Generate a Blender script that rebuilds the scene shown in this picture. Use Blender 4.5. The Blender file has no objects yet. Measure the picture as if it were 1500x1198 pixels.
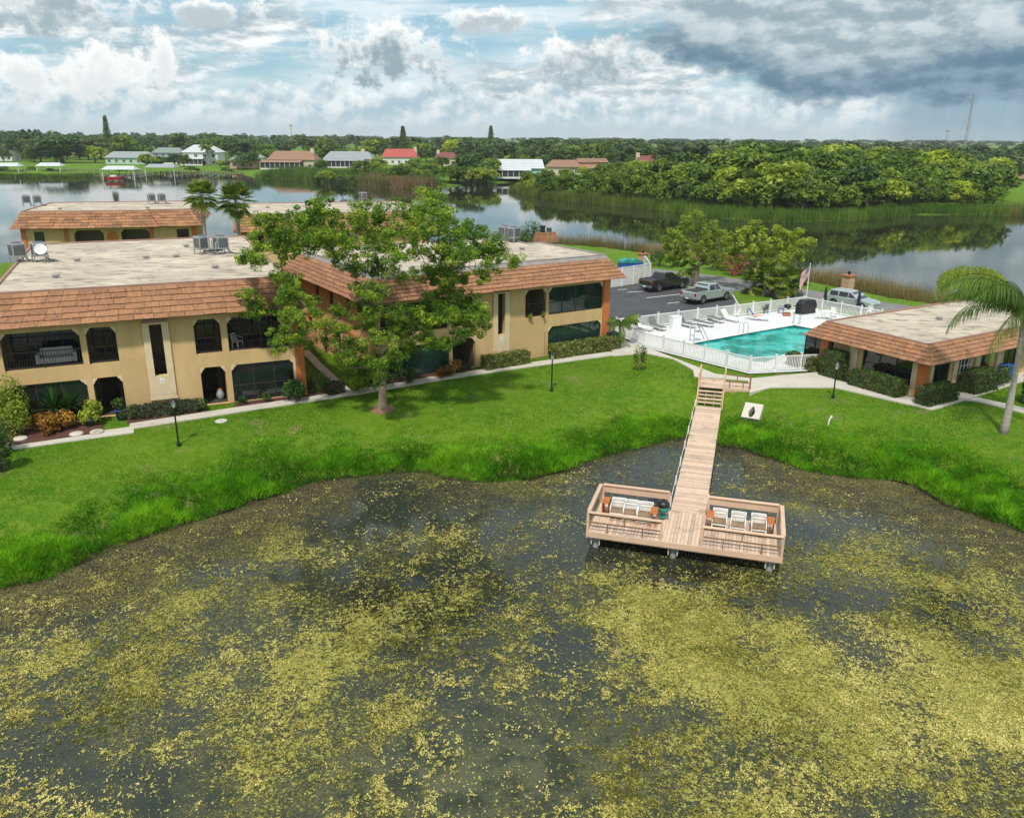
import bpy, bmesh, math, random
import numpy as np
from mathutils import Vector, Matrix, Euler
from math import sin, cos, tan, pi, radians, atan2, sqrt, hypot

# ------------------------------------------------------------------ camera
SC = bpy.context.scene
COL = SC.collection
F = 1200.0; ROLL = radians(0.4); PITCH = math.atan(399/1200.0); CAMH = 15.0
cam_d = bpy.data.cameras.new('camera'); cam = bpy.data.objects.new('camera', cam_d); COL.objects.link(cam)
cam_d.sensor_width = 36.0; cam_d.lens = 36.0*F/1500.0; cam_d.clip_start = 0.2; cam_d.clip_end = 12000
cam.matrix_world = (Matrix.Translation((0, 0, CAMH)) @ Matrix.Rotation(pi/2-PITCH, 4, 'X') @ Matrix.Rotation(ROLL, 4, 'Z'))
SC.camera = cam
SC.view_settings.view_transform = 'Standard'; SC.view_settings.look = 'None'
SC.view_settings.exposure = 0.08; SC.view_settings.gamma = 1.0
SC.view_settings.use_curve_mapping = False
SC.render.resolution_x = 1024; SC.render.resolution_y = 817
SC.cycles.use_denoising = True
SC.cycles.max_bounces = 6; SC.cycles.diffuse_bounces = 3; SC.cycles.glossy_bounces = 3
SC.cycles.transmission_bounces = 3; SC.cycles.transparent_max_bounces = 6
SC.cycles.caustics_reflective = False; SC.cycles.caustics_refractive = False
SC.cycles.sample_clamp_indirect = 6.0

# ------------------------------------------------------------------ node helper
class NT:
    def __init__(s, tree): s.t = tree; s.n = tree.nodes; s.l = tree.links
    def new(s, typ, **kw):
        n = s.n.new(typ)
        for k, v in kw.items(): setattr(n, k, v)
        return n
    def put(s, sock, v):
        if v is None: return
        if hasattr(v, 'is_output'): s.l.new(v, sock)
        else:
            if isinstance(v, (tuple, list)) and sock.type == 'RGBA' and len(v) == 3: v = (*v, 1)
            sock.default_value = v
    def m(s, op, a, b=None, c=None, clamp=False):
        n = s.new('ShaderNodeMath', operation=op, use_clamp=clamp)
        s.put(n.inputs[0], a); s.put(n.inputs[1], b)
        if c is not None: s.put(n.inputs[2], c)
        return n.outputs[0]
    def vm(s, op, a, b=None):
        n = s.new('ShaderNodeVectorMath', operation=op)
        s.put(n.inputs[0], a); s.put(n.inputs[1], b)
        return n.outputs[0]
    def xyz(s, x=0., y=0., z=0.):
        n = s.new('ShaderNodeCombineXYZ'); s.put(n.inputs[0], x); s.put(n.inputs[1], y); s.put(n.inputs[2], z); return n.outputs[0]
    def sep(s, v):
        n = s.new('ShaderNodeSeparateXYZ'); s.put(n.inputs[0], v); return n.outputs
    def noise(s, vec, scale=1., detail=4., rough=.55, dist=0., lac=2.):
        n = s.new('ShaderNodeTexNoise'); s.put(n.inputs['Vector'], vec); n.inputs['Scale'].default_value = scale
        n.inputs['Detail'].default_value = detail; n.inputs['Roughness'].default_value = rough
        n.inputs['Distortion'].default_value = dist; n.inputs['Lacunarity'].default_value = lac
        return n.outputs[0]
    def ss(s, v, lo, hi, a=0., b=1.):     # smoothstep map
        n = s.new('ShaderNodeMapRange', interpolation_type='SMOOTHSTEP')
        s.put(n.inputs[0], v); s.put(n.inputs[1], lo); s.put(n.inputs[2], hi); s.put(n.inputs[3], a); s.put(n.inputs[4], b)
        return n.outputs[0]
    def mix(s, f, a, b, blend='MIX'):
        n = s.new('ShaderNodeMix', data_type='RGBA', blend_type=blend)
        s.put(n.inputs[0], f); s.put(n.inputs[6], a); s.put(n.inputs[7], b); return n.outputs[2]
    def ramp(s, f, stops):
        n = s.new('ShaderNodeValToRGB'); s.put(n.inputs[0], f); e = n.color_ramp.elements
        while len(e) < len(stops): e.new(.5)
        for i, (p, c) in enumerate(stops): e[i].position = p; e[i].color = (*c, 1)
        return n.outputs[0]
    def attr(s, name, typ='GEOMETRY'):
        n = s.new('ShaderNodeAttribute', attribute_name=name, attribute_type=typ); return n.outputs['Fac']

# ------------------------------------------------------------------ sky + sun
SUN_EL = radians(57); SUN_AZ = radians(190)      # azimuth clockwise from +Y
W = bpy.data.worlds.new('World'); SC.world = W; W.use_nodes = True
w = NT(W.node_tree); w.n.clear()
def make_sky():
    out = w.new('ShaderNodeOutputWorld'); bg = w.new('ShaderNodeBackground'); w.l.new(bg.outputs[0], out.inputs[0])
    bg.inputs[1].default_value = 0.1
    sky = w.new('ShaderNodeTexSky', sky_type='NISHITA'); sky.sun_disc = False
    sky.sun_elevation = SUN_EL; sky.sun_rotation = SUN_AZ; sky.ozone_density = 1.6; sky.dust_density = 0.6
    tc = w.new('ShaderNodeTexCoord'); d = w.vm('NORMALIZE', tc.outputs['Generated'])
    x, y, z = w.sep(d)
    az = w.m('MULTIPLY', w.m('ARCTAN2', x, y), 180/pi)
    el = w.m('MULTIPLY', w.m('ARCSINE', z), 180/pi)
    V = w.xyz(az, el, 0.)
    # wobble of the cloud outlines
    wob = w.noise(V, .55, 8, .62); wob = w.m('SUBTRACT', wob, .5)
    wobf = w.m('SUBTRACT', w.noise(V, 1.6, 6, .6), .5)
    # blue with a thin high veil
    base = w.mix(.62, sky.outputs[0], (3.0, 5.7, 7.0))
    veil = w.noise(w.xyz(w.m('MULTIPLY', az, .055), w.m('MULTIPLY', el, .42), 3.1), 1.0, 7, .62, .6)
    veil = w.ss(veil, .38, .62)
    base = w.mix(w.m('MULTIPLY', veil, .85), base, (8.6, 9.3, 9.6))
    low = w.ss(el, 0., 3.2, .75, 0.)
    base = w.mix(low, base, (6.6, 7.9, 8.5))
    # high scattered cloud (whole dome)
    hv = w.xyz(w.m('MULTIPLY', az, .11), w.m('MULTIPLY', el, .34), 7.7)
    h1 = w.noise(hv, 1.0, 8, .6); h2 = w.noise(w.vm('ADD', hv, (.05, -.10, 0)), 1.0, 8, .6)
    hm = w.ss(h1, .43, .58)
    hs = w.ss(w.m('SUBTRACT', h1, h2), -.05, .09)
    hc = w.mix(hs, (3.9, 4.9, 5.4), (10.2, 10.2, 10.0))
    col = w.mix(w.m('MULTIPLY', hm, .92), base, hc)
    # cumulus bank near the horizon
    cv = w.xyz(az, w.m('MULTIPLY', el, 1.15), 0.)
    c1 = w.noise(cv, .30, 10, .60); c2 = w.noise(w.vm('ADD', cv, (.35, -.55, 0)), .30, 10, .60)
    tops = w.noise(w.xyz(az, 0., 5.5), .22, 3, .6)
    topel = w.m('MULTIPLY_ADD', tops, 5.4, .2)
    dens = w.m('ADD', w.m('MULTIPLY', w.m('SUBTRACT', c1, .5), 5.0), w.m('SUBTRACT', topel, el))
    cm = w.ss(dens, -.10, .45)
    cs = w.ss(w.m('SUBTRACT', c1, c2), -.10, .12)
    edge = w.ss(dens, .05, .9, 1., 0.)
    cl = w.m('ADD', w.m('MULTIPLY', cs, .75), w.m('MULTIPLY', edge, .35), clamp=True)
    cc = w.mix(cl, (4.0, 5.6, 6.4), (10.4, 10.4, 10.2))
    hazy = w.ss(el, .1, 1.8, .75, 0.)
    cc = w.mix(hazy, cc, (6.7, 7.9, 8.5))
    col = w.mix(w.m('MULTIPLY', cm, .93), col, cc)
    # separate grey cumulus heaps: (azimuth, elevation, half width, half height)
    for k, (a0, e0, rx, ry, dark) in enumerate([(-8.4, 5.0, 4.6, 1.9, 1.), (4.8, 4.6, 4.4, 1.5, .9), (-1.4, 6.9, 3.6, .9, .7),
                                        (-27, 6.9, 3.2, 2.3, .9), (-19, 7.0, 3.0, .8, .7), (-25, 3.2, 2.6, 1.8, .3), (-21.5, 4.0, 1.0, 2.4, .3), (-29, 3.0, 2.2, 1.6, .3),
                                        (-42, 8.5, 7, 3, .7), (-60, 10, 9, 3.4, .8), (55, 11, 9, 4, .8), (12, 12.5, 8, 2.6, .7), (-16, 14, 9, 3.4, .8)]):
        dx = w.m('DIVIDE', w.m('SUBTRACT', az, a0), rx); dy = w.m('DIVIDE', w.m('SUBTRACT', el, e0), ry)
        r = w.m('SQRT', w.m('ADD', w.m('MULTIPLY', dx, dx), w.m('MULTIPLY', dy, dy)))
        f = w.m('ADD', w.m('SUBTRACT', 1.0, r), w.m('ADD', w.m('MULTIPLY', wob, 3.6), w.m('MULTIPLY', wobf, 1.0)))
        mk = w.ss(f, -.12, .50)
        # underside and core grey, sunlit rim and crown white
        core = w.ss(w.m('SUBTRACT', w.m('MULTIPLY', f, .8), w.m('MULTIPLY', dy, .55)), -.1, .85)
        hcol = w.mix(w.m('MULTIPLY', core, dark), (10.2, 10.2, 10.0), (3.1, 4.1, 4.6))
        col = w.mix(mk, col, hcol)
    # storm cloud to the right with its rain curtain
    sw = w.noise(w.xyz(w.m('MULTIPLY', az, .6), el, 2.2), .32, 9, .62); sw = w.m('SUBTRACT', sw, .5)
    bot = w.ss(az, 5., 22., 5.0, 1.9)          # elevation of its base falls to the right
    g = w.m('ADD', w.m('SUBTRACT', el, bot), w.m('MULTIPLY', sw, 3.6))
    side = w.ss(w.m('ADD', az, w.m('MULTIPLY', sw, 20.)), 4.5, 11.0)
    far_side = w.ss(az, 46., 62., 1., 0.)
    topf = w.ss(el, 15., 24., 1., 0.)
    sm = w.m('MULTIPLY', w.m('MULTIPLY', w.ss(g, -.15, .5), side), w.m('MULTIPLY', far_side, topf))
    s1 = w.noise(w.xyz(w.m('MULTIPLY', az, .5), el, 9.), .5, 8, .58); s2 = w.noise(w.vm('ADD', w.xyz(w.m('MULTIPLY', az, .5), el, 9.), (-.3, -.5, 0)), .5, 8, .58)
    sl = w.ss(w.m('SUBTRACT', s1, s2), -.12, .14)
    hi = w.mix(sl, (3.2, 4.2, 4.7), (6.6, 7.3, 7.5))
    lo = w.mix(sl, (1.2, 2.2, 3.1), (2.4, 3.6, 4.5))
    rise = w.ss(w.m('ADD', g, w.m('MULTIPLY', w.ss(az, 22., 30.), -1.6)), .5, 3.2)
    sc = w.mix(rise, lo, hi)
    rain_n = w.noise(w.xyz(w.m('MULTIPLY', az, .9), w.m('MULTIPLY', el, .06), 1.), 1.0, 4, .5)
    rm = w.m('MULTIPLY', w.m('MULTIPLY', w.ss(w.m('ADD', az, w.m('MULTIPLY', rain_n, 1.6)), 22.6, 25.6), w.ss(az, 46., 60., 1., 0.)), w.ss(el, 3.5, 5.5, .95, 0.))
    rc = w.mix(w.ss(rain_n, .2, .8), (2.5, 3.9, 4.9), (3.1, 4.6, 5.6))
    col = w.mix(rm, col, rc)
    col = w.mix(sm, col, sc)
    col = w.mix(1., col, (.97, .99, 1.0), 'MULTIPLY'); w.l.new(col, bg.inputs[0])
make_sky()
W.cycles.sampling_method = 'MANUAL'; W.cycles.sample_map_resolution = 512
sun_d = bpy.data.lights.new('sun', 'SUN'); sun = bpy.data.objects.new('sun', sun_d); COL.objects.link(sun)
sun_d.energy = 3.4; sun_d.angle = radians(4); sun_d.color = (1.0, .955, .88)
sdir = Vector((sin(SUN_AZ)*cos(SUN_EL), cos(SUN_AZ)*cos(SUN_EL), sin(SUN_EL)))
sun.rotation_euler = sdir.to_track_quat('Z', 'Y').to_euler()

# ------------------------------------------------------------------ pixel -> place
cp, sp = cos(PITCH), sin(PITCH)
def ray(px, py):
    u = (px-750)/F; v = (py-599)/F
    a = u*cos(ROLL)+v*sin(ROLL); b = -u*sin(ROLL)+v*cos(ROLL)
    return np.array([a, cp-b*sp, -sp-b*cp])
def G(px, py, z=0.):
    r = ray(px, py); t = (z-CAMH)/r[2]; return np.array([r[0]*t, r[1]*t, z])
def AY(px, py, y):
    r = ray(px, py); t = y/r[1]; return np.array([r[0]*t, y, CAMH+r[2]*t])
def T(px, py):
    z = 0.
    for _ in range(12):
        p = G(px, py, z); z = .5*z+.5*float(height(p[0], p[1]))
    return np.array([p[0], p[1], float(height(p[0], p[1]))])

# ------------------------------------------------------------------ mesh builders
class MB:
    def __init__(s): s.v = []; s.f = []; s.mi = []; s.cur = 0
    def _add(s, vs, fs):
        o = len(s.v); s.v += [tuple(map(float, p)) for p in vs]; s.f += [tuple(i+o for i in f) for f in fs]; s.mi += [s.cur]*len(fs)
        return s
    def box(s, c, d, rz=0., M=None, tp=1.0):
        hx, hy, hz = d[0]/2, d[1]/2, d[2]/2
        vs = []
        for sz in (-1, 1):
            k = tp if sz > 0 else 1.0
            for sx, sy in ((-1, -1), (1, -1), (1, 1), (-1, 1)):
                x, y = sx*hx*k, sy*hy*k
                p = Vector((c[0]+x*cos(rz)-y*sin(rz), c[1]+x*sin(rz)+y*cos(rz), c[2]+sz*hz))
                vs.append(M @ p if M else p)
        return s._add(vs, [(3, 2, 1, 0), (4, 5, 6, 7), (0, 1, 5, 4), (1, 2, 6, 5), (2, 3, 7, 6), (3, 0, 4, 7)])
    def bb(s, x0, y0, z0, x1, y1, z1): return s.box(((x0+x1)/2, (y0+y1)/2, (z0+z1)/2), (x1-x0, y1-y0, z1-z0))
    def bar(s, a, b, wd, ht=None):
        a, b = Vector(a), Vector(b); d = b-a; L = d.length
        if L < 1e-6: return s
        q = d.to_track_quat('X', 'Z').to_matrix().to_4x4(); M = Matrix.Translation((a+b)/2) @ q
        return s.box((0, 0, 0), (L, wd, ht or wd), 0, M)
    def prism(s, pts, z0, z1):
        n = len(pts); vs = [(p[0], p[1], z0) for p in pts]+[(p[0], p[1], z1) for p in pts]
        return s._add(vs, [tuple(range(n))[::-1], tuple(range(n, 2*n))]+[(i, (i+1) % n, n+(i+1) % n, n+i) for i in range(n)])
    def prof(s, pts, y0, y1):       # profile in xz, extruded along y
        n = len(pts); vs = [(p[0], y0, p[1]) for p in pts]+[(p[0], y1, p[1]) for p in pts]
        return s._add(vs, [tuple(range(n)), tuple(range(n, 2*n))[::-1]]+[((i+1) % n, i, n+i, n+(i+1) % n) for i in range(n)])
    def tube(s, pts, rad, n=6, cap=True):
        pts = [Vector(p) for p in pts]
        if not hasattr(rad, '__len__'): rad = [rad]*len(pts)
        vs = []; up = None
        for i, p in enumerate(pts):
            t = (pts[min(i+1, len(pts)-1)]-pts[max(i-1, 0)]).normalized()
            if up is None:
                up = Vector((1, 0, 0)) if abs(t.x) < .8 else Vector((0, 1, 0))
            a = (up-t*up.dot(t)).normalized(); b = t.cross(a); up = a
            for k in range(n):
                an = 2*pi*k/n; vs.append(p+(a*cos(an)+b*sin(an))*rad[i])
        fs = [(i*n+k, i*n+(k+1) % n, (i+1)*n+(k+1) % n, (i+1)*n+k) for i in range(len(pts)-1) for k in range(n)]
        if cap: fs += [tuple(range(n))[::-1], tuple(range((len(pts)-1)*n, len(pts)*n))]
        return s._add(vs, fs)
    def lathe(s, prof, n=12, c=(0, 0, 0)):
        vs = [(c[0]+r*cos(2*pi*k/n), c[1]+r*sin(2*pi*k/n), c[2]+z) for r, z in prof for k in range(n)]
        m = len(prof)
        fs = [(i*n+k, i*n+(k+1) % n, (i+1)*n+(k+1) % n, (i+1)*n+k) for i in range(m-1) for k in range(n)]
        fs += [tuple(range(n))[::-1], tuple(range((m-1)*n, m*n))]
        return s._add(vs, fs)
    def poly(s, pts): return s._add(pts, [tuple(range(len(pts)))])
    def mesh(s, name, mats, smooth=False):
        me = bpy.data.meshes.new(name); me.from_pydata(s.v, [], s.f)
        if not isinstance(mats, (list, tuple)): mats = [mats]
        for m_ in mats: me.materials.append(M_[m_] if isinstance(m_, str) else m_)
        if len(mats) > 1: me.polygons.foreach_set('material_index', s.mi)
        if smooth: me.polygons.foreach_set('use_smooth', [True]*len(me.polygons))
        me.update(); return me
    def build(s, name, mats, parent=None, smooth=False, bevel=0., loc=None, rz=0., **kw):
        o = link(name, s.mesh(name, mats, smooth), parent, loc, rz, **kw)
        if bevel:
            b = o.modifiers.new('bevel', 'BEVEL'); b.width = bevel; b.segments = 2; b.limit_method = 'ANGLE'
        return o
def link(name, data, parent=None, loc=None, rz=0., label=None, cat=None, group=None, kind=None):
    o = bpy.data.objects.new(name, data); COL.objects.link(o)
    if parent is not None: o.parent = parent
    if loc is not None: o.location = loc
    if rz: o.rotation_euler = (0, 0, rz)
    return tag(o, label, cat, group, kind)
def tag(o, label=None, cat=None, group=None, kind=None):
    if label: o['label'] = label
    if cat: o['category'] = cat
    if group: o['group'] = group
    if kind: o['kind'] = kind
    return o
def thing(name, label, cat, loc=(0, 0, 0), rz=0., group=None):
    return link(name, None, None, tuple(map(float, loc)), rz, label, cat, group)
def copy_tree(o, parent=None, loc=None, rz=None, label=None, group=None, scale=None):
    c = o.copy(); COL.objects.link(c); c.parent = parent
    if loc is not None: c.location = tuple(map(float, loc))
    if rz is not None: c.rotation_euler = (0, 0, rz)
    if scale is not None: c.scale = (scale,)*3 if not hasattr(scale, '__len__') else scale
    if label: c['label'] = label
    if group: c['group'] = group
    for ch in o.children: copy_tree(ch, c)
    return c
def npmesh(name, V, Fc, mat, var=None, mi=None, smooth=False):
    V = np.asarray(V, np.float32); Fc = np.asarray(Fc, np.int32); k = Fc.shape[1]
    me = bpy.data.meshes.new(name); me.vertices.add(len(V)); me.vertices.foreach_set('co', V.ravel())
    me.loops.add(Fc.size); me.loops.foreach_set('vertex_index', Fc.ravel())
    me.polygons.add(len(Fc)); me.polygons.foreach_set('loop_start', np.arange(0, Fc.size, k, dtype=np.int32))
    for m_ in (mat if isinstance(mat, (list, tuple)) else [mat]): me.materials.append(M_[m_])
    if mi is not None: me.polygons.foreach_set('material_index', np.asarray(mi, np.int32))
    if var is not None:
        a = me.attributes.new('var', 'FLOAT', 'FACE'); a.data.foreach_set('value', np.asarray(var, np.float32))
    if smooth: me.polygons.foreach_set('use_smooth', np.ones(len(Fc), bool))
    me.update(calc_edges=True); return me

# ------------------------------------------------------------------ materials
M_ = {}
def mat(name, c, rough=.7, c2=None, nscale=1.5, namt=.5, bump=0., bscale=20., metal=0., spec=.5, stretch=None, objvar=0., usevar=False, dirt=None, coat=0.):
    m = bpy.data.materials.new(name); m.use_nodes = True; t = NT(m.node_tree); b = t.n['Principled BSDF']
    pos = t.new('ShaderNodeNewGeometry').outputs['Position']
    if stretch: pos = t.vm('MULTIPLY', pos, stretch)
    col = (*c, 1)
    if c2 is not None:
        n = t.noise(pos, nscale, 5, .6); n = t.ss(n, .5-.25*namt-.05, .5+.25*namt+.05)
        col = t.mix(n, c, c2)
    if dirt is not None:      # (colour, scale, low, high)
        n = t.noise(pos, dirt[1], 7, .65); col = t.mix(t.ss(n, dirt[2], dirt[3]), col, dirt[0])
    if objvar or usevar:
        oi = t.new('ShaderNodeObjectInfo').outputs['Random'] if objvar else .5
        v = t.m('FRACT', t.m('ADD', oi, t.attr('var'))) if usevar else oi
        amt = objvar or .35
        col = t.mix(1., col, t.ramp(v, [(0., (1-amt,)*3), (.5, (1., 1., 1.)), (1., (1+amt, 1+amt*.9, 1+amt*.75))]), 'MULTIPLY')
    t.put(b.inputs['Base Color'], col)
    b.inputs['Roughness'].default_value = rough; b.inputs['Metallic'].default_value = metal
    b.inputs['Specular IOR Level'].default_value = spec
    if coat: b.inputs['Coat Weight'].default_value = coat; b.inputs['Coat Roughness'].default_value = .05
    if bump:
        bn = t.new('ShaderNodeBump'); bn.inputs['Strength'].default_value = bump; bn.inputs['Distance'].default_value = .03
        t.put(bn.inputs['Height'], t.noise(pos, bscale, 5, .6)); t.l.new(bn.outputs[0], b.inputs['Normal'])
    M_[name] = m; return m
def leafmat(name, dark, mid, light, trans=.3, objvar=.25, rough=.55):
    m = bpy.data.materials.new(name); m.use_nodes = True; t = NT(m.node_tree); b = t.n['Principled BSDF']; out = t.n['Material Output']
    v = t.attr('var'); col = t.ramp(v, [(0., dark), (.5, mid), (1., light)])
    oi = t.new('ShaderNodeObjectInfo').outputs['Random']
    col = t.mix(1., col, t.ramp(oi, [(0., (1-objvar, 1-objvar*.8, 1-objvar*.6)), (.5, (1., 1., 1.)), (1., (1+objvar, 1+objvar*.8, 1.))]), 'MULTIPLY')
    t.put(b.inputs['Base Color'], col); b.inputs['Roughness'].default_value = rough; b.inputs['Specular IOR Level'].default_value = .35 if rough < .7 else .08
    tr = t.new('ShaderNodeBsdfTranslucent'); t.put(tr.inputs[0], t.mix(1., col, (1.1, 1.25, .5), 'MULTIPLY'))
    mx = t.new('ShaderNodeMixShader'); mx.inputs[0].default_value = trans
    t.l.new(b.outputs[0], mx.inputs[1]); t.l.new(tr.outputs[0], mx.inputs[2]); t.l.new(mx.outputs[0], out.inputs[0])
    M_[name] = m; return m
def glassmat(name, c, rough=.05):
    m = mat(name, c, rough, spec=.9); return m

mat('stucco', (.64, .435, .21), .9, (.54, .36, .165), .5, .5, bump=.25, bscale=30, stretch=(1.6, 1.6, .45), dirt=((.40, .285, .15), 1.2, .56, .80))
mat('stucco_tan', (.57, .39, .18), .9, (.52, .355, .165), .5, .6, bump=.25, bscale=30)
mat('stucco_orange', (.74, .42, .19), .9, (.66, .37, .17), .6, .6, bump=.25, bscale=30)
mat('orange_paint', (.58, .175, .045), .8, (.50, .15, .04), 2., .6, bump=.15, bscale=40)
mat('trim_cream', (.70, .55, .35), .85, (.63, .49, .31), 2., .5)
mat('shingle', (.39, .19, .092), .9, (.25, .125, .068), 1.0, .7, bump=.9, bscale=1.0, stretch=(7, 7, 1.1), objvar=.16, dirt=((.22, .12, .08), .5, .58, .75))
mat('shingle_far', (.39, .185, .092), .9, (.25, .125, .068), 1.0, .7, bump=.7, bscale=1.0, stretch=(5, 5, 1.2), usevar=True, objvar=.3)
mat('underlay', (.10, .05, .03), .95)
mat('roof_membrane', (.60, .51, .39), .95, (.41, .345, .265), .30, .6, bump=.4, bscale=8, dirt=((.22, .19, .15), 1.3, .47, .68), stretch=(.7, 1.2, 1))
mat('roof_edge', (.36, .20, .15), .8, (.30, .17, .13), 2., .6)
mat('flashing', (.33, .29, .27), .5, (.25, .22, .20), 1.5, .7)
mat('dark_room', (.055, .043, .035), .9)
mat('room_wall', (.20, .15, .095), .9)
mat('dark_glass', (.012, .016, .018), .04, spec=.8)
mat('green_glass', (.012, .035, .028), .03, spec=1.)
mat('bronze', (.035, .028, .024), .5)
mat('blind', (.42, .42, .41), .8)
mat('white_plastic', (.80, .80, .78), .45)
mat('white_paint', (.78, .77, .75), .55, (.68, .67, .64), 1.5, .6)
mat('galv', (.42, .44, .45), .45, (.32, .34, .35), 3., .6, metal=.3)
mat('ac_grille', (.10, .11, .115), .6)
mat('black_metal', (.012, .012, .013), .4)
mat('lamp_glass', (.75, .75, .72), .3)
mat('concrete', (.58, .53, .45), .9, (.49, .44, .375), .7, .8, bump=.2, bscale=25, dirt=((.32, .285, .235), 1.3, .56, .76))
mat('pool_deck', (.74, .74, .73), .8, (.64, .64, .62), .5, .6, bump=.15, bscale=20, dirt=((.50, .49, .46), .9, .54, .74))
mat('asphalt', (.052, .053, .058), .85, (.075, .075, .08), .35, .9, bump=.35, bscale=40, dirt=((.035, .035, .038), .5, .55, .7))
mat('road', (.165, .155, .155), .9, (.22, .205, .195), .25, .9, bump=.3, bscale=30)
mat('line_paint', (.74, .74, .72), .8, (.55, .55, .53), 3., .6)
mat('wood_deck', (.66, .47, .34), .8, (.54, .39, .29), 1.2, .7, bump=.4, bscale=1., stretch=(6, 6, 6), objvar=.2, dirt=((.36, .28, .22), .16, .52, .68))
mat('wood_rail', (.68, .46, .32), .8, (.58, .39, .27), 1.5, .9, bump=.3, bscale=8, objvar=.1)
mat('wood_dark', (.16, .10, .065), .85, (.11, .07, .045), 2., .8)
mat('brown_rail', (.23, .135, .075), .7)
mat('concrete_pile', (.40, .40, .37), .9, (.20, .21, .18), 2., .8)
mat('bark', (.24, .175, .12), .95, (.14, .10, .07), 2.5, .9, bump=.8, bscale=10, stretch=(1, 1, .35))
mat('bark_grey', (.30, .275, .24), .95, (.18, .16, .135), 2.5, .9, bump=.7, bscale=10, stretch=(1, 1, .6))
mat('palm_trunk', (.36, .33, .29), .95, (.24, .215, .18), 1., .9, bump=.8, bscale=1., stretch=(1.2, 1.2, 7))
mat('bare_soil', (.26, .17, .10), 1., (.17, .11, .065), 4., .9, bump=.7, bscale=18)
mat('mulch', (.13, .045, .032), 1., (.07, .03, .022), 4., .9, bump=.9, bscale=18)
mat('rubber', (.018, .018, .018), .85)
mat('hub', (.55, .55, .55), .3, metal=.8)
mat('car_black', (.012, .012, .014), .25, coat=1.)
mat('car_silver', (.42, .46, .47), .3, metal=.35, coat=.8)
mat('car_glass', (.012, .014, .016), .03, spec=.9)
mat('car_trim', (.03, .03, .03), .6)
mat('chrome', (.62, .62, .62), .12, metal=1.)
mat('tail_red', (.32, .012, .01), .25)
mat('head_lamp', (.7, .7, .68), .15)
mat('strap_tan', (.31, .205, .12), .8, (.19, .12, .07), 2.5, .9)
mat('strap_pale', (.50, .46, .40), .7, (.40, .36, .30), 3., .6)
mat('strap_grey', (.17, .175, .18), .8, (.12, .125, .13), 3., .6)
mat('cedar_orange', (.52, .17, .035), .7, (.40, .12, .03), 3., .8)
mat('teal_plastic', (.03, .24, .22), .5)
mat('blue_plastic', (.02, .09, .38), .5)
mat('navy_fabric', (.012, .016, .04), .8)
mat('pink_towel', (.62, .20, .16), .9, (.75, .62, .55), 7., .9)
mat('blue_towel', (.06, .08, .30), .9)
mat('terracotta', (.40, .15, .07), .8)
mat('stone_pier', (.56, .38, .23), .9, (.46, .30, .18), 2., .9, bump=.5, bscale=12)
mat('green_box', (.035, .075, .055), .6)
mat('flag_red', (.45, .03, .035), .8); mat('flag_white', (.75, .75, .73), .8); mat('flag_blue', (.03, .04, .16), .8)
mat('pvc', (.78, .76, .70), .5)
mat('pool_tile', (.10, .42, .44), .3)
mat('dead_frond', (.30, .20, .10), .9)
leafmat('leaf_big', (.040, .105, .010), (.135, .250, .016), (.42, .49, .042), .36)
leafmat('leaf_light', (.15, .22, .014), (.32, .39, .030), (.52, .55, .09), .42)
leafmat('leaf_oak', (.028, .066, .014), (.068, .135, .022), (.155, .225, .036), .3, .3)
leafmat('leaf_mangrove', (.045, .095, .010), (.125, .205, .016), (.27, .335, .034), .35, .3)
leafmat('leaf_hedge', (.020, .055, .010), (.045, .095, .016), (.10, .16, .025), .2)
leafmat('leaf_hedge_yellow', (.05, .085, .012), (.13, .17, .025), (.30, .31, .08), .25)
leafmat('leaf_croton', (.09, .02, .01), (.34, .15, .02), (.55, .38, .04), .25)
leafmat('leaf_dark', (.012, .022, .010), (.028, .045, .016), (.06, .08, .03), .15)
leafmat('leaf_yucca', (.018, .055, .012), (.045, .12, .02), (.10, .21, .04), .2)
leafmat('leaf_lime', (.13, .19, .02), (.26, .33, .03), (.42, .48, .06), .35)
leafmat('leaf_pink', (.16, .03, .03), (.35, .09, .09), (.50, .20, .18), .3)
leafmat('palm_leaf', (.045, .100, .014), (.125, .215, .026), (.28, .36, .07), .33)
leafmat('sabal_leaf', (.045, .090, .016), (.13, .20, .030), (.40, .41, .07), .35)
leafmat('leaf_far', (.036, .070, .026), (.085, .135, .036), (.21, .25, .055), .3, .35)
leafmat('reed', (.085, .115, .024), (.16, .18, .040), (.28, .235, .085), .3)
leafmat('reed_tan', (.12, .10, .04), (.22, .16, .075), (.36, .25, .14), .3)
leafmat('reed_green', (.05, .105, .014), (.105, .185, .02), (.20, .27, .035), .3)
leafmat('grass_tall', (.032, .115, .004), (.100, .300, .007), (.25, .47, .020), .4, 0., .75)
leafmat('grass_short', (.042, .135, .004), (.095, .225, .006), (.20, .30, .020), .35, 0., .75)
leafmat('weed', (.085, .088, .016), (.33, .30, .060), (.64, .56, .19), .10, 0., .9)
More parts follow.
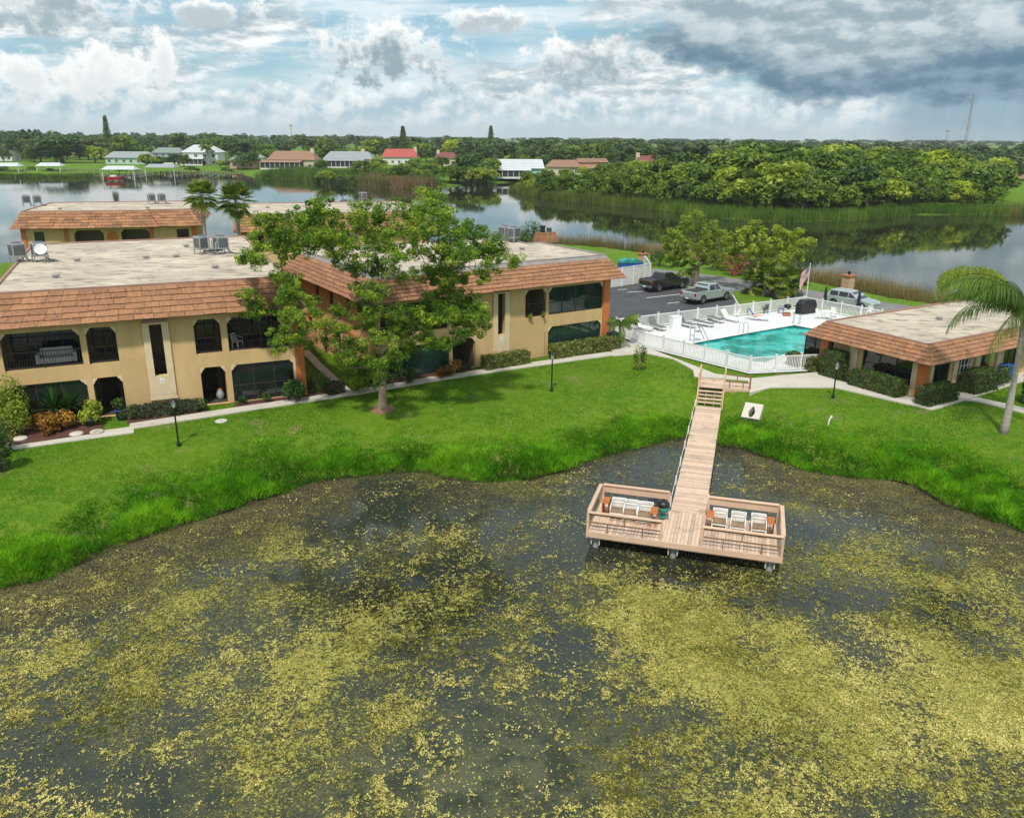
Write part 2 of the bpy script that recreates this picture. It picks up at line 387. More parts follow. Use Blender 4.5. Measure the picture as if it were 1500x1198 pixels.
# ------------------------------------------------------------------ noise, shorelines, terrain height
def vnoise(x, y, s, seed=0):
    x = np.asarray(x, float)/s; y = np.asarray(y, float)/s
    xi = np.floor(x); yi = np.floor(y); fx = x-xi; fy = y-yi; fx = fx*fx*(3-2*fx); fy = fy*fy*(3-2*fy)
    def h(a, b):
        t = np.sin(a*127.1+b*311.7+seed*74.7)*43758.5453; return t-np.floor(t)
    return (h(xi, yi)*(1-fx)+h(xi+1, yi)*fx)*(1-fy)+(h(xi, yi+1)*(1-fx)+h(xi+1, yi+1)*fx)*fy
def fbm(x, y, s, seed=0, o=4):
    r = 0; a = .5
    for k in range(o): r = r+a*vnoise(x, y, s/2**k, seed+k); a *= .5
    return r/(1-.5**o)
def sdist(x, y, P):
    x = np.asarray(x, float); y = np.asarray(y, float); P = np.asarray(P, float)
    d = np.full(x.shape, 1e18); ins = np.zeros(x.shape, bool)
    for i in range(len(P)):
        ax, ay = P[i]; bx, by = P[(i+1) % len(P)]
        ex, ey = bx-ax, by-ay; t = np.clip(((x-ax)*ex+(y-ay)*ey)/(ex*ex+ey*ey+1e-12), 0, 1)
        d = np.minimum(d, (x-ax-t*ex)**2+(y-ay-t*ey)**2)
        c = (ay > y) != (by > y)
        with np.errstate(divide='ignore', invalid='ignore'):
            ins ^= c & (x < ex*(y-ay)/(ey if ey != 0 else 1e-12)+ax)
    return np.where(ins, 1, -1)*np.sqrt(d)
WZ = -1.6
def PX(pts, z=WZ): return [tuple(G(a, b, z)[:2]) for a, b in pts]
bank = PX([(0, 862), (60, 849), (110, 828), (160, 800), (210, 788), (270, 768), (330, 750), (400, 727), (450, 708), (500, 700), (560, 694), (620, 690), (660, 700), (710, 706), (780, 702), (830, 690), (870, 672), (920, 660), (975, 646), (1003, 640), (1048, 653), (1085, 657), (1130, 672), (1180, 690), (1250, 700), (1300, 702), (1340, 712), (1385, 738), (1440, 758), (1500, 780)])
LAND1 = [(-140, -10), (-70, 8), (-34, 18)] + bank + [(28, 26), (45, 15), (130, -10), (140, 20), (82, 48), (53, 69), (40, 83.5), (33, 97), (24, 111), (15, 121.5), (5, 127), (-8, 126), (-18, 123), (-30, 127), (-45, 120), (-64, 110), (-70, 97), (-62, 84), (-64, 64), (-84, 44), (-140, 20)]
fshore = PX([(-260, 258), (0, 259), (70, 259.5), (145, 258.5), (200, 254), (340, 253), (372, 262), (430, 264), (520, 271), (560, 277), (640, 276), (690, 271.5), (756, 267.5), (742, 279), (800, 292), (870, 299), (960, 308), (1050, 321), (1150, 327), (1250, 324), (1350, 315), (1480, 317), (1640, 318)])
LAND2 = [(-4000, 380)] + fshore + [(420, 190), (4000, 300), (4000, 6000), (-4000, 6000)]
DZ = -.8; DA = radians(-16); DO = G(861, 750, .1); WX0, WX1 = 3.18, 4.70
def heightv(x, y):
    x = np.asarray(x, float); y = np.asarray(y, float)
    d1 = sdist(x, y, LAND1); d2 = sdist(x, y, LAND2)
    d1 = d1+(fbm(x, y, 1.5, 5, 3)-.5)*1.3*(y < 50)*(np.abs(d1) < 4)
    wd = np.interp(y, [48, 66], [7.6, 3.2])
    t1 = np.clip(d1/wd, 0, 1); t2 = np.clip(d2/14., 0, 1)
    z1 = WZ-.02+(1.58)*(1-(1-t1)**1.7); z2 = WZ-.02+1.5*(1-(1-t2)**1.5)
    z = np.where(d1 > 0, z1, np.where(d2 > 0, z2, WZ-.02-np.minimum(.16*np.minimum(-d1, -d2), 1.3)))
    lawn = (d1 > 1.0)
    lx = (x-DO[0])*cos(-DA)-(y-DO[1])*sin(-DA); ly = (x-DO[0])*sin(-DA)+(y-DO[1])*cos(-DA)
    cut = np.clip(1-(np.abs(lx-3.94)-.85)/1.1, 0, 1)*np.clip((20.2-ly)/.8, 0, 1)*(ly > 0)
    z = np.where(cut > 0, np.minimum(z, z*(1-cut)+(DZ-.45)*cut), z)
    return z+np.where(lawn & (cut <= 0), (fbm(x, y, 6, 3)-.5)*.10*np.clip(1-t1, 0, 1), 0)
def height(x, y): return heightv(np.array([x]), np.array([y]))[0]
def proj(x, y, z):
    dx, dy, dz = x, y, z-CAMH; wv = dy*cp-dz*sp; a = dx/wv; b = -(dy*sp+dz*cp)/wv
    return 750+F*(a*cos(ROLL)-b*sin(ROLL)), 599+F*(a*sin(ROLL)+b*cos(ROLL))

# ------------------------------------------------------------------ ground material
def ground_material():
    m = bpy.data.materials.new('lawn'); m.use_nodes = True; t = NT(m.node_tree); b = t.n['Principled BSDF']
    pos = t.new('ShaderNodeNewGeometry').outputs['Position']; x, y, z = t.sep(pos)
    n1 = t.noise(pos, .22, 6, .62); n2 = t.noise(pos, 2.2, 6, .68); n3 = t.noise(pos, 14., 3, .6)
    c = t.mix(t.ss(n1, .34, .66), (.060, .165, .006), (.115, .205, .010))
    c = t.mix(t.ss(n2, .40, .68), c, (.150, .230, .018))
    c = t.mix(t.ss(n3, .50, .80, 0., .7), c, (.045, .095, .008))
    dry = t.ss(t.noise(t.vm('ADD', pos, (13., 5., 0.)), .33, 7, .7), .56, .70)
    c = t.mix(t.m('MULTIPLY', dry, .75), c, (.25, .20, .10))
    mud = t.ss(t.m('ADD', z, t.m('MULTIPLY', t.m('SUBTRACT', n2, .5), .35)), WZ+.0, WZ+.16, 1., 0.)
    c = t.mix(mud, c, t.mix(n2, (.045, .032, .018), (.018, .014, .009)))
    t.put(b.inputs['Base Color'], c); b.inputs['Roughness'].default_value = .95; b.inputs['Specular IOR Level'].default_value = .15
    bn = t.new('ShaderNodeBump'); bn.inputs['Strength'].default_value = .8; bn.inputs['Distance'].default_value = .06
    t.put(bn.inputs['Height'], t.noise(pos, 9., 6, .75)); t.l.new(bn.outputs[0], b.inputs['Normal'])
    M_['lawn'] = m
ground_material()
FT = [G(a, b, 1.12)[:2] for a, b in [(903, 467), (1178.7, 434.7), (1293, 455), (1211, 518), (1100, 523.5), (944, 487)]]
POOL = [tuple(G(a, b, -.02)[:2]) for a, b in [(1006, 505), (1090, 489.5), (1163, 477), (1200, 484), (1238, 494), (1208, 517.5), (1150, 522), (1136, 529), (1122, 533.5), (1106, 533), (1075, 525), (1045, 515), (1020, 509)]]
def make_ground():
    xs = np.concatenate([-np.geomspace(48, 6000, 46)[::-1], np.arange(-47, 48, .6), np.geomspace(48, 6000, 46)])
    ys = np.concatenate([np.linspace(-60, 12, 12), np.arange(13, 76, .6), np.arange(76, 140, 1.6), np.arange(140, 420, 5.), np.geomspace(425, 6000, 26)])
    X, Y = np.meshgrid(xs, ys); Z = heightv(X, Y); nx, ny = len(xs), len(ys)
    Z = np.where(sdist(X, Y, POOL) > -.9, -2.2, Z)
    i = (np.arange(ny-1)[:, None]*nx+np.arange(nx-1)[None]).ravel()
    me = npmesh('ground', np.stack([X.ravel(), Y.ravel(), Z.ravel()], 1), np.stack([i, i+1, i+nx+1, i+nx], 1), 'lawn', smooth=True)
    link('ground', me, kind='structure')
make_ground()

# ------------------------------------------------------------------ water
def lake_material():
    m = bpy.data.materials.new('lake'); m.use_nodes = True; t = NT(m.node_tree); b = t.n['Principled BSDF']
    pos = t.new('ShaderNodeNewGeometry').outputs['Position']
    b.inputs['Base Color'].default_value = (.022, .026, .012, 1); b.inputs['Roughness'].default_value = .03; b.inputs['IOR'].default_value = 1.36
    v = t.vm('MULTIPLY', pos, (1., 1., 1.)); n = t.noise(v, .9, 3, .5, .3)
    patch = t.ss(t.noise(pos, .012, 3, .5), .40, .62, .25, 1.)
    bn = t.new('ShaderNodeBump'); bn.inputs['Strength'].default_value = .22; bn.inputs['Distance'].default_value = .05
    t.put(bn.inputs['Height'], t.m('MULTIPLY', n, patch)); t.l.new(bn.outputs[0], b.inputs['Normal'])
    M_['lake'] = m
lake_material()
link('lake_water', MB().poly([(-5000, 62, WZ), (5000, 62, WZ), (5000, 5500, WZ), (-5000, 5500, WZ)]).mesh('lake_water', 'lake'), kind='structure')

def gaus(px, py, cx, cy, rx, ry): return np.exp(-((px-cx)/rx)**2-((py-cy)/ry)**2)
def weed_maps(x, y):
    px, py = proj(x, y, WZ)
    big = fbm(x, y, 5.5, 11, 4); mid = fbm(x*1.0, y*1.0, 1.7, 23, 3)
    cov = .62+.60*(big-.5)+.60*(mid-.5)
    for g in [(960, 745, 150, 75, .42), (640, 745, 130, 40, .30), (500, 740, 60, 45, .55), (1080, 690, 70, 35, .35), (900, 690, 90, 40, .25), (760, 850, 70, 60, .16),
              (700, 1110, 230, 75, .26), (860, 950, 70, 32, .34), (1240, 885, 80, 40, .40), (1000, 1050, 50, 20, .3), (230, 1150, 90, 50, .30), (60, 1130, 110, 45, .22), (560, 1010, 90, 35, .22), (430, 950, 60, 20, .15), (1430, 940, 40, 22, .2)]:
        cov = cov-g[4]*gaus(px, py, *g[:4])
    for g in [(600, 890, 140, 70, .10), (1250, 1000, 260, 120, .16), (330, 960, 230, 80, .10), (1000, 900, 160, 50, .05)]:
        cov = cov+g[4]*gaus(px, py, *g[:4])
    d = -sdist(x, y, LAND1)
    film = np.clip(1-d/6.5, 0, 1)*np.where(px < 520, 1.15, np.where(px > 1090, 1.15, .5))
    film = np.clip(film+.5*(fbm(x, y, 3., 31)-.5), 0, 1)
    bed = np.clip(gaus(px, py, 560, 1150, 330, 90)+gaus(px, py, 900, 1120, 200, 70)*.7, 0, 1)
    deep = np.clip(gaus(px, py, 600, 885, 135, 70)+gaus(px, py, 1395, 905, 85, 35)+gaus(px, py, 1000, 855, 150, 40)+.7*gaus(px, py, 1330, 760, 60, 30)*0, 0, 1)*np.clip(.35+1.3*fbm(x, y, 1.3, 57), 0, 1)  # mask of dark reflections painted into the water colour, not of depth
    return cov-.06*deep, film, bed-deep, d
def pond_material():
    m = bpy.data.materials.new('pond'); m.use_nodes = True; t = NT(m.node_tree); b = t.n['Principled BSDF']
    pos = t.new('ShaderNodeNewGeometry').outputs['Position']
    cov = t.attr('cov'); film = t.attr('film'); bd = t.attr('bed'); bed = t.m('MAXIMUM', bd, 0.); deep = t.m('MAXIMUM', t.m('MULTIPLY', bd, -1.), 0., clamp=True)  # negative part of bed carries the painted dark reflections
    n1 = t.noise(pos, 6.0, 6, .70, .4); n2 = t.noise(pos, 16., 4, .65); n3 = t.noise(pos, 1.1, 5, .6)
    water = t.mix(bed, (.030, .036, .027), t.mix(t.ss(n3, .38, .62), (.030, .036, .018), (.085, .088, .045)))
    # weed just under the surface
    sub = t.ss(t.m('ADD', t.m('ADD', t.m('MULTIPLY', n3, .5), t.m('MULTIPLY', n1, .5)), t.m('MULTIPLY', t.m('SUBTRACT', cov, .5), .6)), .40, .60)
    water = t.mix(t.m('MULTIPLY', sub, .7), water, t.mix(t.ss(n2, .38, .62), (.030, .032, .013), (.150, .140, .058)))
    water = t.mix(t.m('MULTIPLY', deep, .9), water, (.007, .008, .005))  # dark reflection of the tree put into the base colour
    # weed at the surface
    s = t.m('ADD', t.m('MULTIPLY', n1, .65), t.m('MULTIPLY', n2, .35))
    top = t.ss(t.m('ADD', s, t.m('MULTIPLY', t.m('SUBTRACT', cov, .5), .45)), .575, .62)
    wc = t.mix(t.ss(n2, .35, .68), (.150, .148, .034), (.40, .37, .085))
    # brown-grey film along the banks
    fm = t.ss(t.m('ADD', film, t.m('MULTIPLY', t.m('SUBTRACT', n1, .5), 2.2)), .36, .60)
    fc = t.mix(t.ss(n2, .40, .60), (.014, .012, .008), t.mix(t.ss(n3, .35, .65), (.105, .085, .042), (.165, .145, .052)))
    c = t.mix(top, water, wc); c = t.mix(t.m('MULTIPLY', fm, .88), c, fc)
    cover = t.m('MAXIMUM', top, t.m('MULTIPLY', fm, .85))
    t.put(b.inputs['Base Color'], c); t.put(b.inputs['Roughness'], t.m('MULTIPLY_ADD', cover, .72, .07))
    t.put(b.inputs['Specular IOR Level'], t.m('MULTIPLY_ADD', t.m('MAXIMUM', cover, t.m('MULTIPLY', sub, .8)), -.36, .60)); b.inputs['IOR'].default_value = 1.36
    bn = t.new('ShaderNodeBump'); bn.inputs['Strength'].default_value = .55; bn.inputs['Distance'].default_value = .03
    h = t.m('ADD', t.m('MULTIPLY', cover, t.m('MULTIPLY_ADD', n2, 1.2, .2)), t.m('MULTIPLY', t.noise(pos, 5., 2, .5), .12))
    t.put(bn.inputs['Height'], h); t.l.new(bn.outputs[0], b.inputs['Normal'])
    M_['pond'] = m
pond_material()
def make_pond():
    xs = np.concatenate([np.linspace(-140, -36, 14), np.arange(-35, 36, .35), np.linspace(36, 140, 14)]); ys = np.concatenate([np.linspace(-60, 10, 8), np.arange(11, 48, .35), np.linspace(48.5, 61.9, 6)])
    X, Y = np.meshgrid(xs, ys); nx, ny = len(xs), len(ys)
    i = (np.arange(ny-1)[:, None]*nx+np.arange(nx-1)[None]).ravel()
    me = npmesh('pond_water', np.stack([X.ravel(), Y.ravel(), np.full(X.size, WZ)], 1), np.stack([i, i+1, i+nx+1, i+nx], 1), 'pond')
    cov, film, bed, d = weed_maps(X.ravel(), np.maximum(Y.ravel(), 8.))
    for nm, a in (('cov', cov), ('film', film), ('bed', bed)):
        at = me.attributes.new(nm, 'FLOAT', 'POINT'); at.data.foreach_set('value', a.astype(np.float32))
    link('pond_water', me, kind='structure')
make_pond()
def make_weed():
    rng = np.random.default_rng(5); N = 2600000
    # even in the picture-plane sense: denser sampling close by is not needed, keep uniform on the water
    y = rng.uniform(13.5, 45, N); x = rng.uniform(-1, 1, N)*(y*.72+3.0)
    cov, film, bed, d = weed_maps(x, y)
    clump = fbm(x, y, .50, 41, 3); patch = fbm(x, y, 2.6, 43, 3); fine = .6*vnoise(x, y, .10, 47)+.4*vnoise(x, y, .22, 48)
    dark_refl = np.clip(-bed, 0, 1); q = cov+.8*(clump-.5)+.9*(patch-.5)*(1-.6*dark_refl)+(1.7+1.3*dark_refl)*(fine-.5)  # weed broken up more where dark reflections are painted
    p = np.clip((q-.62)*2.3, 0, 1)*np.clip(d/1.2, 0, 1)*(1-.80*np.clip(film, 0, 1)*(clump < .70))+.035*(d > .6)
    k = rng.random(N) < p*.62
    x = x[k]; y = y[k]; n = len(x); clump = clump[k]
    L = .018+.034*rng.random(n)**2.2; a = rng.uniform(0, 2*pi, n); tl = rng.normal(0, .42, n); tw = rng.normal(0, .50, n)
    ux, uy = np.cos(a), np.sin(a); z = WZ+.012+rng.uniform(0, .035, n)
    A = np.stack([x, y, z], 1); D = np.stack([ux*np.cos(tl), uy*np.cos(tl), np.sin(tl)], 1)*L[:, None]; S = np.stack([-uy*np.cos(tw), ux*np.cos(tw), np.sin(tw)], 1)*(L*rng.uniform(.35, .6, n))[:, None]
    V = np.stack([A-D, A+S*.9-D*.1, A+D, A-S], 1).reshape(-1, 3); V[:, 2] = np.maximum(V[:, 2], WZ+.004)
    big = fbm(x, y, 4., 51)
    var = np.clip(.44+1.0*(clump-.5)+1.5*(big-.5)+rng.normal(0, .27, n), 0, 1)
    link('floating_weed', npmesh('floating_weed', V, np.arange(4*n).reshape(-1, 4), 'weed', var), label='yellow green water weed floating on the near pond', cat='water weed', kind='stuff')
make_weed()

# ------------------------------------------------------------------ paving
def slab(name, px, z1, mt, z0=-.35, world=False):
    pts = [tuple(p) for p in px] if world else [tuple(G(a, b, z1)[:2]) for a, b in px]
    ar = sum(pts[i][0]*pts[(i+1) % len(pts)][1]-pts[(i+1) % len(pts)][0]*pts[i][1] for i in range(len(pts)))
    if ar < 0: pts = pts[::-1]
    return MB().prism(pts, z0, z1).build(name, mt, kind='structure')
def strip(name, px, width, z1, ang, mt='concrete'):
    P = [G(a, b, z1)[:2] for a, b in px]; v = np.array([-sin(ang), cos(ang)])*width
    return slab(name, [tuple(p) for p in P]+[tuple(p+v) for p in P[::-1]], z1, mt, world=True)
A1 = radians(24); C1 = (-12.65, 47.6); A2 = radians(32.5); C2 = (6.97, 60.12)
strip('walkway', [(-140, 681), (20, 657.5), (196, 633)], 1.05, .020, A1)
strip('walkway', [(190, 628), (350, 603), (514, 578.5)], .95, .024, A1)
strip('walkway', [(512, 579), (640, 557), (760, 539), (905, 519)], .95, .028, A2)
slab('walkway', [(504, 575), (463, 538), (441, 514), (452, 512), (474, 535), (514, 571)], .032, 'concrete')
slab('walkway', [(898, 521), (945, 517), (985, 525), (1016, 542), (1040, 553), (1050, 548), (925, 500), (905, 497), (893, 504)], .036, 'concrete')
slab('walkway', [(1015, 541), (1017, 551), (1096, 557), (1098, 575), (1130, 567), (1225, 567), (1222, 556), (1208, 544), (1150, 549), (1100, 554), (1046, 547)], .040, 'concrete', -.8)
slab('walkway', [(1222, 567), (1366, 599.5), (1413, 585.5), (1475, 565.5), (1520, 551), (1520, 538), (1466, 547), (1454, 559), (1409, 575), (1387, 568), (1381, 580), (1366, 588), (1300, 573), (1222, 556)], .044, 'concrete')
slab('walkway', [(1413, 585.5), (1431, 581.5), (1540, 606), (1540, 614), (1429, 586.3)], .048, 'concrete')
slab('parking_lot', [(870, 500), (905, 481), (1000, 470), (1088, 455), (1072, 431), (1003, 420), (957, 413), (905, 421), (860, 428)], .016, 'asphalt')
slab('road', [(900, 391), (960, 393.5), (1022, 400.5), (1100, 411), (1183, 424.5), (1300, 443), (1420, 462), (1540, 482), (1540, 507), (1300, 463), (1180, 443), (1120, 432), (1060, 423), (1000, 416), (950, 408), (900, 402)], .010, 'road')
_lot = [o for o in COL.objects if o.name == 'parking_lot'][0]
for (a, b) in [((919, 428.2), (944, 426.6)), ((947, 436.4), (996, 431)), ((978, 444.4), (1004, 441.6)), ((905, 424.5), (918, 423.6))]:
    p, q = G(*a, .022), G(*b, .022); MB().bar((p[0], p[1], .018), (q[0], q[1], .018), .15, .012).build('parking_line', 'line_paint', _lot)
kp = [G(a, b, .05) for a, b in [(905, 421), (957, 413), (1003, 420), (1072, 431), (1086, 455)]]
kb = MB()
for i in range(1, len(kp)-1): kb.bar((kp[i][0], kp[i][1], .05), (kp[i+1][0], kp[i+1][1], .05), .15, .16)
kb.build('kerb', 'concrete', _lot)
# pool deck with the pool let into it
def make_pool():
    bm = bmesh.new(); cx = np.mean([p[0] for p in FT]); cy = np.mean([p[1] for p in FT])
    out = [(cx+(p[0]-cx)*1.02, cy+(p[1]-cy)*1.02) for p in FT]; out[3] = (out[3][0]+3.5, out[3][1]+.5)
    def ring(P, z):
        vs = [bm.verts.new((p[0], p[1], z)) for p in P]; return vs, [bm.edges.new((vs[i], vs[(i+1) % len(vs)])) for i in range(len(vs))]
    _, e1 = ring(out, .052); _, e2 = ring(POOL, .052)
    bmesh.ops.triangle_fill(bm, use_beauty=True, use_dissolve=False, edges=e1+e2)
    bmesh.ops.recalc_face_normals(bm, faces=bm.faces)
    for f in bm.faces:
        if f.normal.z < 0: f.normal_flip()
    me = bpy.data.meshes.new('pool_deck'); bm.to_mesh(me); bm.free(); me.materials.append(M_['pool_deck'])
    link('pool_deck', me, kind='structure')
    root = thing('swimming_pool', 'turquoise swimming pool set in the white fenced deck', 'pool', (*np.mean(POOL, 0), 0))
    c = np.array(root.location)[:2]; L = [(p[0]-c[0], p[1]-c[1]) for p in POOL]; n = len(L)
    mb = MB()
    for i in range(n):
        a, b = L[i], L[(i+1) % n]; mb.poly([(a[0], a[1], .05), (b[0], b[1], .05), (b[0], b[1], -1.5), (a[0], a[1], -1.5)])
    mb.build('basin', 'pool_tile', root)
    mb = MB()
    for i in range(n):
        a, b = Vector((*L[i], .066)), Vector((*L[(i+1) % n], .066)); mb.bar(a, b, .30, .05)
    mb.build('coping', 'white_paint', root)
    m = bpy.data.materials.new('pool_water'); m.use_nodes = True; t = NT(m.node_tree); b = t.n['Principled BSDF']
    pos = t.new('ShaderNodeNewGeometry').outputs['Position']
    cs = t.new('ShaderNodeTexVoronoi', feature='DISTANCE_TO_EDGE'); t.put(cs.inputs['Vector'], t.vm('ADD', pos, t.xyz(t.noise(pos, .8, 3), t.noise(pos, .9, 3), 0.))); cs.inputs['Scale'].default_value = .9
    t.put(b.inputs['Base Color'], t.mix(t.ss(t.noise(pos, .55, 5, .65, .6), .40, .62), (.004, .22, .19), (.065, .53, .48)))
    b.inputs['Roughness'].default_value = .04; b.inputs['IOR'].default_value = 1.36
    bn = t.new('ShaderNodeBump'); bn.inputs['Strength'].default_value = .35; bn.inputs['Distance'].default_value = .05
    t.put(bn.inputs['Height'], t.noise(pos, 1.6, 3, .5, .5)); t.l.new(bn.outputs[0], b.inputs['Normal']); M_['pool_water'] = m
    MB().poly([(p[0], p[1], -.09) for p in L][::-1] if sum(L[i][0]*L[(i+1) % n][1]-L[(i+1) % n][0]*L[i][1] for i in range(n)) < 0 else [(p[0], p[1], -.09) for p in L]).build('water_surface', 'pool_water', root)
    st = MB()
    for k in range(4): st.bar(Vector((*L[7], -.25-k*.2)).lerp(Vector((*L[10], -.25-k*.2)), .1), Vector((*L[7], -.25-k*.2)).lerp(Vector((*L[10], -.25-k*.2)), .9), .35, .18)
    st.build('pool_steps', 'white_paint', root)
make_pool()
# ------------------------------------------------------------------ buildings
RR = random.Random(7)
def wall_grid(mb, s0, s1, z0, z1, ops, th=.28, y=0.):
    """wall in the xz plane (front at y, back at y+th) with rectangular openings (x0,x1,z0,z1)"""
    xs = sorted({s0, s1, *[o[0] for o in ops], *[o[1] for o in ops]}); zs = sorted({z0, z1, *[o[2] for o in ops], *[o[3] for o in ops]})
    xs = [v for v in xs if s0 <= v <= s1]; zs = [v for v in zs if z0 <= v <= z1]
    def solid(i, k):
        if i < 0 or k < 0 or i >= len(xs)-1 or k >= len(zs)-1: return False
        cx, cz = (xs[i]+xs[i+1])/2, (zs[k]+zs[k+1])/2
        return not any(o[0] < cx < o[1] and o[2] < cz < o[3] for o in ops)
    for i in range(len(xs)-1):
        for k in range(len(zs)-1):
            if not solid(i, k): continue
            a, b, c, d = xs[i], xs[i+1], zs[k], zs[k+1]
            mb.poly([(a, y, c), (b, y, c), (b, y, d), (a, y, d)]); mb.poly([(b, y+th, c), (a, y+th, c), (a, y+th, d), (b, y+th, d)])
            if not solid(i-1, k): mb.poly([(a, y+th, c), (a, y, c), (a, y, d), (a, y+th, d)])
            if not solid(i+1, k): mb.poly([(b, y, c), (b, y+th, c), (b, y+th, d), (b, y, d)])
            if not solid(i, k-1): mb.poly([(a, y+th, c), (b, y+th, c), (b, y, c), (a, y, c)])
            if not solid(i, k+1): mb.poly([(a, y, d), (b, y, d), (b, y+th, d), (a, y+th, d)])
    return mb
def offset_poly(P, d):
    n = len(P); out = []
    for i in range(n):
        p0, p1, p2 = (Vector(P[(i-1) % n]), Vector(P[i]), Vector(P[(i+1) % n]))
        e1 = (p1-p0).normalized(); e2 = (p2-p1).normalized(); n1 = Vector((e1.y, -e1.x)); n2 = Vector((e2.y, -e2.x))
        b = (n1+n2); b = b/max(b.dot(n1), .2); out.append(tuple(p1+b*d))
    return out
def mansard(root, P, zt, ze, over, inset, rows, show_edges, far=False, band=0., wd=1.0, mt_edge='roof_edge'):
    """roof on ccw polygon P: top ring inset, eave ring over; shingles in rows on the shown edges"""
    top = offset_poly(P, -inset); eav = offset_poly(P, over); n = len(P)
    core = MB()
    for i in range(n):
        a, b, c, d = eav[i], eav[(i+1) % n], top[(i+1) % n], top[i]
        core.poly([(*a, ze), (*b, ze), (*c, zt), (*d, zt)])
    core.poly([(*p, ze) for p in eav][::-1])
    core.build('roof_core', 'underlay', root)
    rf = MB().prism([p for p in offset_poly(top, -.02)], zt-.3, zt-.03).build('roof_deck', 'roof_membrane', root)
    eb = MB()
    for i in range(n):
        a, b = Vector((*top[i], zt)), Vector((*top[(i+1) % n], zt)); eb.bar(a, b, .16, .13)
    eb.build('roof_edge_strip', mt_edge, root)
    if band:
        bb = MB()
        for i in show_edges:
            a, b = Vector((*top[i], zt)), Vector((*top[(i+1) % n], zt)); ea, ebb = Vector((*eav[i], ze)), Vector((*eav[(i+1) % n], ze))
            nrm = ((b-a).cross(ea-a)).normalized(); nrm = nrm if nrm.z > 0 else -nrm
            q = [a+nrm*.05, b+nrm*.05, b.lerp(ebb, band)+nrm*.05, a.lerp(ea, band)+nrm*.05]; bb.poly(q[::-1] if (q[1]-q[0]).cross(q[2]-q[0]).dot(nrm) < 0 else q)
        bb.build('roof_flashing', 'flashing', root)
    jm = MB(); jvar = []
    for i in range(n):
        a, b = Vector((*eav[i], ze)), Vector((*eav[(i+1) % n], ze)); d, c = Vector((*top[i], zt)), Vector((*top[(i+1) % n], zt))
        nrm = ((b-a).cross(d-a)).normalized(); nrm = nrm if nrm.z > 0 else -nrm
        L = (b-a).length
        for r in range(rows):
            t0 = r/rows*(1-band); t1 = (r+1)/rows*(1-band)+.012
            cuts = [0.]; x = RR.uniform(.2, 1.)*wd
            while x < L-.25*wd: cuts.append(x/L); x += RR.uniform(.75, 1.3)*wd
            cuts.append(1.)
            for k in range(len(cuts)-1):
                g = .010/L
                u0, u1 = cuts[k]+(g if k else 0), cuts[k+1]-(g if k < len(cuts)-2 else 0)
                def pt(u, t, o):
                    return a.lerp(d, t).lerp(b.lerp(c, t), u)+nrm*o
                dz = RR.uniform(-.012, .006)+(-.004 if RR.random() < .5 else .004)
                lo, hi = .075+RR.uniform(0, .02), .03
                q = [pt(u0, t0+dz, .0), pt(u1, t0+dz, .0), pt(u1, t1, 0.), pt(u0, t1, 0.), pt(u0, t0+dz, lo), pt(u1, t0+dz, lo), pt(u1, t1, hi), pt(u0, t1, hi)]
                fs = [(0, 1, 5, 4), (1, 2, 6, 5), (2, 3, 7, 6), (3, 0, 4, 7), (4, 5, 6, 7)]
                if i in show_edges and not far:
                    MB()._add(q, fs).build('shingle', 'shingle', root)
                else:
                    jm._add(q, fs); jvar += [RR.random()]*5
    if jm.f:
        o = jm.build('shingles', 'shingle_far', root, kind='stuff')
        at = o.data.attributes.new('var', 'FLOAT', 'FACE'); at.data.foreach_set('value', jvar)
    return top, eav
def bracket(mb, x, z, w_, h_, sx, y0, y1):
    # stepped corbel in an opening's upper corner
    pts = [(x, z), (x+sx*w_, z), (x+sx*w_*.82, z-h_*.34), (x+sx*w_*.55, z-h_*.42), (x+sx*w_*.34, z-h_*.78), (x, z-h_)]
    if sx > 0: pts = pts[::-1]
    mb.prof(pts, y0, y1)
def railing(root, x0, x1, z, y, h=.95):
    r = MB(); r.bb(x0, y-.02, z+h-.05, x1, y+.02, z+h); o = r.build('railing', 'bronze', root); MB().bb(x0, y-.015, z+.08, x1, y+.015, z+.12).build('bottom_rail', 'bronze', o)
    b = MB(); n = max(2, int((x1-x0)/.13))
    for k in range(n+1): b.bb(x0+(x1-x0)*k/n-.011, y-.011, z+.1, x0+(x1-x0)*k/n+.011, y+.011, z+h-.04)
    b.build('balusters', 'bronze', o, kind='stuff')
def glazing(root, x0, x1, z0, z1, y, nv=3, hz=None, glass='dark_glass', name='window'):
    f = MB(); f.bb(x0, y-.03, z0, x1, y+.03, z0+.06); f.bb(x0, y-.03, z1-.06, x1, y+.03, z1)
    for k in range(nv+1):
        x = x0+.03+(x1-x0-.06)*k/nv; f.bb(x-.03, y-.028, z0+.06, x+.03, y+.028, z1-.06)
    if hz: f.bb(x0+.06, y-.025, hz-.03, x1-.06, y+.025, hz+.03)
    o = f.build(name, 'bronze', root)
    for k in range(nv):
        xa, xb = x0+(x1-x0)*k/nv, x0+(x1-x0)*(k+1)/nv
        MB().poly([(xa+.03, y, z0+.03), (xb-.03, y, z0+.03), (xb-.03, y, z1-.03), (xa+.03, y, z1-.03)]).build('pane', glass, o)
    return o
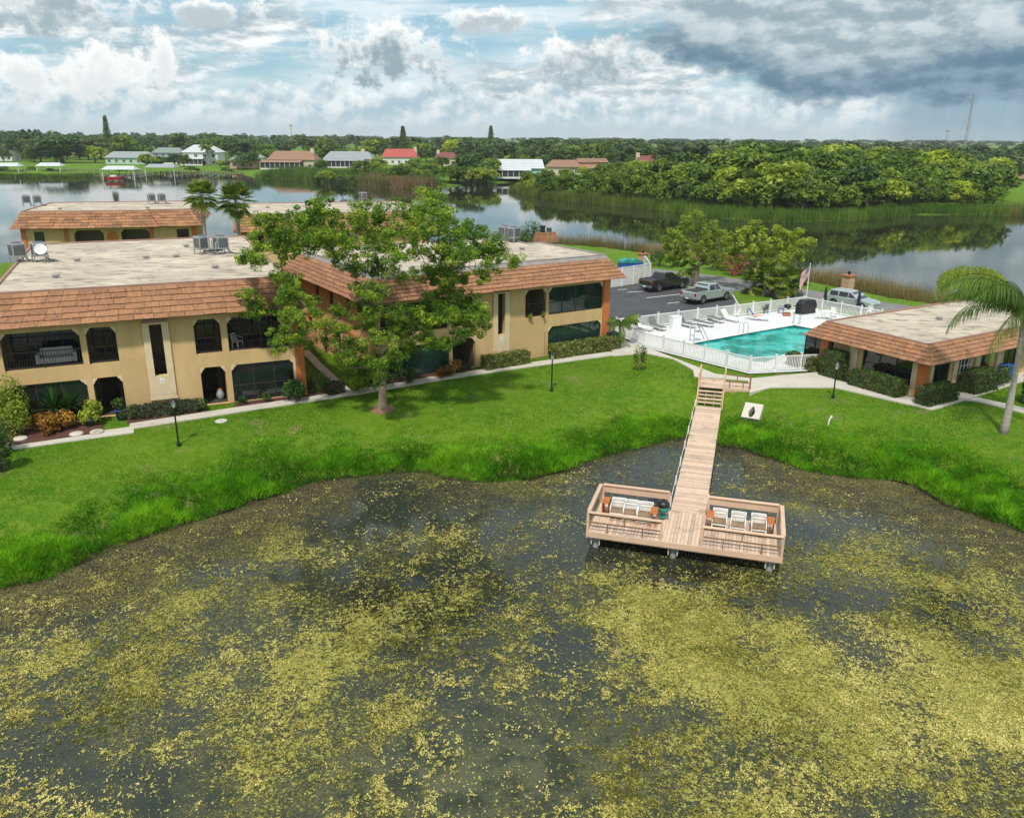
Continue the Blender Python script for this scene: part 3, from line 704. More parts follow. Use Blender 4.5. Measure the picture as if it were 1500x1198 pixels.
def room(root, x0, x1, z0, z1, y0, y1):
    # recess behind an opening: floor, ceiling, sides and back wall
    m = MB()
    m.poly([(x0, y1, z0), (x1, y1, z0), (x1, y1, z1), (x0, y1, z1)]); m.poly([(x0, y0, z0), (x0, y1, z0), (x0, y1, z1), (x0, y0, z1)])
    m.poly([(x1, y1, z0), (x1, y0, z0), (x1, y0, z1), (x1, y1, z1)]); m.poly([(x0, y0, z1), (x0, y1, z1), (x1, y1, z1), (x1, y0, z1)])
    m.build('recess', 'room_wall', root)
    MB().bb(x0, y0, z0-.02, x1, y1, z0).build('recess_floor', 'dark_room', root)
def facade(root, ops_u, ops_l, length, eave, slab_z=(2.35, 3.05), slit=None, glazed=(), rail=(), door=()):
    """ops: list of (x0,x1) from the right corner (x<=0)"""
    uz0, uz1 = slab_z[1], eave-.28; lz0, lz1 = .02, slab_z[0]
    ops = [(a, b, uz0, uz1) for a, b in ops_u]+[(a, b, lz0, lz1) for a, b in ops_l]+[(slit[0], slit[1], slit[2], slit[3])]
    wall_grid(MB(), -length, 0, 0., eave+.45, ops).build('front_wall', 'stucco', root)
    for (a, b, c, d) in ops[:-1]:
        k = .30 if b-a > 2 else .24
        for q, sx in ((a, 1), (b, -1)):
            br = MB(); bracket(br, q, d+.003, k, .34, sx, -.004, .25); br.build('corbel', 'trim_cream', root)
    # pilaster panel round the slit window
    p0, p1 = slit[0]-.36, slit[1]+.36
    wall_grid(MB(), p0, p1, .82, slit[3]+.30, [(slit[0], slit[1], slit[2], slit[3])], .10, -.102).build('stair_panel', 'trim_cream', root)
    MB().bb(p0-.06, -.13, .70, p1+.06, 0, .815).build('panel_sill', 'trim_cream', root)
    MB().bb(p0, -.116, slit[3]+.10, p1, -.103, slit[3]+.30).build('panel_head', 'roof_edge', root)
    room(root, slit[0]-.1, slit[1]+.1, slit[2]-.3, slit[3]+.1, .285, 1.6)
    st = MB()
    for k in range(9): st.bb(slit[0]-.05, .9-.02*k, slit[2]+.05+.1*k, slit[1]+.05, 1.0, slit[2]+.10+.1*k)
    st.bar((slit[0], .6, slit[2]+.9), (slit[1], .6, slit[2]+.5), .04); st.build('stair_flight', 'bronze', root)
    sg = MB().bb((slit[0]+slit[1])/2-.11, -.115, slit[2]-.42, (slit[0]+slit[1])/2+.11, -.103, slit[2]-.14).build('wall_plaque', 'white_plastic', root)
    MB().bb((slit[0]+slit[1])/2-.06, -.122, slit[2]-.33, (slit[0]+slit[1])/2+.06, -.116, slit[2]-.24).build('plaque_mark', 'concrete', sg)
    for i, (a, b) in enumerate(ops_u):
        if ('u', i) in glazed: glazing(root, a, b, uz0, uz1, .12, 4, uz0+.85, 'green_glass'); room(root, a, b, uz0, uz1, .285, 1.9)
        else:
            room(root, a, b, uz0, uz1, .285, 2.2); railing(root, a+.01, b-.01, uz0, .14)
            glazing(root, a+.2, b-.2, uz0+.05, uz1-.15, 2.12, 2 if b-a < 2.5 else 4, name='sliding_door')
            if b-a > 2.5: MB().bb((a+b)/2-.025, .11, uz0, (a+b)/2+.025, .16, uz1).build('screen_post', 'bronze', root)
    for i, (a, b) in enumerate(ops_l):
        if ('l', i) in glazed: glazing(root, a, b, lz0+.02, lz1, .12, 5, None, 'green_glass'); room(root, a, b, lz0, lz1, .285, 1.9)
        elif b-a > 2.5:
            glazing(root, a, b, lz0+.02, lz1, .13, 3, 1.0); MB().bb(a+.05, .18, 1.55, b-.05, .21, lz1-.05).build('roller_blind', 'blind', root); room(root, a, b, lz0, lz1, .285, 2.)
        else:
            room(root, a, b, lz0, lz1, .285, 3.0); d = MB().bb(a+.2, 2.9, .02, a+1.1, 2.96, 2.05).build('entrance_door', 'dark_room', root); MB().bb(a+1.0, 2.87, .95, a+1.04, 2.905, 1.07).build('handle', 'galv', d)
def ac_unit(loc, rz, label, grp, big=1.):
    t = thing('air_conditioner', label, 'air conditioner', loc, rz, grp)
    fr = MB()
    for x in (-.4, .4):
        for y in (-.35, .35): fr.bb(x-.03, y-.03, 0, x+.03, y+.03, .40)
    fr.bb(-.45, -.40, .36, .45, .40, .40); fr.build('stand', 'galv', t)
    MB().bb(-.40, -.38, .40, .40, .38, 1.22).build('casing', 'galv', t, bevel=.02)
    for sx, sy in ((0, -1), (1, 0), (-1, 0)):
        g = MB()
        if sy: g.bb(-.33, -.392, .47, .33, -.381, 1.10)
        else: g.bb(sx*.401 if sx > 0 else -.412, -.31, .47, .412 if sx > 0 else -.401, .31, 1.10)
        g.build('grille', 'ac_grille', t)
    MB().lathe([(.33, 1.22), (.33, 1.26), (.30, 1.27), (.02, 1.25)], 14).build('fan_guard', 'ac_grille', t)
    MB().tube([(.2, -.3, .42), (.35, -.55, .2), (.55, -.75, .06), (.85, -.8, .04)], .035, 5).build('refrigerant_pipe', 'black_metal', t)
    return t
def vent(loc, label):
    t = thing('roof_vent', label, 'roof vent', loc); MB().lathe([(.16, 0), (.16, .12)], 10).build('collar', 'galv', t); MB().lathe([(.24, .12), (.24, .18), (.05, .22)], 10).build('cap', 'flashing', t)

# --- near apartment block with its railings, slit window in the middle
b1 = thing('apartment_building', 'two storey tan block with shingled mansard, balcony railings and flower bed', 'building', (*C1, 0), A1)
o_u = [(-4.06, -.42), (-5.85, -4.42), (-11.3, -9.83), (-15.3, -11.6)]; o_l = [(-4.06, -.42), (-5.75, -4.40), (-11.3, -9.83), (-15.3, -11.6)]
facade(b1, o_u, o_l, 15.72, 5.36, (2.28, 3.08), (-8.14, -7.50, 2.08, 5.02))
for nm, x0, x1, y0, y1 in (('side_wall', -.28, 0., .28, 22.2), ('side_wall', -15.72, -15.44, .28, 22.2), ('back_wall', -15.72, 0., 22.2, 22.5)):
    MB().bb(x0, y0, 0, x1, y1, 5.8).build(nm, 'stucco_orange', b1)
MB().bb(-.40, -.10, 0, .16, .42, 5.35).build('corner_pier', 'orange_paint', b1)
MB().bb(-.52, -.104, 0, -.403, .30, 5.35).build('pier_edge', 'trim_cream', b1)
MB().bb(-9.82, -.013, 0, -8.6, -.002, 3.25).build('repaint_patch', 'stucco_tan', b1)
mansard(b1, [(-15.72, 0), (0, 0), (0, 22.5), (-15.72, 22.5)], 7.15, 5.5, .85, .35, 6, [0])
def on1(s, d, z=0.): return (C1[0]+s*cos(A1)-d*sin(A1), C1[1]+s*sin(A1)+d*cos(A1), z)
# --- second block, green glazed verandas
b2 = thing('apartment_building', 'two storey tan block with green glazed verandas facing the pool', 'building', (*C2, 0), A2)
facade(b2, [(-5.25, -.40), (-7.22, -5.48), (-13.0, -11.25), (-18.1, -13.25)], [(-5.25, -.45), (-7.25, -5.50), (-13.0, -11.25), (-18.1, -13.25)], 18.5, 5.2, (2.12, 2.98), (-9.50, -8.92, 2.03, 4.90), {('u', 0), ('l', 0), ('l', 3)})
MB().bb(-8.5, -.013, 0, -5.56, -.002, 2.9).build('repaint_patch', 'stucco_tan', b2)
MB().bb(-.38, -.10, 0, .20, .45, 5.2).build('corner_pier', 'orange_paint', b2)
MB().bb(-.28, .45, 0, 0, 9, 5.6).build('side_wall', 'stucco_orange', b2)
MB().bb(-18.5, 14.0, 0, -1.2, 14.28, 5.6).build('back_wall', 'stucco_orange', b2)
lw = MB()
# long left wall: built in its own frame, with windows
L_ops = [(1.6, 2.5, .9, 2.1), (3.6, 4.4, 3.6, 4.9), (4.6, 5.4, .3, 2.2), (6.4, 7.2, 3.6, 4.9), (7.4, 8.2, .9, 2.1), (9.6, 10.3, 3.4, 5.0), (10.0, 10.8, .3, 2.2), (12.6, 13.1, 3.0, 5.0)]
def leftwall():
    mb = MB(); wall_grid(mb, 0, 14., 0, 5.6, L_ops, .28)
    mb.v = [(-18.5+y, 14.28-x, z) for x, y, z in mb.v]; mb.build('side_wall', 'stucco_orange', b2)
    for a, b, c, d in L_ops:
        o = MB().bb(-18.36, 14.28-b, c, -18.30, 14.28-a, d).build('window', 'dark_glass', b2)
        MB().bb(-18.56, 14.2-b, d, -18.44, 14.36-a, d+.28).build('window_head', 'orange_paint', o); MB().bb(-18.54, 14.22-b, c-.1, -18.44, 14.34-a, c-.002).build('sill', 'trim_cream', o)
leftwall()
mansard(b2, [(-18.5, 0), (0, 0), (0, 8.8), (-1.3, 8.8), (-1.3, 12.8), (-18.5, 14.28)], 6.85, 5.25, .95, .20, 6, [0, 5], band=.16, mt_edge='flashing')
def on2(s, d, z=0.): return (C2[0]+s*cos(A2)-d*sin(A2), C2[1]+s*sin(A2)+d*cos(A2), z)
# air conditioners and roof gear
def roofpt(px, py, z): return tuple(G(px, py, z))
g = 'air conditioners on the flat roofs'
for i, (px, py, z, rz, lb) in enumerate([(28, 384, 7.12, .45, 'grey air conditioner on the near block roof, beside the satellite dish unit'), (60, 383, 7.12, .3, 'grey air conditioner carrying a satellite dish on the near block roof'),
     (297, 372, 7.12, .5, 'grey faced air conditioner on the near block roof by the pipe tangle'), (325, 372, 7.12, .35, 'dark faced air conditioner on the near block roof by the pipe tangle'),
     (739, 353, 6.82, .5, 'pale air conditioner on the pool side block roof'), (752, 355, 6.82, .5, 'dark green air conditioner beside a pale one on the pool side block roof'),
     (40, 302, 6.8, .2, 'dark air conditioner at the far end of the far left lakeside roof'), (56, 302, 6.8, .2, 'grey air conditioner at the far end of the far left lakeside roof'),
     (223, 299, 6.8, .2, 'dark air conditioner on the lakeside roof above the sabal palm'), (238, 299, 6.8, .2, 'grey air conditioner on the lakeside roof above the sabal palm'), (532, 296, 6.8, .3, 'white air conditioner on the lakeside roof behind the big tree')]):
    ac_unit(roofpt(px, py, z), A1+rz, lb, g)
d = thing('satellite_dish', 'pale satellite dish fixed to the air conditioner on the near roof', 'satellite dish', roofpt(64, 384, 7.12), A1)
MB().lathe([(.02, 0), (.2, .03), (.36, .11), (.34, .11), (.2, .045), (.02, .02)], 16).build('reflector', 'white_paint', d).matrix_local = Matrix.Translation((0, -.5, .85)) @ Matrix.Rotation(radians(62), 4, 'X')
MB().tube([(0, -.5, .85), (.1, -.35, .5), (.1, -.35, 0)], .025).tube([(0, -.5, .75), (.05, -.95, .8)], .015).build('mast', 'galv', d)
for i, (px, py, z, lb) in enumerate([(82, 407, 7.12, 'low roof vent alone near the front edge of the near block roof'), (113, 383, 7.12, 'roof vent beside the satellite dish air conditioner'), (214, 379, 7.12, 'roof vent in the middle of the near block roof'), (258, 377, 7.12, 'roof vent close to the pipe tangle on the near roof'), (273, 362, 7.12, 'roof vent at the back edge of the near block roof'), (315, 393, 7.12, 'roof vent under the tree branches on the near block roof'), (765, 366, 6.82, 'roof vent on the pool side block roof'), (88, 307, 6.8, 'roof vent on the far left lakeside roof'), (216, 306, 6.8, 'roof vent on the lakeside roof near its right end'), (392, 305, 6.8, 'roof vent on the lakeside roof right of the palms')]):
    vent(roofpt(px, py, z), lb)
pt = thing('pipe_stack', 'tangle of roof pipes between two air conditioners on the near block', 'roof pipes', roofpt(312, 374, 7.12), A1)
for k, (x, h) in enumerate([(-.2, 1.2), (0, 1.0), (.25, .8)]): MB().tube([(x, 0, 0), (x, 0, h), (x+.1, 0, h+.08)], .05).build('pipe', 'galv', pt)
MB().tube([(-.6, .1, .3), (0, -.2, .35), (.7, .1, .3)], .06).build('pipe', 'black_metal', pt)
ck = thing('roof_curb', 'low shingled roof curb with dark vents on the pool side block', 'roof curb', roofpt(799, 354, 6.82), A2)
for k in range(4): MB().box((0, 0, .1+.19*k), (1.75-.1*k, 1.2-.1*k, .19)).build('shingle', 'shingle', ck)
MB().lathe([(.2, .77), (.2, 1.2), (.26, 1.2), (.26, 1.3)], 10, (-.3, 0, 0)).build('vent_pipe', 'black_metal', ck)
MB().lathe([(.2, .77), (.2, 1.0), (.24, 1.08)], 10, (.35, 0, 0)).build('vent_pipe', 'green_box', ck)

# --- two lakeside blocks farther back
def far_block(name_label, corner, ang, length, depth, zt, ze, bump, openings, circle, left_side=False):
    t = thing('apartment_building', name_label, 'building', (*corner, 0), ang)
    ops = [(a, b, z0, z1) for a, b, z0, z1 in openings]
    wall_grid(MB(), 0, length, 0, ze+.4, ops).build('front_wall', 'stucco', t)
    for a, b, z0, z1 in ops:
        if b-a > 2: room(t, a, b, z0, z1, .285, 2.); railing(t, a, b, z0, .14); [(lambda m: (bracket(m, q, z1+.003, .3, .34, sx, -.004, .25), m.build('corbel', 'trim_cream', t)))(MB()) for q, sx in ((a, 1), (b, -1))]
        else: glazing(t, a, b, z0, z1, .1, 1, (z0+z1)/2)
    for x in (-.06, length-.4): MB().bb(x, -.12, 0, x+.46, .4, ze).build('corner_pier', 'orange_paint', t)
    for x in bump: MB().bb(x, -.12, 0, x+.4, -.002, ze).build('pier', 'orange_paint', t)
    if circle: MB().lathe([(.62, 0), (.62, .05)], 24).build('roundel', 'orange_paint', t).matrix_local = Matrix.Translation((circle, 0, ze-1.15)) @ Matrix.Rotation(radians(90), 4, 'X')
    sops = [(d_, d_+.8, 3.5, 4.9) for d_ in (2.2, 5.4, 8.6, 11.5)] if left_side else []
    mb = MB(); wall_grid(mb, .3, depth-.3, 0, ze+.4, sops, .28); mb.v = [(y, depth-x, z) for x, y, z in mb.v]; mb.build('side_wall', 'stucco_tan', t)
    for a, b, c, d_ in sops: MB().bb(.12, depth-b, c, .18, depth-a, d_).build('window', 'dark_glass', t)
    if left_side:
        for d_ in (1.2, 4.6, 7.9): MB().bb(-.12, d_, 0, -.002, d_+.35, ze).build('pilaster', 'stucco_orange', t)
    MB().bb(length-.28, .28, 0, length, depth-.3, ze+.4).build('side_wall', 'stucco_tan', t); MB().bb(0, depth-.3, 0, length, depth, ze+.4).build('back_wall', 'stucco_tan', t)
    P = [(0, 0), (length, 0), (length, depth), (0, depth)]
    if bump: P = [(0, 0), (bump[0], 0), (bump[0]+.01, -.55), (bump[-1]+.4, -.55), (bump[-1]+.41, 0), (length, 0), (length, depth), (0, depth)]
    mansard(t, P, zt, ze, .8, .3, 6, [0, 1, 2, 3, 4, len(P)-1], True, wd=.9); return t
p = G(26, 311.5, 6.8); far_block('lakeside tan block with an orange roundel between two arched openings', (p[0], p[1]), radians(15.5), 17.9, 13.5, 6.85, 5.1, (4.2, 13.0), [(1.2, 2.2, 2.9, 4.7), (5.2, 8.2, 2.7, 4.75), (10.0, 13.0, 2.7, 4.75), (15.9, 17.2, 2.9, 4.7)], 9.1)
p = G(352, 316, 6.8); far_block('lakeside tan block with windowed side wall behind the fan palms', (p[0], p[1]), radians(17.5), 20., 16., 6.85, 5.1, (), [(1.0, 2.2, 2.9, 4.7), (4.0, 7.0, 2.7, 4.75), (8.6, 11.6, 2.7, 4.75), (13, 16, 2.7, 4.75)], None, True)

# --- pool clubhouse
def clubhouse():
    ct = G(1360, 506, 3.3); A = radians(32.)          # right face direction is (cos(90-57)...)
    aL = atan2(*(G(1211, 472, 3.3)-ct)[[1, 0]]); L = np.linalg.norm((G(1211, 472, 3.3)-ct)[:2])
    t = thing('clubhouse', 'single storey pool clubhouse with flat roof and clipped hedges', 'clubhouse', (ct[0], ct[1], 0), aL-pi/2)
    # local frame: y runs along the pool-side left face, x along the right face
    W_, D_ = 16., L
    # left face is x=0 plane, right face is y=0 plane; corner at origin
    opsL = [(.75, 4.3, .5, 2.15), (6.6, 9.0, .5, 2.2)]
    mb = MB(); wall_grid(mb, -D_, 0, 0, 2.7, [(-b, -a, c, d) for a, b, c, d in opsL], .25); mb.v = [(y, -x, z) for x, y, z in mb.v]; mb.f = [f for f in mb.f]; mb.build('side_wall', 'stucco', t)
    opsR = [(.9, 2.7, .3, 2.2), (3.6, 4.7, 1.1, 2.2), (6.0, 7.0, .05, 2.1), (8.6, 10.2, .6, 2.1)]
    wall_grid(MB(), .25, W_, 0, 2.7, opsR, .25).build('front_wall', 'stucco', t)
    MB().bb(.25, D_-.25, 0, W_, D_, 2.7).build('back_wall', 'stucco', t); MB().bb(W_-.25, .25, 0, W_, D_-.25, 2.7).build('side_wall', 'stucco', t)
    for a, b, c, d in opsL:
        o = MB().bb(.14, a, c, .17, b, d).build('window', 'dark_glass', t)
        for k in range(4): MB().bb(.10, a+(b-a)*k/3-.03, c, .138, a+(b-a)*k/3+.03, d).build('frame', 'bronze', o)
        MB().bb(.10, a, (c+d)/2-.02, .138, b, (c+d)/2+.02).build('frame', 'bronze', o)
    for i, (a, b, c, d) in enumerate(opsR):
        if i == 1:
            o = MB().bb(a, .10, c, b, .13, d).build('window', 'dark_glass', t)
            for k in range(4): MB().bb(a+(b-a)*k/3-.03, -.13, c-.1, a+(b-a)*k/3+.03, -.09, d-.1).build('grille_bar', 'white_paint', o)
            for z in (c-.1, (c+d)/2-.1, d-.1): MB().bb(a-.05, -.14, z-.02, b+.05, -.08, z+.02).build('grille_bar', 'white_paint', o)
        else: glazing(t, a, b, c, d, .12, 2, name='door' if i == 2 else 'window')
    MB().bb(-.22, -.25, 0, .30, .28, 2.35).build('corner_pier', 'orange_paint', t); MB().bb(.303, -.12, 0, .85, -.003, 2.4).build('pilaster', 'trim_cream', t); MB().bb(-.12, .285, 0, -.003, .7, 2.4).build('pilaster', 'trim_cream', t)
    MB().bb(-.22, D_-.5, 0, .3, D_+.1, 2.4).build('corner_pier', 'orange_paint', t); MB().bb(-.12, 4.6, 0, -.003, 5.2, 2.4).build('pilaster', 'trim_cream', t)
    for x in (2.9, 5.2, 7.6): MB().bb(x, -.14, 0, x+.45, -.003, 2.4).build('pilaster', 'trim_cream', t)
    mansard(t, [(0, 0), (W_, 0), (W_, D_), (0, D_)], 3.35, 2.35, .95, .0, 5, [0, 3], wd=.55)
    return t, ct, aL
club, CT, CA = clubhouse()
vent(roofpt(1376, 468, 3.33), 'low dark roof vent on the clubhouse roof')
# ------------------------------------------------------------------ wooden dock

dock = thing('dock', 'pale timber dock with railed platform, long boardwalk and steps to the path', 'dock', (DO[0], DO[1], 0), DA)
def dl(px, py, z):
    p = G(px, py, z); x, y = p[0]-DO[0], p[1]-DO[1]; return x*cos(-DA)-y*sin(-DA), x*sin(-DA)+y*cos(-DA)
PW, PD = 7.86, 3.1
ye = dl(1032, 594, DZ)[1]
def board(w_, l_, nm): return MB().box((0, 0, 0), (w_, l_, .04)).mesh(nm, 'wood_deck')
m_along = board(.138, PD, 'board'); m_across = MB().box((0, 0, 0), (WX1-WX0, .138, .04)).mesh('board', 'wood_deck')
n = int(PW/.146)
for k in range(n):
    x = .07+(PW-.14)*k/(n-1)
    link('board', m_along, dock, (x, PD/2, DZ-.02+RR.uniform(-.004, .004)))
n = int((ye-PD-.1)/.146)
for k in range(n): link('board', m_across, dock, ((WX0+WX1)/2+RR.uniform(-.008, .008), PD+.075+k*.146, DZ-.02+RR.uniform(-.004, .004)))
# structure below
for y in (.02, PD-.02): MB().bb(0, y-.02, DZ-.28, PW, y+.02, DZ-.045).build('rim_joist', 'wood_rail', dock)
for x in (-.025, PW+.025): MB().bb(x-.02, 0, DZ-.28, x+.02, PD, DZ-.0).build('rim_joist', 'wood_rail', dock)
MB().bb(0, -.045, DZ-.22, PW, -.004, DZ+.02).build('fascia_board', 'wood_rail', dock)
for x in (WX0+.03, WX1-.03): MB().bb(x-.025, PD, DZ-.25, x+.025, ye, DZ-.045).build('stringer', 'wood_rail', dock)
pile = MB().lathe([(.13, -1.9), (.13, 0)], 10).mesh('pile', 'concrete_pile')
for x, y in [(.35, .3), (.35, 2.8), (3.6, .3), (7.45, .3), (7.45, 2.8), (4.3, 2.8)]: link('pile', pile, dock, (x, y, DZ-.28))
cap = MB().box((0, 0, 0), (.05, .05, .34)).mesh('bracket_post', 'concrete')
for x in (.18, 3.42, 3.78, 7.28, 7.62, .52): link('bracket_post', cap, dock, (x, .12, DZ-.44))
for y in np.arange(PD+2.5, ye, 2.6):
    for x in (WX0+.1, WX1-.1): MB().lathe([(.08, -1.6), (.08, 0)], 8).build('pile', 'wood_dark', dock, loc=(x, y, DZ-.2))
# railings
RH = .9
def rail_run(a, b, mid=True):
    a, b = Vector(a), Vector(b); L = (b-a).length; up = Vector((0, 0, 1))
    MB().bar(a+up*(DZ+RH), b+up*(DZ+RH), .16, .045).build('top_rail', 'wood_rail', dock)
    MB().bar(a+up*(DZ+RH-.07), b+up*(DZ+RH-.07), .04, .09).build('rail', 'brown_rail' if mid else 'wood_rail', dock)
    if mid:
        MB().bar(a+up*(DZ+.45), b+up*(DZ+.45), .04, .06).build('rail', 'brown_rail', dock)
        for f, z0, z1 in ((.5, .48, .82), (.27, .02, .42), (.75, .02, .42)): p = a.lerp(b, f); MB().box((p.x, p.y, DZ+(z0+z1)/2), (.05, .05, z1-z0)).build('rail_post', 'brown_rail', dock)
    else:
        MB().bar(a+up*(DZ+.66), b+up*(DZ+.66), .035, .25).build('rail_board', 'wood_rail', dock)
    for p in (a, b): MB().box((p.x, p.y, DZ+RH/2-.12), (.10, .10, RH+.16)).build('corner_post', 'wood_rail', dock)
rail_run((.02, .02, 0), (3.08, .02, 0)); rail_run((4.72, .02, 0), (PW-.02, .02, 0))
rail_run((.02, .13, 0), (.02, PD-.05, 0), False); rail_run((PW-.02, .13, 0), (PW-.02, PD-.05, 0), False)
rail_run((.13, PD-.02, 0), (WX0-.1, PD-.02, 0), False); rail_run((WX1+.1, PD-.02, 0), (PW-.13, PD-.02, 0), False)
# steps and landing
for k in range(5):
    z = DZ+.165*(k); y = ye+.05+.27*k
    if k < 4: MB().bb(WX0+.03, y+.02, z+.125, WX1-.03, y+.29, z+.165).build('step_tread', 'wood_deck', dock)
    if k < 4:
        for x in (WX0+.05, WX0+.5, WX1-.5, WX1-.05): MB().bb(x-.02, y+.05, z-.02, x+.02, y+.27, z+.12).build('step_carriage', 'wood_rail', dock)
for x in (WX0-.03, WX1+.03): MB().prof([(0, 0), (1.2, .72), (1.2, .44), (.25, -.2), (0, -.2)], -.025, .025).build('stringer', 'wood_rail', dock, loc=(x, ye, DZ), rz=pi/2)
yl = ye+1.15; LX1 = dl(1098, 572, 0)[0]
n = 14
for k in range(n): MB().box((0, 0, 0), (WX1-WX0, .138, .04)); link('board', m_across, dock, ((WX0+WX1)/2, yl+.07+k*.146, .045))
mb_ = MB().box((0, 0, 0), (LX1-WX1, .138, .04)).mesh('board', 'wood_deck')
for k in range(9): link('board', mb_, dock, ((WX1+LX1)/2, yl+.07+k*.146+.3, .042))
MB().bb(WX1, yl+.25, -.25, LX1, yl+.30, .02).build('rim_joist', 'wood_rail', dock)
for x in (WX0-.02, WX1+.02):
    for y in (yl+.05, yl+1.9): MB().bb(x-.05, y-.05, -.5, x+.05, y+.05, 1.0 if x < 4 else .92).build('landing_post', 'wood_rail', dock)
MB().bb(WX0-.06, yl+.1, .93, WX0+.02, yl+1.85, 1.0).build('top_rail', 'wood_rail', dock); MB().bb(WX0-.04, yl+.1, .1, WX0, yl+1.85, .9).build('side_board', 'wood_rail', dock)
MB().bb(WX1+.07, yl+.33, .86, LX1, yl+.38, .92).build('rail', 'brown_rail', dock); MB().bb(WX1+.07, yl+.33, .42, LX1, yl+.38, .48).build('rail', 'brown_rail', dock)
MB().bb(LX1-.05, yl+.3, -.2, LX1+.05, yl+.4, .98).build('landing_post', 'brown_rail', dock)
for f, z0, z1 in ((.5, .48, .88), (.22, .06, .42), (.74, .06, .42)): x = WX1+(LX1-WX1)*f; MB().bb(x-.03, yl+.33, z0, x+.03, yl+.38, z1).build('rail_post', 'brown_rail', dock)
lp = MB().box((0, 0, .2), (.06, .06, .46)).mesh('edge_post', 'white_paint')
for k in range(7): link('edge_post', lp, dock, (WX0-.06, PD+.5+k*(ye-PD-.9)/6, DZ+.02))
MB().tube([(WX0-.06, PD+.5+k*(ye-PD-.9)/24, DZ+.40-(.06 if k % 4 else 0)) for k in range(25)], .014, 5).build('rope_rail', 'white_paint', dock)
for k in range(3): link('edge_post', lp, dock, (WX1+.05, PD+.35+k*.45, DZ+.02))
MB().tube([(WX1+.05, PD+.3, DZ+.42), (WX1+.05, PD+1.3, DZ+.42)], .02, 5).build('grab_rail', 'white_paint', dock)

# ------------------------------------------------------------------ dock seats
def make_dock_chair():
    t = thing('dock_chair', 'x', 'chair', (0, 0, 0), 0, 'white framed chairs on the dock platform')
    f = MB()
    for x in (-.29, .29):
        f.tube([(x, -.46, .02), (x, -.44, .36), (x, -.30, .47), (x, -.05, .47), (x, .22, .36), (x, .36, .02)], .024, 6)
        f.tube([(x, .16, .40), (x, .34, .55), (x, .50, .68)], .024, 6); f.tube([(x, -.44, .36), (x, -.40, .60), (x, .36, .62)], .022, 6)
    for a, b in (((-.29, -.45, .34), (.29, -.45, .34)), ((-.29, -.455, .16), (.29, -.455, .16)), ((-.29, .50, .68), (.29, .50, .68)), ((-.29, .18, .40), (.29, .18, .40)), ((-.29, .34, .2), (.29, .34, .2)), ((-.29, .34, .55), (.29, .34, .55))): f.tube([a, b], .022, 6)
    f.build('frame', 'white_plastic', t, smooth=True)
    seat = [(-.44, .35), (-.40, .42), (-.32, .475), (-.22, .49), (-.11, .485), (0, .465), (.10, .43)]
    for k in range(6):
        (y0, z0), (y1, z1) = seat[k], seat[k+1]; MB().bar((0, y0+.006, z0), (0, y1-.006, z1), .54, .02).build('seat_strap', 'strap_tan', t)
    for k in range(3):
        f0, f1 = k/3+.02, (k+1)/3-.02; MB().bar((0, .18+.31*f0, .42+.26*f0), (0, .18+.31*f1, .42+.26*f1), .54, .02).build('back_strap', 'strap_pale', t)
    return t
chair0 = make_dock_chair(); first = True
names = [('left group', 'beside the orange slatted table at the platform corner'), ('left', 'middle of the three chairs by the teal cooker'), ('left', 'next to the teal cooker'), ('r', 'beside the orange slatted table by the boardwalk end'), ('r', 'middle of the three chairs away from the cooker'), ('r', 'at the railed end away from the cooker')]
for i, (px, py) in enumerate([(905, 746), (924, 749), (945, 752), (1054, 762), (1081, 767), (1111, 770)]):
    p = G(px, py, -.45); lb = 'white framed dock chair with tan straps, '+names[i][1]
    o = chair0 if i == 0 else copy_tree(chair0)
    o.location = (p[0], p[1], DZ+.003); o.rotation_euler = (0, 0, DA+RR.uniform(-.05, .05)); o['label'] = lb
def make_side_table():
    t = thing('side_table', 'x', 'side table', (0, 0, 0), 0, 'orange slatted tables on the dock'); t.scale = (1., 1.35, 1.1)
    for y in (-.2, -.07, .06, .19): MB().box((0, y, .60), (.30, .115, .03)).build('top_slat', 'cedar_orange', t)
    for sx in (-.13, .13):
        for y in (-.19, -.063, .063, .19): MB().box((sx, y, .30), (.025, .105, .54)).build('side_slat', 'cedar_orange', t)
        MB().box((sx, 0, .035), (.04, .5, .07)).build('foot_rail', 'cedar_orange', t)
    return t
tb0 = make_side_table()
for i, (px, py, lb) in enumerate([(888, 742, 'orange slatted side table in the platform corner'), (958, 757, 'orange slatted side table between the chairs and the teal cooker'), (1040, 762, 'orange slatted side table by the end of the boardwalk'), (1128, 772, 'orange slatted side table at the railed end away from the cooker')]):
    p = G(px, py, -.45); o = tb0 if i == 0 else copy_tree(tb0); o.location = (p[0], p[1], DZ+.003); o.rotation_euler = (0, 0, DA); o['label'] = lb
p = G(971, 748, -.4)
t = thing('charcoal_cooker', 'teal drum cooker with black lid standing on the dock', 'cooker', (p[0], p[1], DZ+.003), DA)
MB().lathe([(.10, .32), (.26, .42), (.29, .62), (.28, .63)], 16).build('bowl', 'teal_plastic', t, smooth=True)
MB().lathe([(.29, .632), (.27, .78), (.16, .88), (.03, .91)], 16).build('lid', 'black_metal', t, smooth=True); MB().box((0, 0, .94), (.12, .03, .04)).build('lid_handle', 'black_metal', t)
for k in range(3): MB().tube([(.17*cos(k*2.1), .17*sin(k*2.1), .42), (.27*cos(k*2.1), .27*sin(k*2.1), 0)], .018).build('leg', 'teal_plastic', t)
MB().lathe([(.19, .16), (.19, .20)], 12).build('ash_tray', 'teal_plastic', t)
p = G(958, 735, -.4); t = thing('folding_stool', 'black folding stool beside the teal cooker on the dock', 'stool', (p[0], p[1], DZ+.003), DA+.4)
MB().box((0, 0, .45), (.42, .36, .04)).build('seat', 'navy_fabric', t)
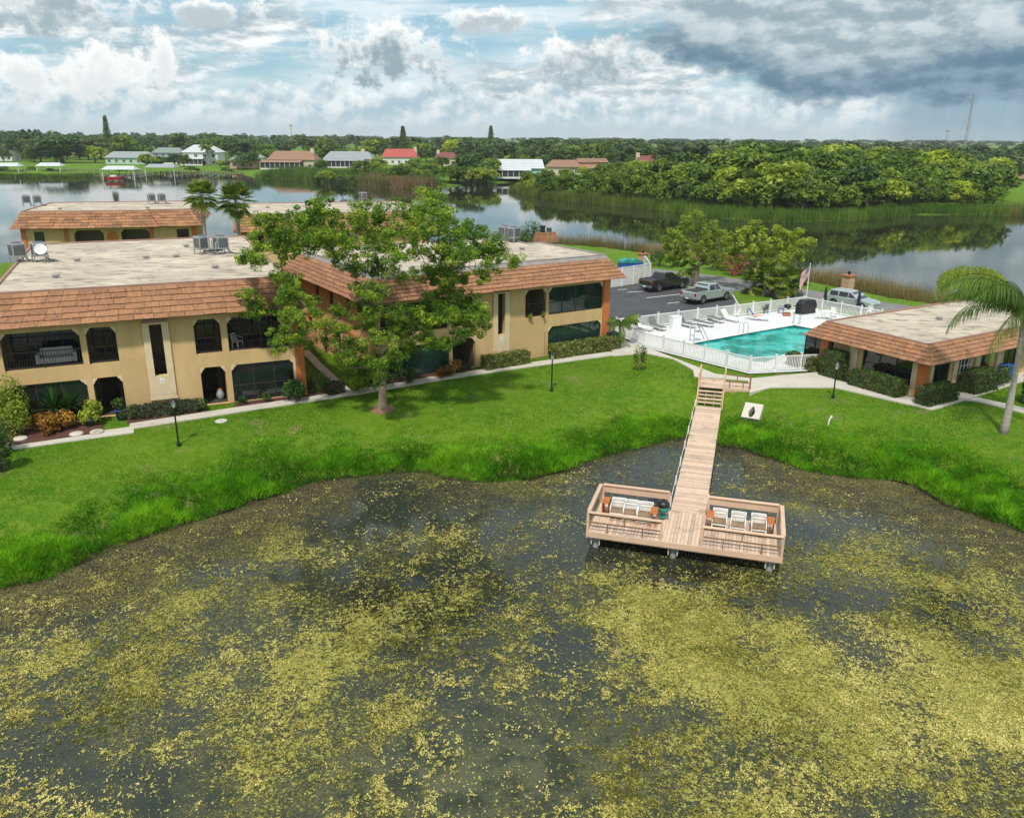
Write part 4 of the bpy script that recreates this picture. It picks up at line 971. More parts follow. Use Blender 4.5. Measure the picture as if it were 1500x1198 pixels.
for y in (-.16, .16):
    for sx in (-1, 1): MB().tube([(-.18*sx, y, .02), (.18*sx, y+.012*sx, .44)], .014).build('leg', 'black_metal', t)

# ------------------------------------------------------------------ white pool fence
def fence(P, Q, label, h=1.12, step=2.05, pick=.118, gate=None):
    P, Q = np.array(P), np.array(Q); L = float(np.linalg.norm(Q-P)); a = atan2(Q[1]-P[1], Q[0]-P[0])
    t = thing('picket_fence', label, 'fence', (P[0], P[1], .052), a, 'white picket fences round the pool')
    n = max(1, round(L/step))
    pm = MB().box((0, 0, h/2+.03), (.11, .11, h+.06)).box((0, 0, h+.075), (.15, .15, .03)).mesh('post', 'white_paint')
    km = MB().box((0, 0, h/2), (.045, .03, h-.16)).mesh('picket', 'white_paint')
    for k in range(n+1): link('post', pm, t, (L*k/n, 0, 0))
    for z in (.12, h-.09, ): MB().bb(0.055, -.03, z-.035, L-.055, .03, z+.035).build('rail', 'white_paint', t)
    m = int(L/pick)
    for k in range(1, m): 
        x = L*k/m
        if min(abs(x-L*j/n) for j in range(n+1)) > .08: link('picket', km, t, (x, 0, 0))
    return t
fl = ['white picket fence between the pool loungers and the parking lot', 'white picket fence between the pool and the road', None, 'short white picket fence running up to the clubhouse corner', 'long white picket fence along the front path of the pool', 'short white picket fence by the small palm at the block corner']
for i in (0, 1, 3, 4, 5): fence(FT[i], FT[(i+1) % 6], fl[i])
# ------------------------------------------------------------------ foliage builders
def leaves(rng, C, Rd, per, size, flat=.35, shell=.55, asp=.5, sizevar=.35, varbase=None):
    """rhombic leaves in ellipsoidal clumps; C (K,3), Rd (K,) or (K,3), per leaves each"""
    C = np.asarray(C, float); K = len(C); Rd = np.asarray(Rd, float)
    if Rd.ndim == 1: Rd = np.repeat(Rd[:, None], 3, 1)*np.array([1, 1, .75])
    per = np.broadcast_to(per, (K,)).astype(int); idx = np.repeat(np.arange(K), per); n = len(idx)
    d = rng.normal(size=(n, 3)); d /= np.linalg.norm(d, axis=1)[:, None]
    r = rng.random(n)**(1/3.)*(1-shell)+shell*rng.uniform(.6, 1.05, n)
    P = C[idx]+d*Rd[idx]*r[:, None]
    N = d*.8+rng.normal(size=(n, 3))*.75+np.array([0, 0, flat*2]); N /= np.linalg.norm(N, axis=1)[:, None]
    Tn = np.cross(N, rng.normal(size=(n, 3))); Tn /= np.linalg.norm(Tn, axis=1)[:, None]; B = np.cross(N, Tn)
    L = (size*(1+sizevar*rng.uniform(-1, 1, n)))[:, None]
    V = np.stack([P-Tn*L*.5, P+B*L*asp*.5, P+Tn*L*.5, P-B*L*asp*.5], 1).reshape(-1, 3)
    cv = rng.uniform(.2, .8, K) if varbase is None else np.asarray(varbase)
    var = np.clip(cv[idx]+rng.normal(0, .2, n), 0, 1)
    return V, np.arange(4*n).reshape(-1, 4), var
def join(parts):
    Vs, Fs, vs = [], [], []; o = 0
    for V, F_, v in parts: Vs.append(V); Fs.append(F_+o); vs.append(v); o += len(V)
    return np.concatenate(Vs), np.concatenate(Fs), np.concatenate(vs)
def limbs(base, tips, r0, rng, wob=.25, fork=None, rmin=.012):
    """branch skeleton: each tip is reached from the nearest lower node"""
    mb = MB(); nodes = []
    def seg(a, b, ra, rb, k=5):
        a, b = np.array(a), np.array(b); L = np.linalg.norm(b-a); pts = []
        for i in range(k+1):
            t_ = i/k; p = a*(1-t_)+b*t_+rng.normal(0, wob*.12*L, 3)*(0 < i < k)*np.array([1, 1, .5]); p[2] += .10*L*sin(pi*t_)*.5
            pts.append(p)
        rad = [ra+(rb-ra)*i/k for i in range(k+1)]
        mb.tube(pts, rad, 7 if ra > .08 else 5)
        for p, r in zip(pts[1:], rad[1:]): nodes.append((p, r))
    fork = np.array(fork if fork is not None else (base[0], base[1], base[2]+1.8))
    nb = np.array(base, float)
    mb.tube([nb-[0, 0, .2], nb+[0, 0, .06], nb+(fork-nb)*.12, nb+(fork-nb)*.3, nb+(fork-nb)*.65, fork], [r0*2.0, r0*1.75, r0*1.25, r0*1.03, r0*.95, r0*.86], 12)
    nodes.append((fork, r0*.8))
    order = sorted(range(len(tips)), key=lambda i: np.linalg.norm(np.array(tips[i])-fork))
    for i in order:
        tip = np.array(tips[i], float); best = None
        for p, r in nodes:
            dd = np.linalg.norm(tip-p)+max(0, p[2]-tip[2])*1.6-min(r, .14)*5
            if best is None or dd < best[0]: best = (dd, p, r)
        _, p, r = best; seg(p, tip, max(rmin*1.3, r*.68), rmin)
    return mb
def put_tree(name, label, cat, loc, trunk_mb, crown, tm, lm, group=None, smooth=True):
    t = thing(name, label, cat, loc, 0, group)
    trunk_mb.build('trunk', tm, t, smooth=smooth)
    link('crown', npmesh('crown', *crown[:2], lm, crown[2]), t); return t

# ------------------------------------------------------------------ the big spreading tree on the lawn
def big_tree():
    rng = np.random.default_rng(3); b = T(560, 598); base = np.array(b)
    sc = 3.524
    cl = [(420, 90, 1.25), (380, 150, 1.1), (470, 150, 1.0), (180, 170, .9), (170, 235, 1.2), (260, 260, 1.2), (90, 330, .85), (40, 350, .6), (150, 330, 1.1), (300, 300, 1.2), (250, 200, .8), (400, 260, 1.1), (480, 240, 1.1), (560, 190, 1.2), (640, 130, 1.2), (720, 110, 1.1), (800, 120, 1.1), (700, 200, 1.3), (820, 210, 1.3), (930, 100, .9), (1000, 80, 1.1), (1070, 100, 1.1), (1110, 150, .8), (950, 190, 1.2), (1040, 210, 1.2), (1130, 240, 1.1), (1220, 210, 1.0), (1290, 230, .9), (1350, 260, .7), (1380, 310, .7), (1340, 380, .8), (1270, 320, .9), (1190, 330, 1.1), (620, 290, 1.2), (560, 300, .9), (740, 310, 1.1), (860, 310, .8), (960, 320, .9), (1080, 320, 1.0), (640, 400, .9), (760, 410, 1.0), (1000, 420, 1.1), (1090, 430, 1.2), (1190, 430, 1.1), (1280, 440, .8), (900, 430, .7), (1080, 530, 1.1), (1180, 540, 1.1), (1010, 560, .9), (1260, 610, .9), (1190, 650, 1.1), (1250, 720, .8), (1110, 640, 1.1), (1180, 750, .7), (1010, 670, 1.0), (930, 640, 1.1), (860, 700, 1.0), (1000, 770, .9), (900, 790, .9), (820, 620, .9), (700, 600, .9), (700, 690, .8), (760, 760, .9), (1080, 790, .6), (720, 510, .8), (640, 500, .7),
          (240, 430, .8), (310, 500, 1.0), (370, 560, 1.1), (290, 560, .8), (120, 560, .9), (60, 540, .6), (190, 600, .8), (110, 620, .6), (400, 640, .9), (260, 740, .8), (230, 800, .6), (330, 740, .7), (460, 700, 1.0), (540, 640, .9), (560, 720, .8), (500, 770, .7), (590, 800, .8), (640, 880, .9), (600, 940, .7), (700, 930, .9), (770, 900, .8), (690, 1000, .7), (780, 970, .6), (640, 1010, .4), (580, 860, .7), (840, 850, .7), (760, 850, .8)]
    tips, rad = [], []
    for x, y, r in cl:
        px, py = 340+x/sc, 280+y/sc
        # the crown is round in plan: the higher middle reaches farther fore and aft
        off = rng.uniform(-1, 1)*4.2*max(.25, 1-abs(px-560)/230)
        p = AY(px, py, base[1]+off); tips.append(p); rad.append(r*.85)
        if r > .7 and rng.random() < .6: tips.append(p+rng.normal(0, .55, 3)*np.array([1, 0, .7])+np.array([0, rng.uniform(-2.2, 2.2), 0])); rad.append(r*.7)
    tips = np.array(tips); rad = np.array(rad)
    # sub-clumps: leaf rosettes round every tip
    C, Rd, vb = [], [], []
    for p, r in zip(tips, rad):
        k = int(13*r*r)+5; cv = rng.uniform(.3, .62)
        for _ in range(k):
            d = rng.normal(size=3); d /= np.linalg.norm(d); C.append(p+d*r*rng.uniform(.35, 1.15)*np.array([1, 1, .7])); Rd.append(rng.uniform(.18, .40)); vb.append(np.clip(cv+rng.normal(0, .2), .05, .98))
    crown = leaves(rng, np.array(C)-base, np.array(Rd), 96, .135, .5, .5, .42, .35, vb)
    tr = limbs((0, 0, 0), tips-base, .23, rng, .5, (.15, 0, 2.6), .018)
    t = put_tree('spreading_tree', 'wide spreading tree with thick trunk on the lawn between the two tan blocks', 'tree', base, tr, crown, 'bark', 'leaf_big')
    MB().lathe([(.85, -.25), (.78, .01), (.5, .05), (.1, .07)], 16).build('root_soil', 'bare_soil', t)
big_tree()

# ------------------------------------------------------------------ broadleaf trees by the road
def round_tree(rng, clumps, r0, fork, n_sub, per, size, **kw):
    C, Rd, vb = [], [], []
    for (x, y, z, r) in clumps:
        cv = rng.uniform(.3, .65)
        for _ in range(max(3, int(n_sub*r*r))):
            d = rng.normal(size=3); d /= np.linalg.norm(d); C.append(np.array((x, y, z))+d*r*rng.uniform(.3, 1.)*np.array([1, 1, .8])); Rd.append(rng.uniform(.28, .46)*kw.get('rs', 1.)); vb.append(np.clip(cv+rng.normal(0, .22), 0, 1))
    cr = leaves(rng, C, np.array(Rd), per, size, .45, .5, .45, .35, vb)
    tr = limbs((0, 0, 0), [c[:3] for c in clumps], r0, rng, .45, fork, .02)
    return tr, cr
def px_tree(seed, base_px, clumps_px, spread, r0, fork_h, label, lm, tm='bark', group=None, n_sub=7, per=44, size=.24, name='roadside_tree', rs=1.):
    rng = np.random.default_rng(seed); b = T(*base_px); cl = []
    for px, py, r in clumps_px:
        p = AY(px, py, b[1]+rng.uniform(-1, 1)*spread)-b; cl.append((*p, r))
    tr, cr = round_tree(rng, cl, r0, (0, 0, fork_h), n_sub, per, size, rs=rs)
    return put_tree(name, label, 'tree', b, tr, cr, tm, lm, group)
px_tree(11, (1019, 419), [(1019, 322, 1.3), (1000, 335, 1.5), (1040, 335, 1.5), (985, 350, 1.3), (1020, 350, 1.8), (1055, 352, 1.5), (978, 366, 1.1), (1000, 368, 1.5), (1030, 370, 1.6), (1010, 386, 1.2), (990, 382, 1.0), (1045, 380, 1.2), (1008, 398, .8), (1066, 368, 1.0), (1000, 400, .7)], 2.2, .30, 2.0, 'light green roadside tree behind the two parked pickups', 'leaf_light', n_sub=8, size=.26, per=52)
px_tree(12, (1128, 424), [(1085, 345, 1.4), (1105, 332, 1.4), (1085, 365, 1.5), (1110, 352, 1.7), (1135, 345, 1.5), (1160, 345, 1.4), (1135, 365, 1.6), (1160, 362, 1.4), (1178, 355, 1.1), (1108, 372, 1.4), (1150, 378, 1.1), (1080, 382, 1.0), (1125, 385, 1.0), (1172, 372, .9), (1183, 352, .8)], 2.4, .26, 2.4, 'light green roadside tree above the fan palms and flagpole', 'leaf_light', n_sub=8, size=.26, per=52)

# ------------------------------------------------------------------ palms
def frond(rng, L, az, el0, droop, leaf_l, n=26, hang=.6, wid=.05, sides=2):
    """feather frond: quads along a drooping rib; returns V (4n,3)"""
    pts = []; p = np.zeros(3); e = el0; st = L/n
    hd = np.array([cos(az), sin(az), 0])
    for i in range(n+1):
        pts.append(p.copy()); p = p+st*(hd*cos(e)+np.array([0, 0, sin(e)])); e -= droop*st*(0.5+1.2*i/n)
    pts = np.array(pts); side = np.array([-sin(az), cos(az), 0]); Q = []
    for i in range(2, n+1):
        t_ = i/n; l = leaf_l*(sin(pi*min(1, .12+t_*.86))**.6)*rng.uniform(.85, 1.1)
        d = pts[i]-pts[i-1]; d /= np.linalg.norm(d)
        for s in (-1, 1):
            for kk in range(sides):
                v = side*s*cos(hang)+d*.55+np.array([0, 0, -sin(hang)*(1+.25*kk)])+rng.normal(0, .10, 3); v /= np.linalg.norm(v)
                b = pts[i]-d*st*.5*kk; mid = b+v*l*.55; tip = b+v*l+np.array([0, 0, -.22*l])
                Q.append([b-d*wid*.4, mid-d*wid, tip, mid+d*wid])
    V = np.array(Q).reshape(-1, 3); return V, pts
def feather_palm(label, base, top, L, nf, seed, leaf_l=.55, rt=.14, group=None, fr=None, hang=.75, lm='palm_leaf', name='feather_palm', wid=.028, dense=2):
    rng = np.random.default_rng(seed); base = np.array(base); top = np.array(top)-base
    t = thing(name, label, 'palm', base, 0, group)
    pts = [top*f+np.array([0, 0, 0])+np.array([.04*sin(5*f), 0, 0]) for f in np.linspace(0, 1, 14)]; pts[0] = pts[0]-np.array([0, 0, .15])
    MB().tube(pts, [rt*(1.35-.55*min(1, f*2.2)+(.25 if f > .93 else 0)) for f in np.linspace(0, 1, 14)], 10).build('trunk', 'palm_trunk', t, smooth=True)
    fr = fr or [(2*pi*k/nf*1.0+rng.uniform(-.2, .2), rng.uniform(-.1, 1.1), L*rng.uniform(.85, 1.1)) for k in range(nf)]
    for az, el, l in fr:
        V, rib = frond(rng, l, az, el, rng.uniform(.42, .62)*3.2/l, leaf_l, 36, hang, wid, dense)
        V = V+top; n = len(V)//4; v = np.clip(rng.uniform(.35, .7)+rng.normal(0, .18, n), 0, 1)
        o = link('frond', npmesh('frond', V, np.arange(4*n).reshape(-1, 4), lm, v), t)
        MB().tube(rib+top, [.03*(1-i/len(rib))+.008 for i in range(len(rib))], 5).build('rib', 'reed_green', o)
    return t
pb = T(1470, 635); ptop = AY(1505, 452, pb[1]+1.2)
fr = [(pi+.12, .50, 5.4), (pi+.60, .05, 4.6), (pi-.30, 1.0, 5.2), (pi+.35, .9, 4.6), (pi-.05, .85, 5.0), (pi+.9, .55, 4.4), (pi-.7, .6, 4.6), (pi+1.2, .1, 3.8), (1.5, .8, 4.2), (.3, .5, 4.4), (-.4, .2, 4.2), (-1.0, .0, 4.), (2.3, .6, 4.4), (pi+.3, 1.0, 4.0), (.9, .3, 4.2), (-1.5, .5, 3.9)]
feather_palm('tall feather palm leaning over the clubhouse corner from the lawn', pb, ptop, 4.5, 12, 21, .95, .17, fr=fr, hang=1.0, wid=.024, dense=3)
def weeping_tree(label, base, c, R_, seed):
    rng = np.random.default_rng(seed); base = np.array(base); c = np.array(c)-base; Q = []; vs = []; ends = []
    for k in range(420):
        a = rng.uniform(0, 2*pi); u = rng.uniform(.05, 1.)**.5; e = c+np.array([R_*u*cos(a), R_*u*sin(a), .55*R_*sqrt(max(0, 1.02-u*u))]); ends.append(e)
        L = rng.uniform(.8, 1.9)*(.5+.6*u); out = np.array([cos(a), sin(a), 0])*.12; v0 = rng.uniform(.3, .75); n = 16
        for i in range(n):
            p = e+np.array([0, 0, -L*i/n])+out*sin(pi*i/n)+rng.normal(0, .03, 3); b = rng.uniform(0, 2*pi); s_ = np.array([cos(b), sin(b), 0])*.028; d = np.array([cos(b+1.57)*.10, sin(b+1.57)*.10, -.24])
            Q.append([p, p+d*.5+s_, p+d, p+d*.5-s_]); vs.append(np.clip(v0+rng.normal(0, .17), 0, 1))
    V = np.array(Q).reshape(-1, 3); tr = limbs((0, 0, 0), ends[::28], .13, rng, .4, (0, 0, max(.8, c[2]-.4)), .012)
    return put_tree('weeping_tree', label, 'tree', base, tr, (V, np.arange(len(V)).reshape(-1, 4), vs), 'bark_grey', 'leaf_light')
wb = AY(1424, 446, 66.); wc = AY(1424, 414, 66.); weeping_tree('pale green weeping tree rising behind the clubhouse roof', (wb[0], 66., 0), wc, 2.5, 22)
cb = T(906, 507); feather_palm('small feather palm at the orange corner of the glazed block', cb, (cb[0]+.1, cb[1], 1.75), 1.8, 11, 23, .5, .09, wid=.028)
def fan_palm(label, base, h, seed, nf=26, fl=1.5, group='fan palms', rt=.17, low=0.):
    rng = np.random.default_rng(seed); t = thing('fan_palm', label, 'palm', base, 0, group); top = np.array([rng.uniform(-.2, .2), 0, h])
    if h > 1.0: MB().tube([top*f-[0, 0, .1*(f == 0)] for f in np.linspace(0, 1, 10)], [rt*(1.25-.35*f) for f in np.linspace(0, 1, 10)], 9).build('trunk', 'palm_trunk', t, smooth=True)
    Q = []; vs = []
    for k in range(nf):
        az = 2.4*k+rng.uniform(-.3, .3); el = rng.uniform(-.45, 1.35) if k > 3 else rng.uniform(-.9, -.6)
        d = np.array([cos(az)*cos(el), sin(az)*cos(el), sin(el)]); c = top+d*fl*rng.uniform(.45, .65)
        s = np.cross(d, [0, 0, 1]); s /= np.linalg.norm(s); u = np.cross(s, d); v0 = np.clip(rng.uniform(.25, .7)-(0 if el > -.6 else -.3), 0, 1)
        for a in np.linspace(-1.9, 1.9, 15):
            l = fl*.62*(1-.12*abs(a))*rng.uniform(.9, 1.1); v = d*cos(a)+s*sin(a)*.95+u*.12*abs(a)
            w_ = (s*cos(a)-d*sin(a))*(.05*fl); tip = c+v*l+np.array([0, 0, -.30*l*(.4+abs(a)*.3)]); Q.append([c, c+v*l*.5+w_, tip, c+v*l*.5-w_]); vs.append(np.clip(v0+rng.normal(0, .16), 0, 1))
        Q.append([top-s*.02, top+s*.02, c+s*.02, c-s*.02]); vs.append(.3)
    V = np.array(Q).reshape(-1, 3); link('crown', npmesh('crown', V, np.arange(len(V)).reshape(-1, 4), 'sabal_leaf', vs), t); return t
for i, (px, py, h_px, lb, nf, fl) in enumerate([(300, 352, 288, 'dark fan palm with bare grey trunk between the two lakeside blocks', 44, 1.8), (352, 345, 296, 'yellow flecked fan palm in front of the lakeside block corner', 44, 1.9)]):
    yy = (84., 78.)[i]; b = AY(px, py, yy); top = AY(px-8 if i == 0 else px, h_px, yy); fan_palm(lb, (b[0], yy, 0), top[2], 31+i, nf, fl)
for i, (px, py, h, lb) in enumerate([(1118, 434, 2.2, 'bushy fan palm by the road left of the flagpole'), (1140, 437, 1.5, 'low fan palm with dead brown skirt by the pool fence corner'), (1102, 431, 1.1, 'squat fan palm on the grass island by the parking lot'), (1158, 433, 1.6, 'fan palm right under the flag')]):
    b = T(px, py); fan_palm(lb, b, h, 41+i, 24, 1.7)

# ------------------------------------------------------------------ hedges, bushes, bed plants
def box_hedge(label, P, Q, w_, h, lm, seed, dens=260, size=.13, rough=.10, name='hedge', group=None):
    rng = np.random.default_rng(seed); P, Q = np.array(P, float), np.array(Q, float); L = np.linalg.norm((Q-P)[:2]); a = atan2(Q[1]-P[1], Q[0]-P[0])
    t = thing(name, label, 'hedge', P, a, group)
    MB().bb(.08, -w_/2+.08, 0, L-.08, w_/2-.08, h-.10).build('twig_core', 'wood_dark', t)
    area = 2*(L+w_)*h+L*w_; n = int(area*dens); r = rng.random(n)*area; V = np.zeros((n, 3)); N = np.zeros((n, 3))
    u = rng.random(n); v = rng.random(n); A_ = [L*w_, L*h, L*h, w_*h, w_*h]; e = np.cumsum(A_); k = np.searchsorted(e, r*.9999*e[-1]/area)
    k = np.minimum(k, 4)
    for i in range(5):
        m = k == i
        if i == 0: V[m] = np.stack([u[m]*L, (v[m]-.5)*w_, np.full(m.sum(), h)], 1); N[m] = (0, 0, 1)
        elif i < 3: s = -1 if i == 1 else 1; V[m] = np.stack([u[m]*L, np.full(m.sum(), s*w_/2), v[m]*h], 1); N[m] = (0, s, .25)
        else: s = 0 if i == 3 else 1; V[m] = np.stack([np.full(m.sum(), s*L), (u[m]-.5)*w_, v[m]*h], 1); N[m] = (2*s-1, 0, .25)
    V += N*(fbm(V[:, 0]*3+V[:, 2]*2, V[:, 1]*3+V[:, 2], 1., seed)-.5)[:, None]*2*rough+rng.normal(0, .03, (n, 3))
    cv = .5+1.2*(fbm(V[:, 0]+9, V[:, 1]+V[:, 2]*1.3, .35, seed+5)-.5)
    N = N+rng.normal(0, .6, (n, 3)); N /= np.linalg.norm(N, axis=1)[:, None]
    Tn = np.cross(N, rng.normal(size=(n, 3))); Tn /= np.linalg.norm(Tn, axis=1)[:, None]; B = np.cross(N, Tn); l = size*rng.uniform(.6, 1.3, n)[:, None]
    Q4 = np.stack([V-Tn*l*.6, V+B*l*.3, V+Tn*l*.6, V-B*l*.3], 1).reshape(-1, 3)
    link('foliage', npmesh('foliage', Q4, np.arange(4*n).reshape(-1, 4), lm, np.clip(cv+rng.normal(0, .2, n), 0, 1)), t); return t
def bush(label, loc, r, h, lm, seed, n=900, size=.13, name='bush', cat='bush', group=None, asp=.45):
    rng = np.random.default_rng(seed); t = thing(name, label, cat, loc, 0, group); K = 16
    d = rng.normal(size=(K, 3)); d /= np.linalg.norm(d, axis=1)[:, None]; C = d*np.array([r*.62, r*.62, h*.32])+np.array([0, 0, h*.55]); C[:, 2] = np.maximum(C[:, 2], h*.2)
    V, F_, v = leaves(rng, C, np.repeat([[r*.45, r*.45, h*.32]], K, 0)*rng.uniform(.7, 1.1, (K, 1)), n//K, size, .5, .5, asp)
    V[:, 2] = np.maximum(V[:, 2], .02)
    link('foliage', npmesh('foliage', V, F_, lm, v), t)
    tr = MB()
    for c in C[::2]: tr.tube([(0, 0, -.05), tuple(c*.5), tuple(c)], [.03, .02, .008], 4)
    tr.build('stems', 'bark', t, kind='stuff'); return t
def spiky(label, loc, r, n, seed, lm='leaf_yucca', name='yucca', w_=.05, cat='plant', trunk=0.):
    rng = np.random.default_rng(seed); t = thing(name, label, cat, loc); Q = []; vs = []
    if trunk: MB().tube([(0, 0, -.05), (0, 0, trunk)], [.09, .07], 7).build('stem', 'bark_grey', t)
    for k in range(n):
        az = rng.uniform(0, 2*pi); el = rng.uniform(.05, 1.45); l = r*rng.uniform(.75, 1.1); d = np.array([cos(az)*cos(el), sin(az)*cos(el), sin(el)]); s = np.array([-sin(az), cos(az), 0])*w_
        b = np.array([0, 0, trunk]); Q.append([b-s*.5, b+d*l*.5-s, b+d*l+[0, 0, -.12*l*cos(el)], b+d*l*.5+s]); vs.append(np.clip(rng.normal(.5, .22), 0, 1))
    V = np.array(Q).reshape(-1, 3); link('leaf_rosette', npmesh('leaf_rosette', V, np.arange(len(V)).reshape(-1, 4), lm, vs), t); return t
# beds in front of the near block
def bed(name, px, z): return slab(name, px, z, 'mulch', -.3)
bed('planting_bed', [(0, 650), (20, 652), (150, 633), (150, 622), (146, 612), (60, 618), (-20, 628)], .030)
bed('planting_bed', [(186, 620), (305, 602), (302, 594), (187, 608)], .020)
bed('planting_bed', [(338, 600), (515, 574), (508, 565), (447, 577), (345, 591)], .018)
bed('planting_bed', [(510, 572), (520, 572), (690, 546), (690, 537), (600, 550), (545, 560)], .022)
bush('pale green bush at the left end of the flower bed', T(22, 636), 1.35, 2.9, 'leaf_light', 51, 3200, .17)
bush('grey green bush beside the pale one at the edge of the walkway', T(-8, 668), 1.0, 2.0, 'leaf_hedge', 511, 1800, .14)
bush('dark leafy shrub on the lawn beside the flower bed walkway end', T(2, 690), .85, 1.9, 'leaf_hedge', 52, 1800, .15)
for i, (px, py) in enumerate([(62, 632), (80, 632), (97, 629), (72, 638)]): bush(['orange croton at the bed end by the pale bush', 'orange croton in the middle of the flower bed', 'orange croton beside the red border near the potted lime plant', 'low orange croton at the walkway edge of the bed'][i], T(px, py), .62, 1.0, 'leaf_croton', 53+i, 900, .16, 'croton', 'shrub', 'orange crotons in the flower bed', .4)
spiky('spiky green yucca behind the crotons', T(84, 622), 1.35, 110, 60, trunk=.9); spiky('second spiky yucca right behind the crotons', T(104, 618), 1.2, 90, 61, trunk=.8)
bush('lime yellow bush in the bed beside the entrance', T(136, 622), .7, 1.25, 'leaf_lime', 62, 900, .2)
def pot(label, loc, r, h, m='green_box'):
    t = thing('plant_pot', label, 'pot', loc); MB().lathe([(r*.7, 0), (r, h*.9), (r*1.1, h*.9), (r*1.1, h), (r*.9, h), (r*.85, h*.85)], 14).build('bowl', m, t, smooth=True); MB().lathe([(r*.86, h*.8), (.01, h*.86)], 12).build('soil', 'mulch', t); return t
q = T(133, 625); pot('dark pot under the lime yellow bush', q, .28, .45)
q = on1(-10.2, -.7); pot('blue pot in the entrance of the near block', (q[0], q[1], .02), .22, .55, 'blue_plastic'); bush('green plant growing in the blue entrance pot', (q[0], q[1], .50), .38, .7, 'leaf_hedge', 63, 420, .16, 'pot_plant', 'plant')
for i, (px, py) in enumerate([(30, 643), (112, 636), (142, 633)]):
    t = thing('stepping_stone', ['pale round stone at the left end of the red mulch bed', 'pale round stone beside the crotons in the red mulch', 'pale round stone at the entrance end of the red mulch'][i], 'stone', (*G(px, py, .03)[:2], .02)); MB().lathe([(.34, 0), (.36, .05), (.30, .10), (.05, .11)], 12).build('slab', 'concrete', t, smooth=True)
box_hedge('low dark hedge under the plaque of the near block', on1(-9.6, -.75), on1(-6.1, -.75), .75, .62, 'leaf_dark', 64, 300, .13, .14)
bush('round green bush at the left end of the low dark hedge', on1(-9.75, -.95), .55, .75, 'leaf_hedge', 65, 800, .1)
spiky('dark strappy plant behind the lamp post at the low hedge', on1(-7.3, -.9), .85, 120, 66, 'leaf_dark', 'strappy_plant', .03)
bush('round green bush at the right end of the low dark hedge', on1(-5.95, -.65), .5, .75, 'leaf_hedge', 67, 800, .1)
bush('clipped round bush in front of the ground floor window', on1(-2.4, -.75), .42, .62, 'leaf_hedge', 68, 700, .09)
bush('broad leafy bush against the orange corner pier', on1(-.75, -.85), .85, 1.15, 'leaf_yucca', 69, 1300, .17)
spiky('small spiky plant beside the ground floor entrance', on1(-3.7, -.5), .5, 50, 70, trunk=.1)
bush('tall round bush by the path between the blocks', T(470, 573), .75, 1.2, 'leaf_hedge', 71, 1300, .1)
box_hedge('dark purple hedge at the mouth of the path between the blocks', T(480, 579), T(502, 575), .7, .7, 'leaf_dark', 72, 300, .12, .15)
bush('brown shrub against the orange pier by the path', T(455, 577), .45, .9, 'leaf_dark', 721, 500, .12)
for i in range(6):
    f = i/5; q = np.array(T(530, 566))*(1-f)+np.array(T(462, 510))*f; bush(['dark','plain green','dark','plain green','dark','plain green'][i]+' shrub in the row under the left wall of the glazed block', (q[0]+.5, q[1]+.6, 0), .75, 1.25, 'leaf_hedge' if i % 2 else 'leaf_dark', 73+i, 800, .14, group='shrubs in the row by the side path')
spiky('red brown spiky plant under the big tree at the glazed block', on2(-14.2, -.9), .8, 70, 80, 'leaf_croton', 'bromeliad', .05)
bush('rust tinted croton beside the left entrance of the glazed block', on2(-13.4, -.8), .7, 1.0, 'leaf_croton', 81, 700, .15)
bush('dark low shrub against the left entrance post of the glazed block', on2(-12.6, -.6), .6, .7, 'leaf_dark', 82, 600, .12)
bush('green shrub at the left corner of the glazed block', on2(-16.8, -.9), .8, 1.1, 'leaf_hedge', 83, 900, .14)
box_hedge('variegated yellow hedge below the plaque of the glazed block', on2(-11.0, -.75), on2(-7.5, -.75), .85, .85, 'leaf_hedge_yellow', 84, 260, .14, .14)
box_hedge('variegated yellow hedge under the glazed ground floor veranda', on2(-5.4, -.75), on2(.6, -.75), .85, .95, 'leaf_hedge_yellow', 85, 260, .14, .14)
b = T(937, 543); bush('small upright sapling alone on the lawn by the pool path', b, .55, 1.75, 'leaf_hedge_yellow', 86, 520, .17, 'sapling', 'sapling')
def clp(x, y, z=0.):    # clubhouse frame
    a = CA-pi/2; return (CT[0]+x*cos(a)-y*sin(a), CT[1]+x*sin(a)+y*cos(a), z)
box_hedge('dark clipped hedge wrapping the clubhouse corner on its pool side', clp(-1.0, .6), clp(-1.0, 4.0), .95, 1.05, 'leaf_hedge', 87, 260, .12, .10)
box_hedge('dark clipped hedge wrapping the clubhouse corner on its front', clp(-1.3, -1.0), clp(1.6, -1.0), .95, 1.05, 'leaf_hedge', 88, 260, .12, .10)
box_hedge('tall square clipped hedge against the clubhouse wall', clp(-.75, 5.1), clp(-.75, 6.5), 1.0, 1.75, 'leaf_hedge', 89, 260, .12, .08)
box_hedge('loose yellow green hedge at the pool fence end of the clubhouse', clp(-.7, 7.2), clp(-.7, 9.4), .9, .9, 'leaf_hedge_yellow', 90, 220, .15, .18)
bush('small dark bush between the two clubhouse hedges', clp(-.9, 4.5), .45, .6, 'leaf_dark', 91, 500, .1)
box_hedge('thick square hedge before the clubhouse front window', clp(3.4, -.9), clp(5.9, -.9), 1.0, 1.35, 'leaf_hedge', 92, 260, .12, .10)
bush('dark bush at the clubhouse entrance beside the square hedge', clp(6.6, -.9), .7, 1.1, 'leaf_hedge', 93, 900, .12)
bush('yellow green bush by the blue bin at the clubhouse', clp(7.6, -.8), .55, 1.2, 'leaf_hedge_yellow', 94, 700, .14)
box_hedge('dark hedge on the lawn behind the leaning palm', T(1497, 588), T(1540, 596), 1.1, 1.5, 'leaf_hedge', 95, 220, .13, .1)
bush('pink flowering bush on the lakeside verge', T(1076, 404), 1.6, 2.3, 'leaf_pink', 96, 1600, .22)
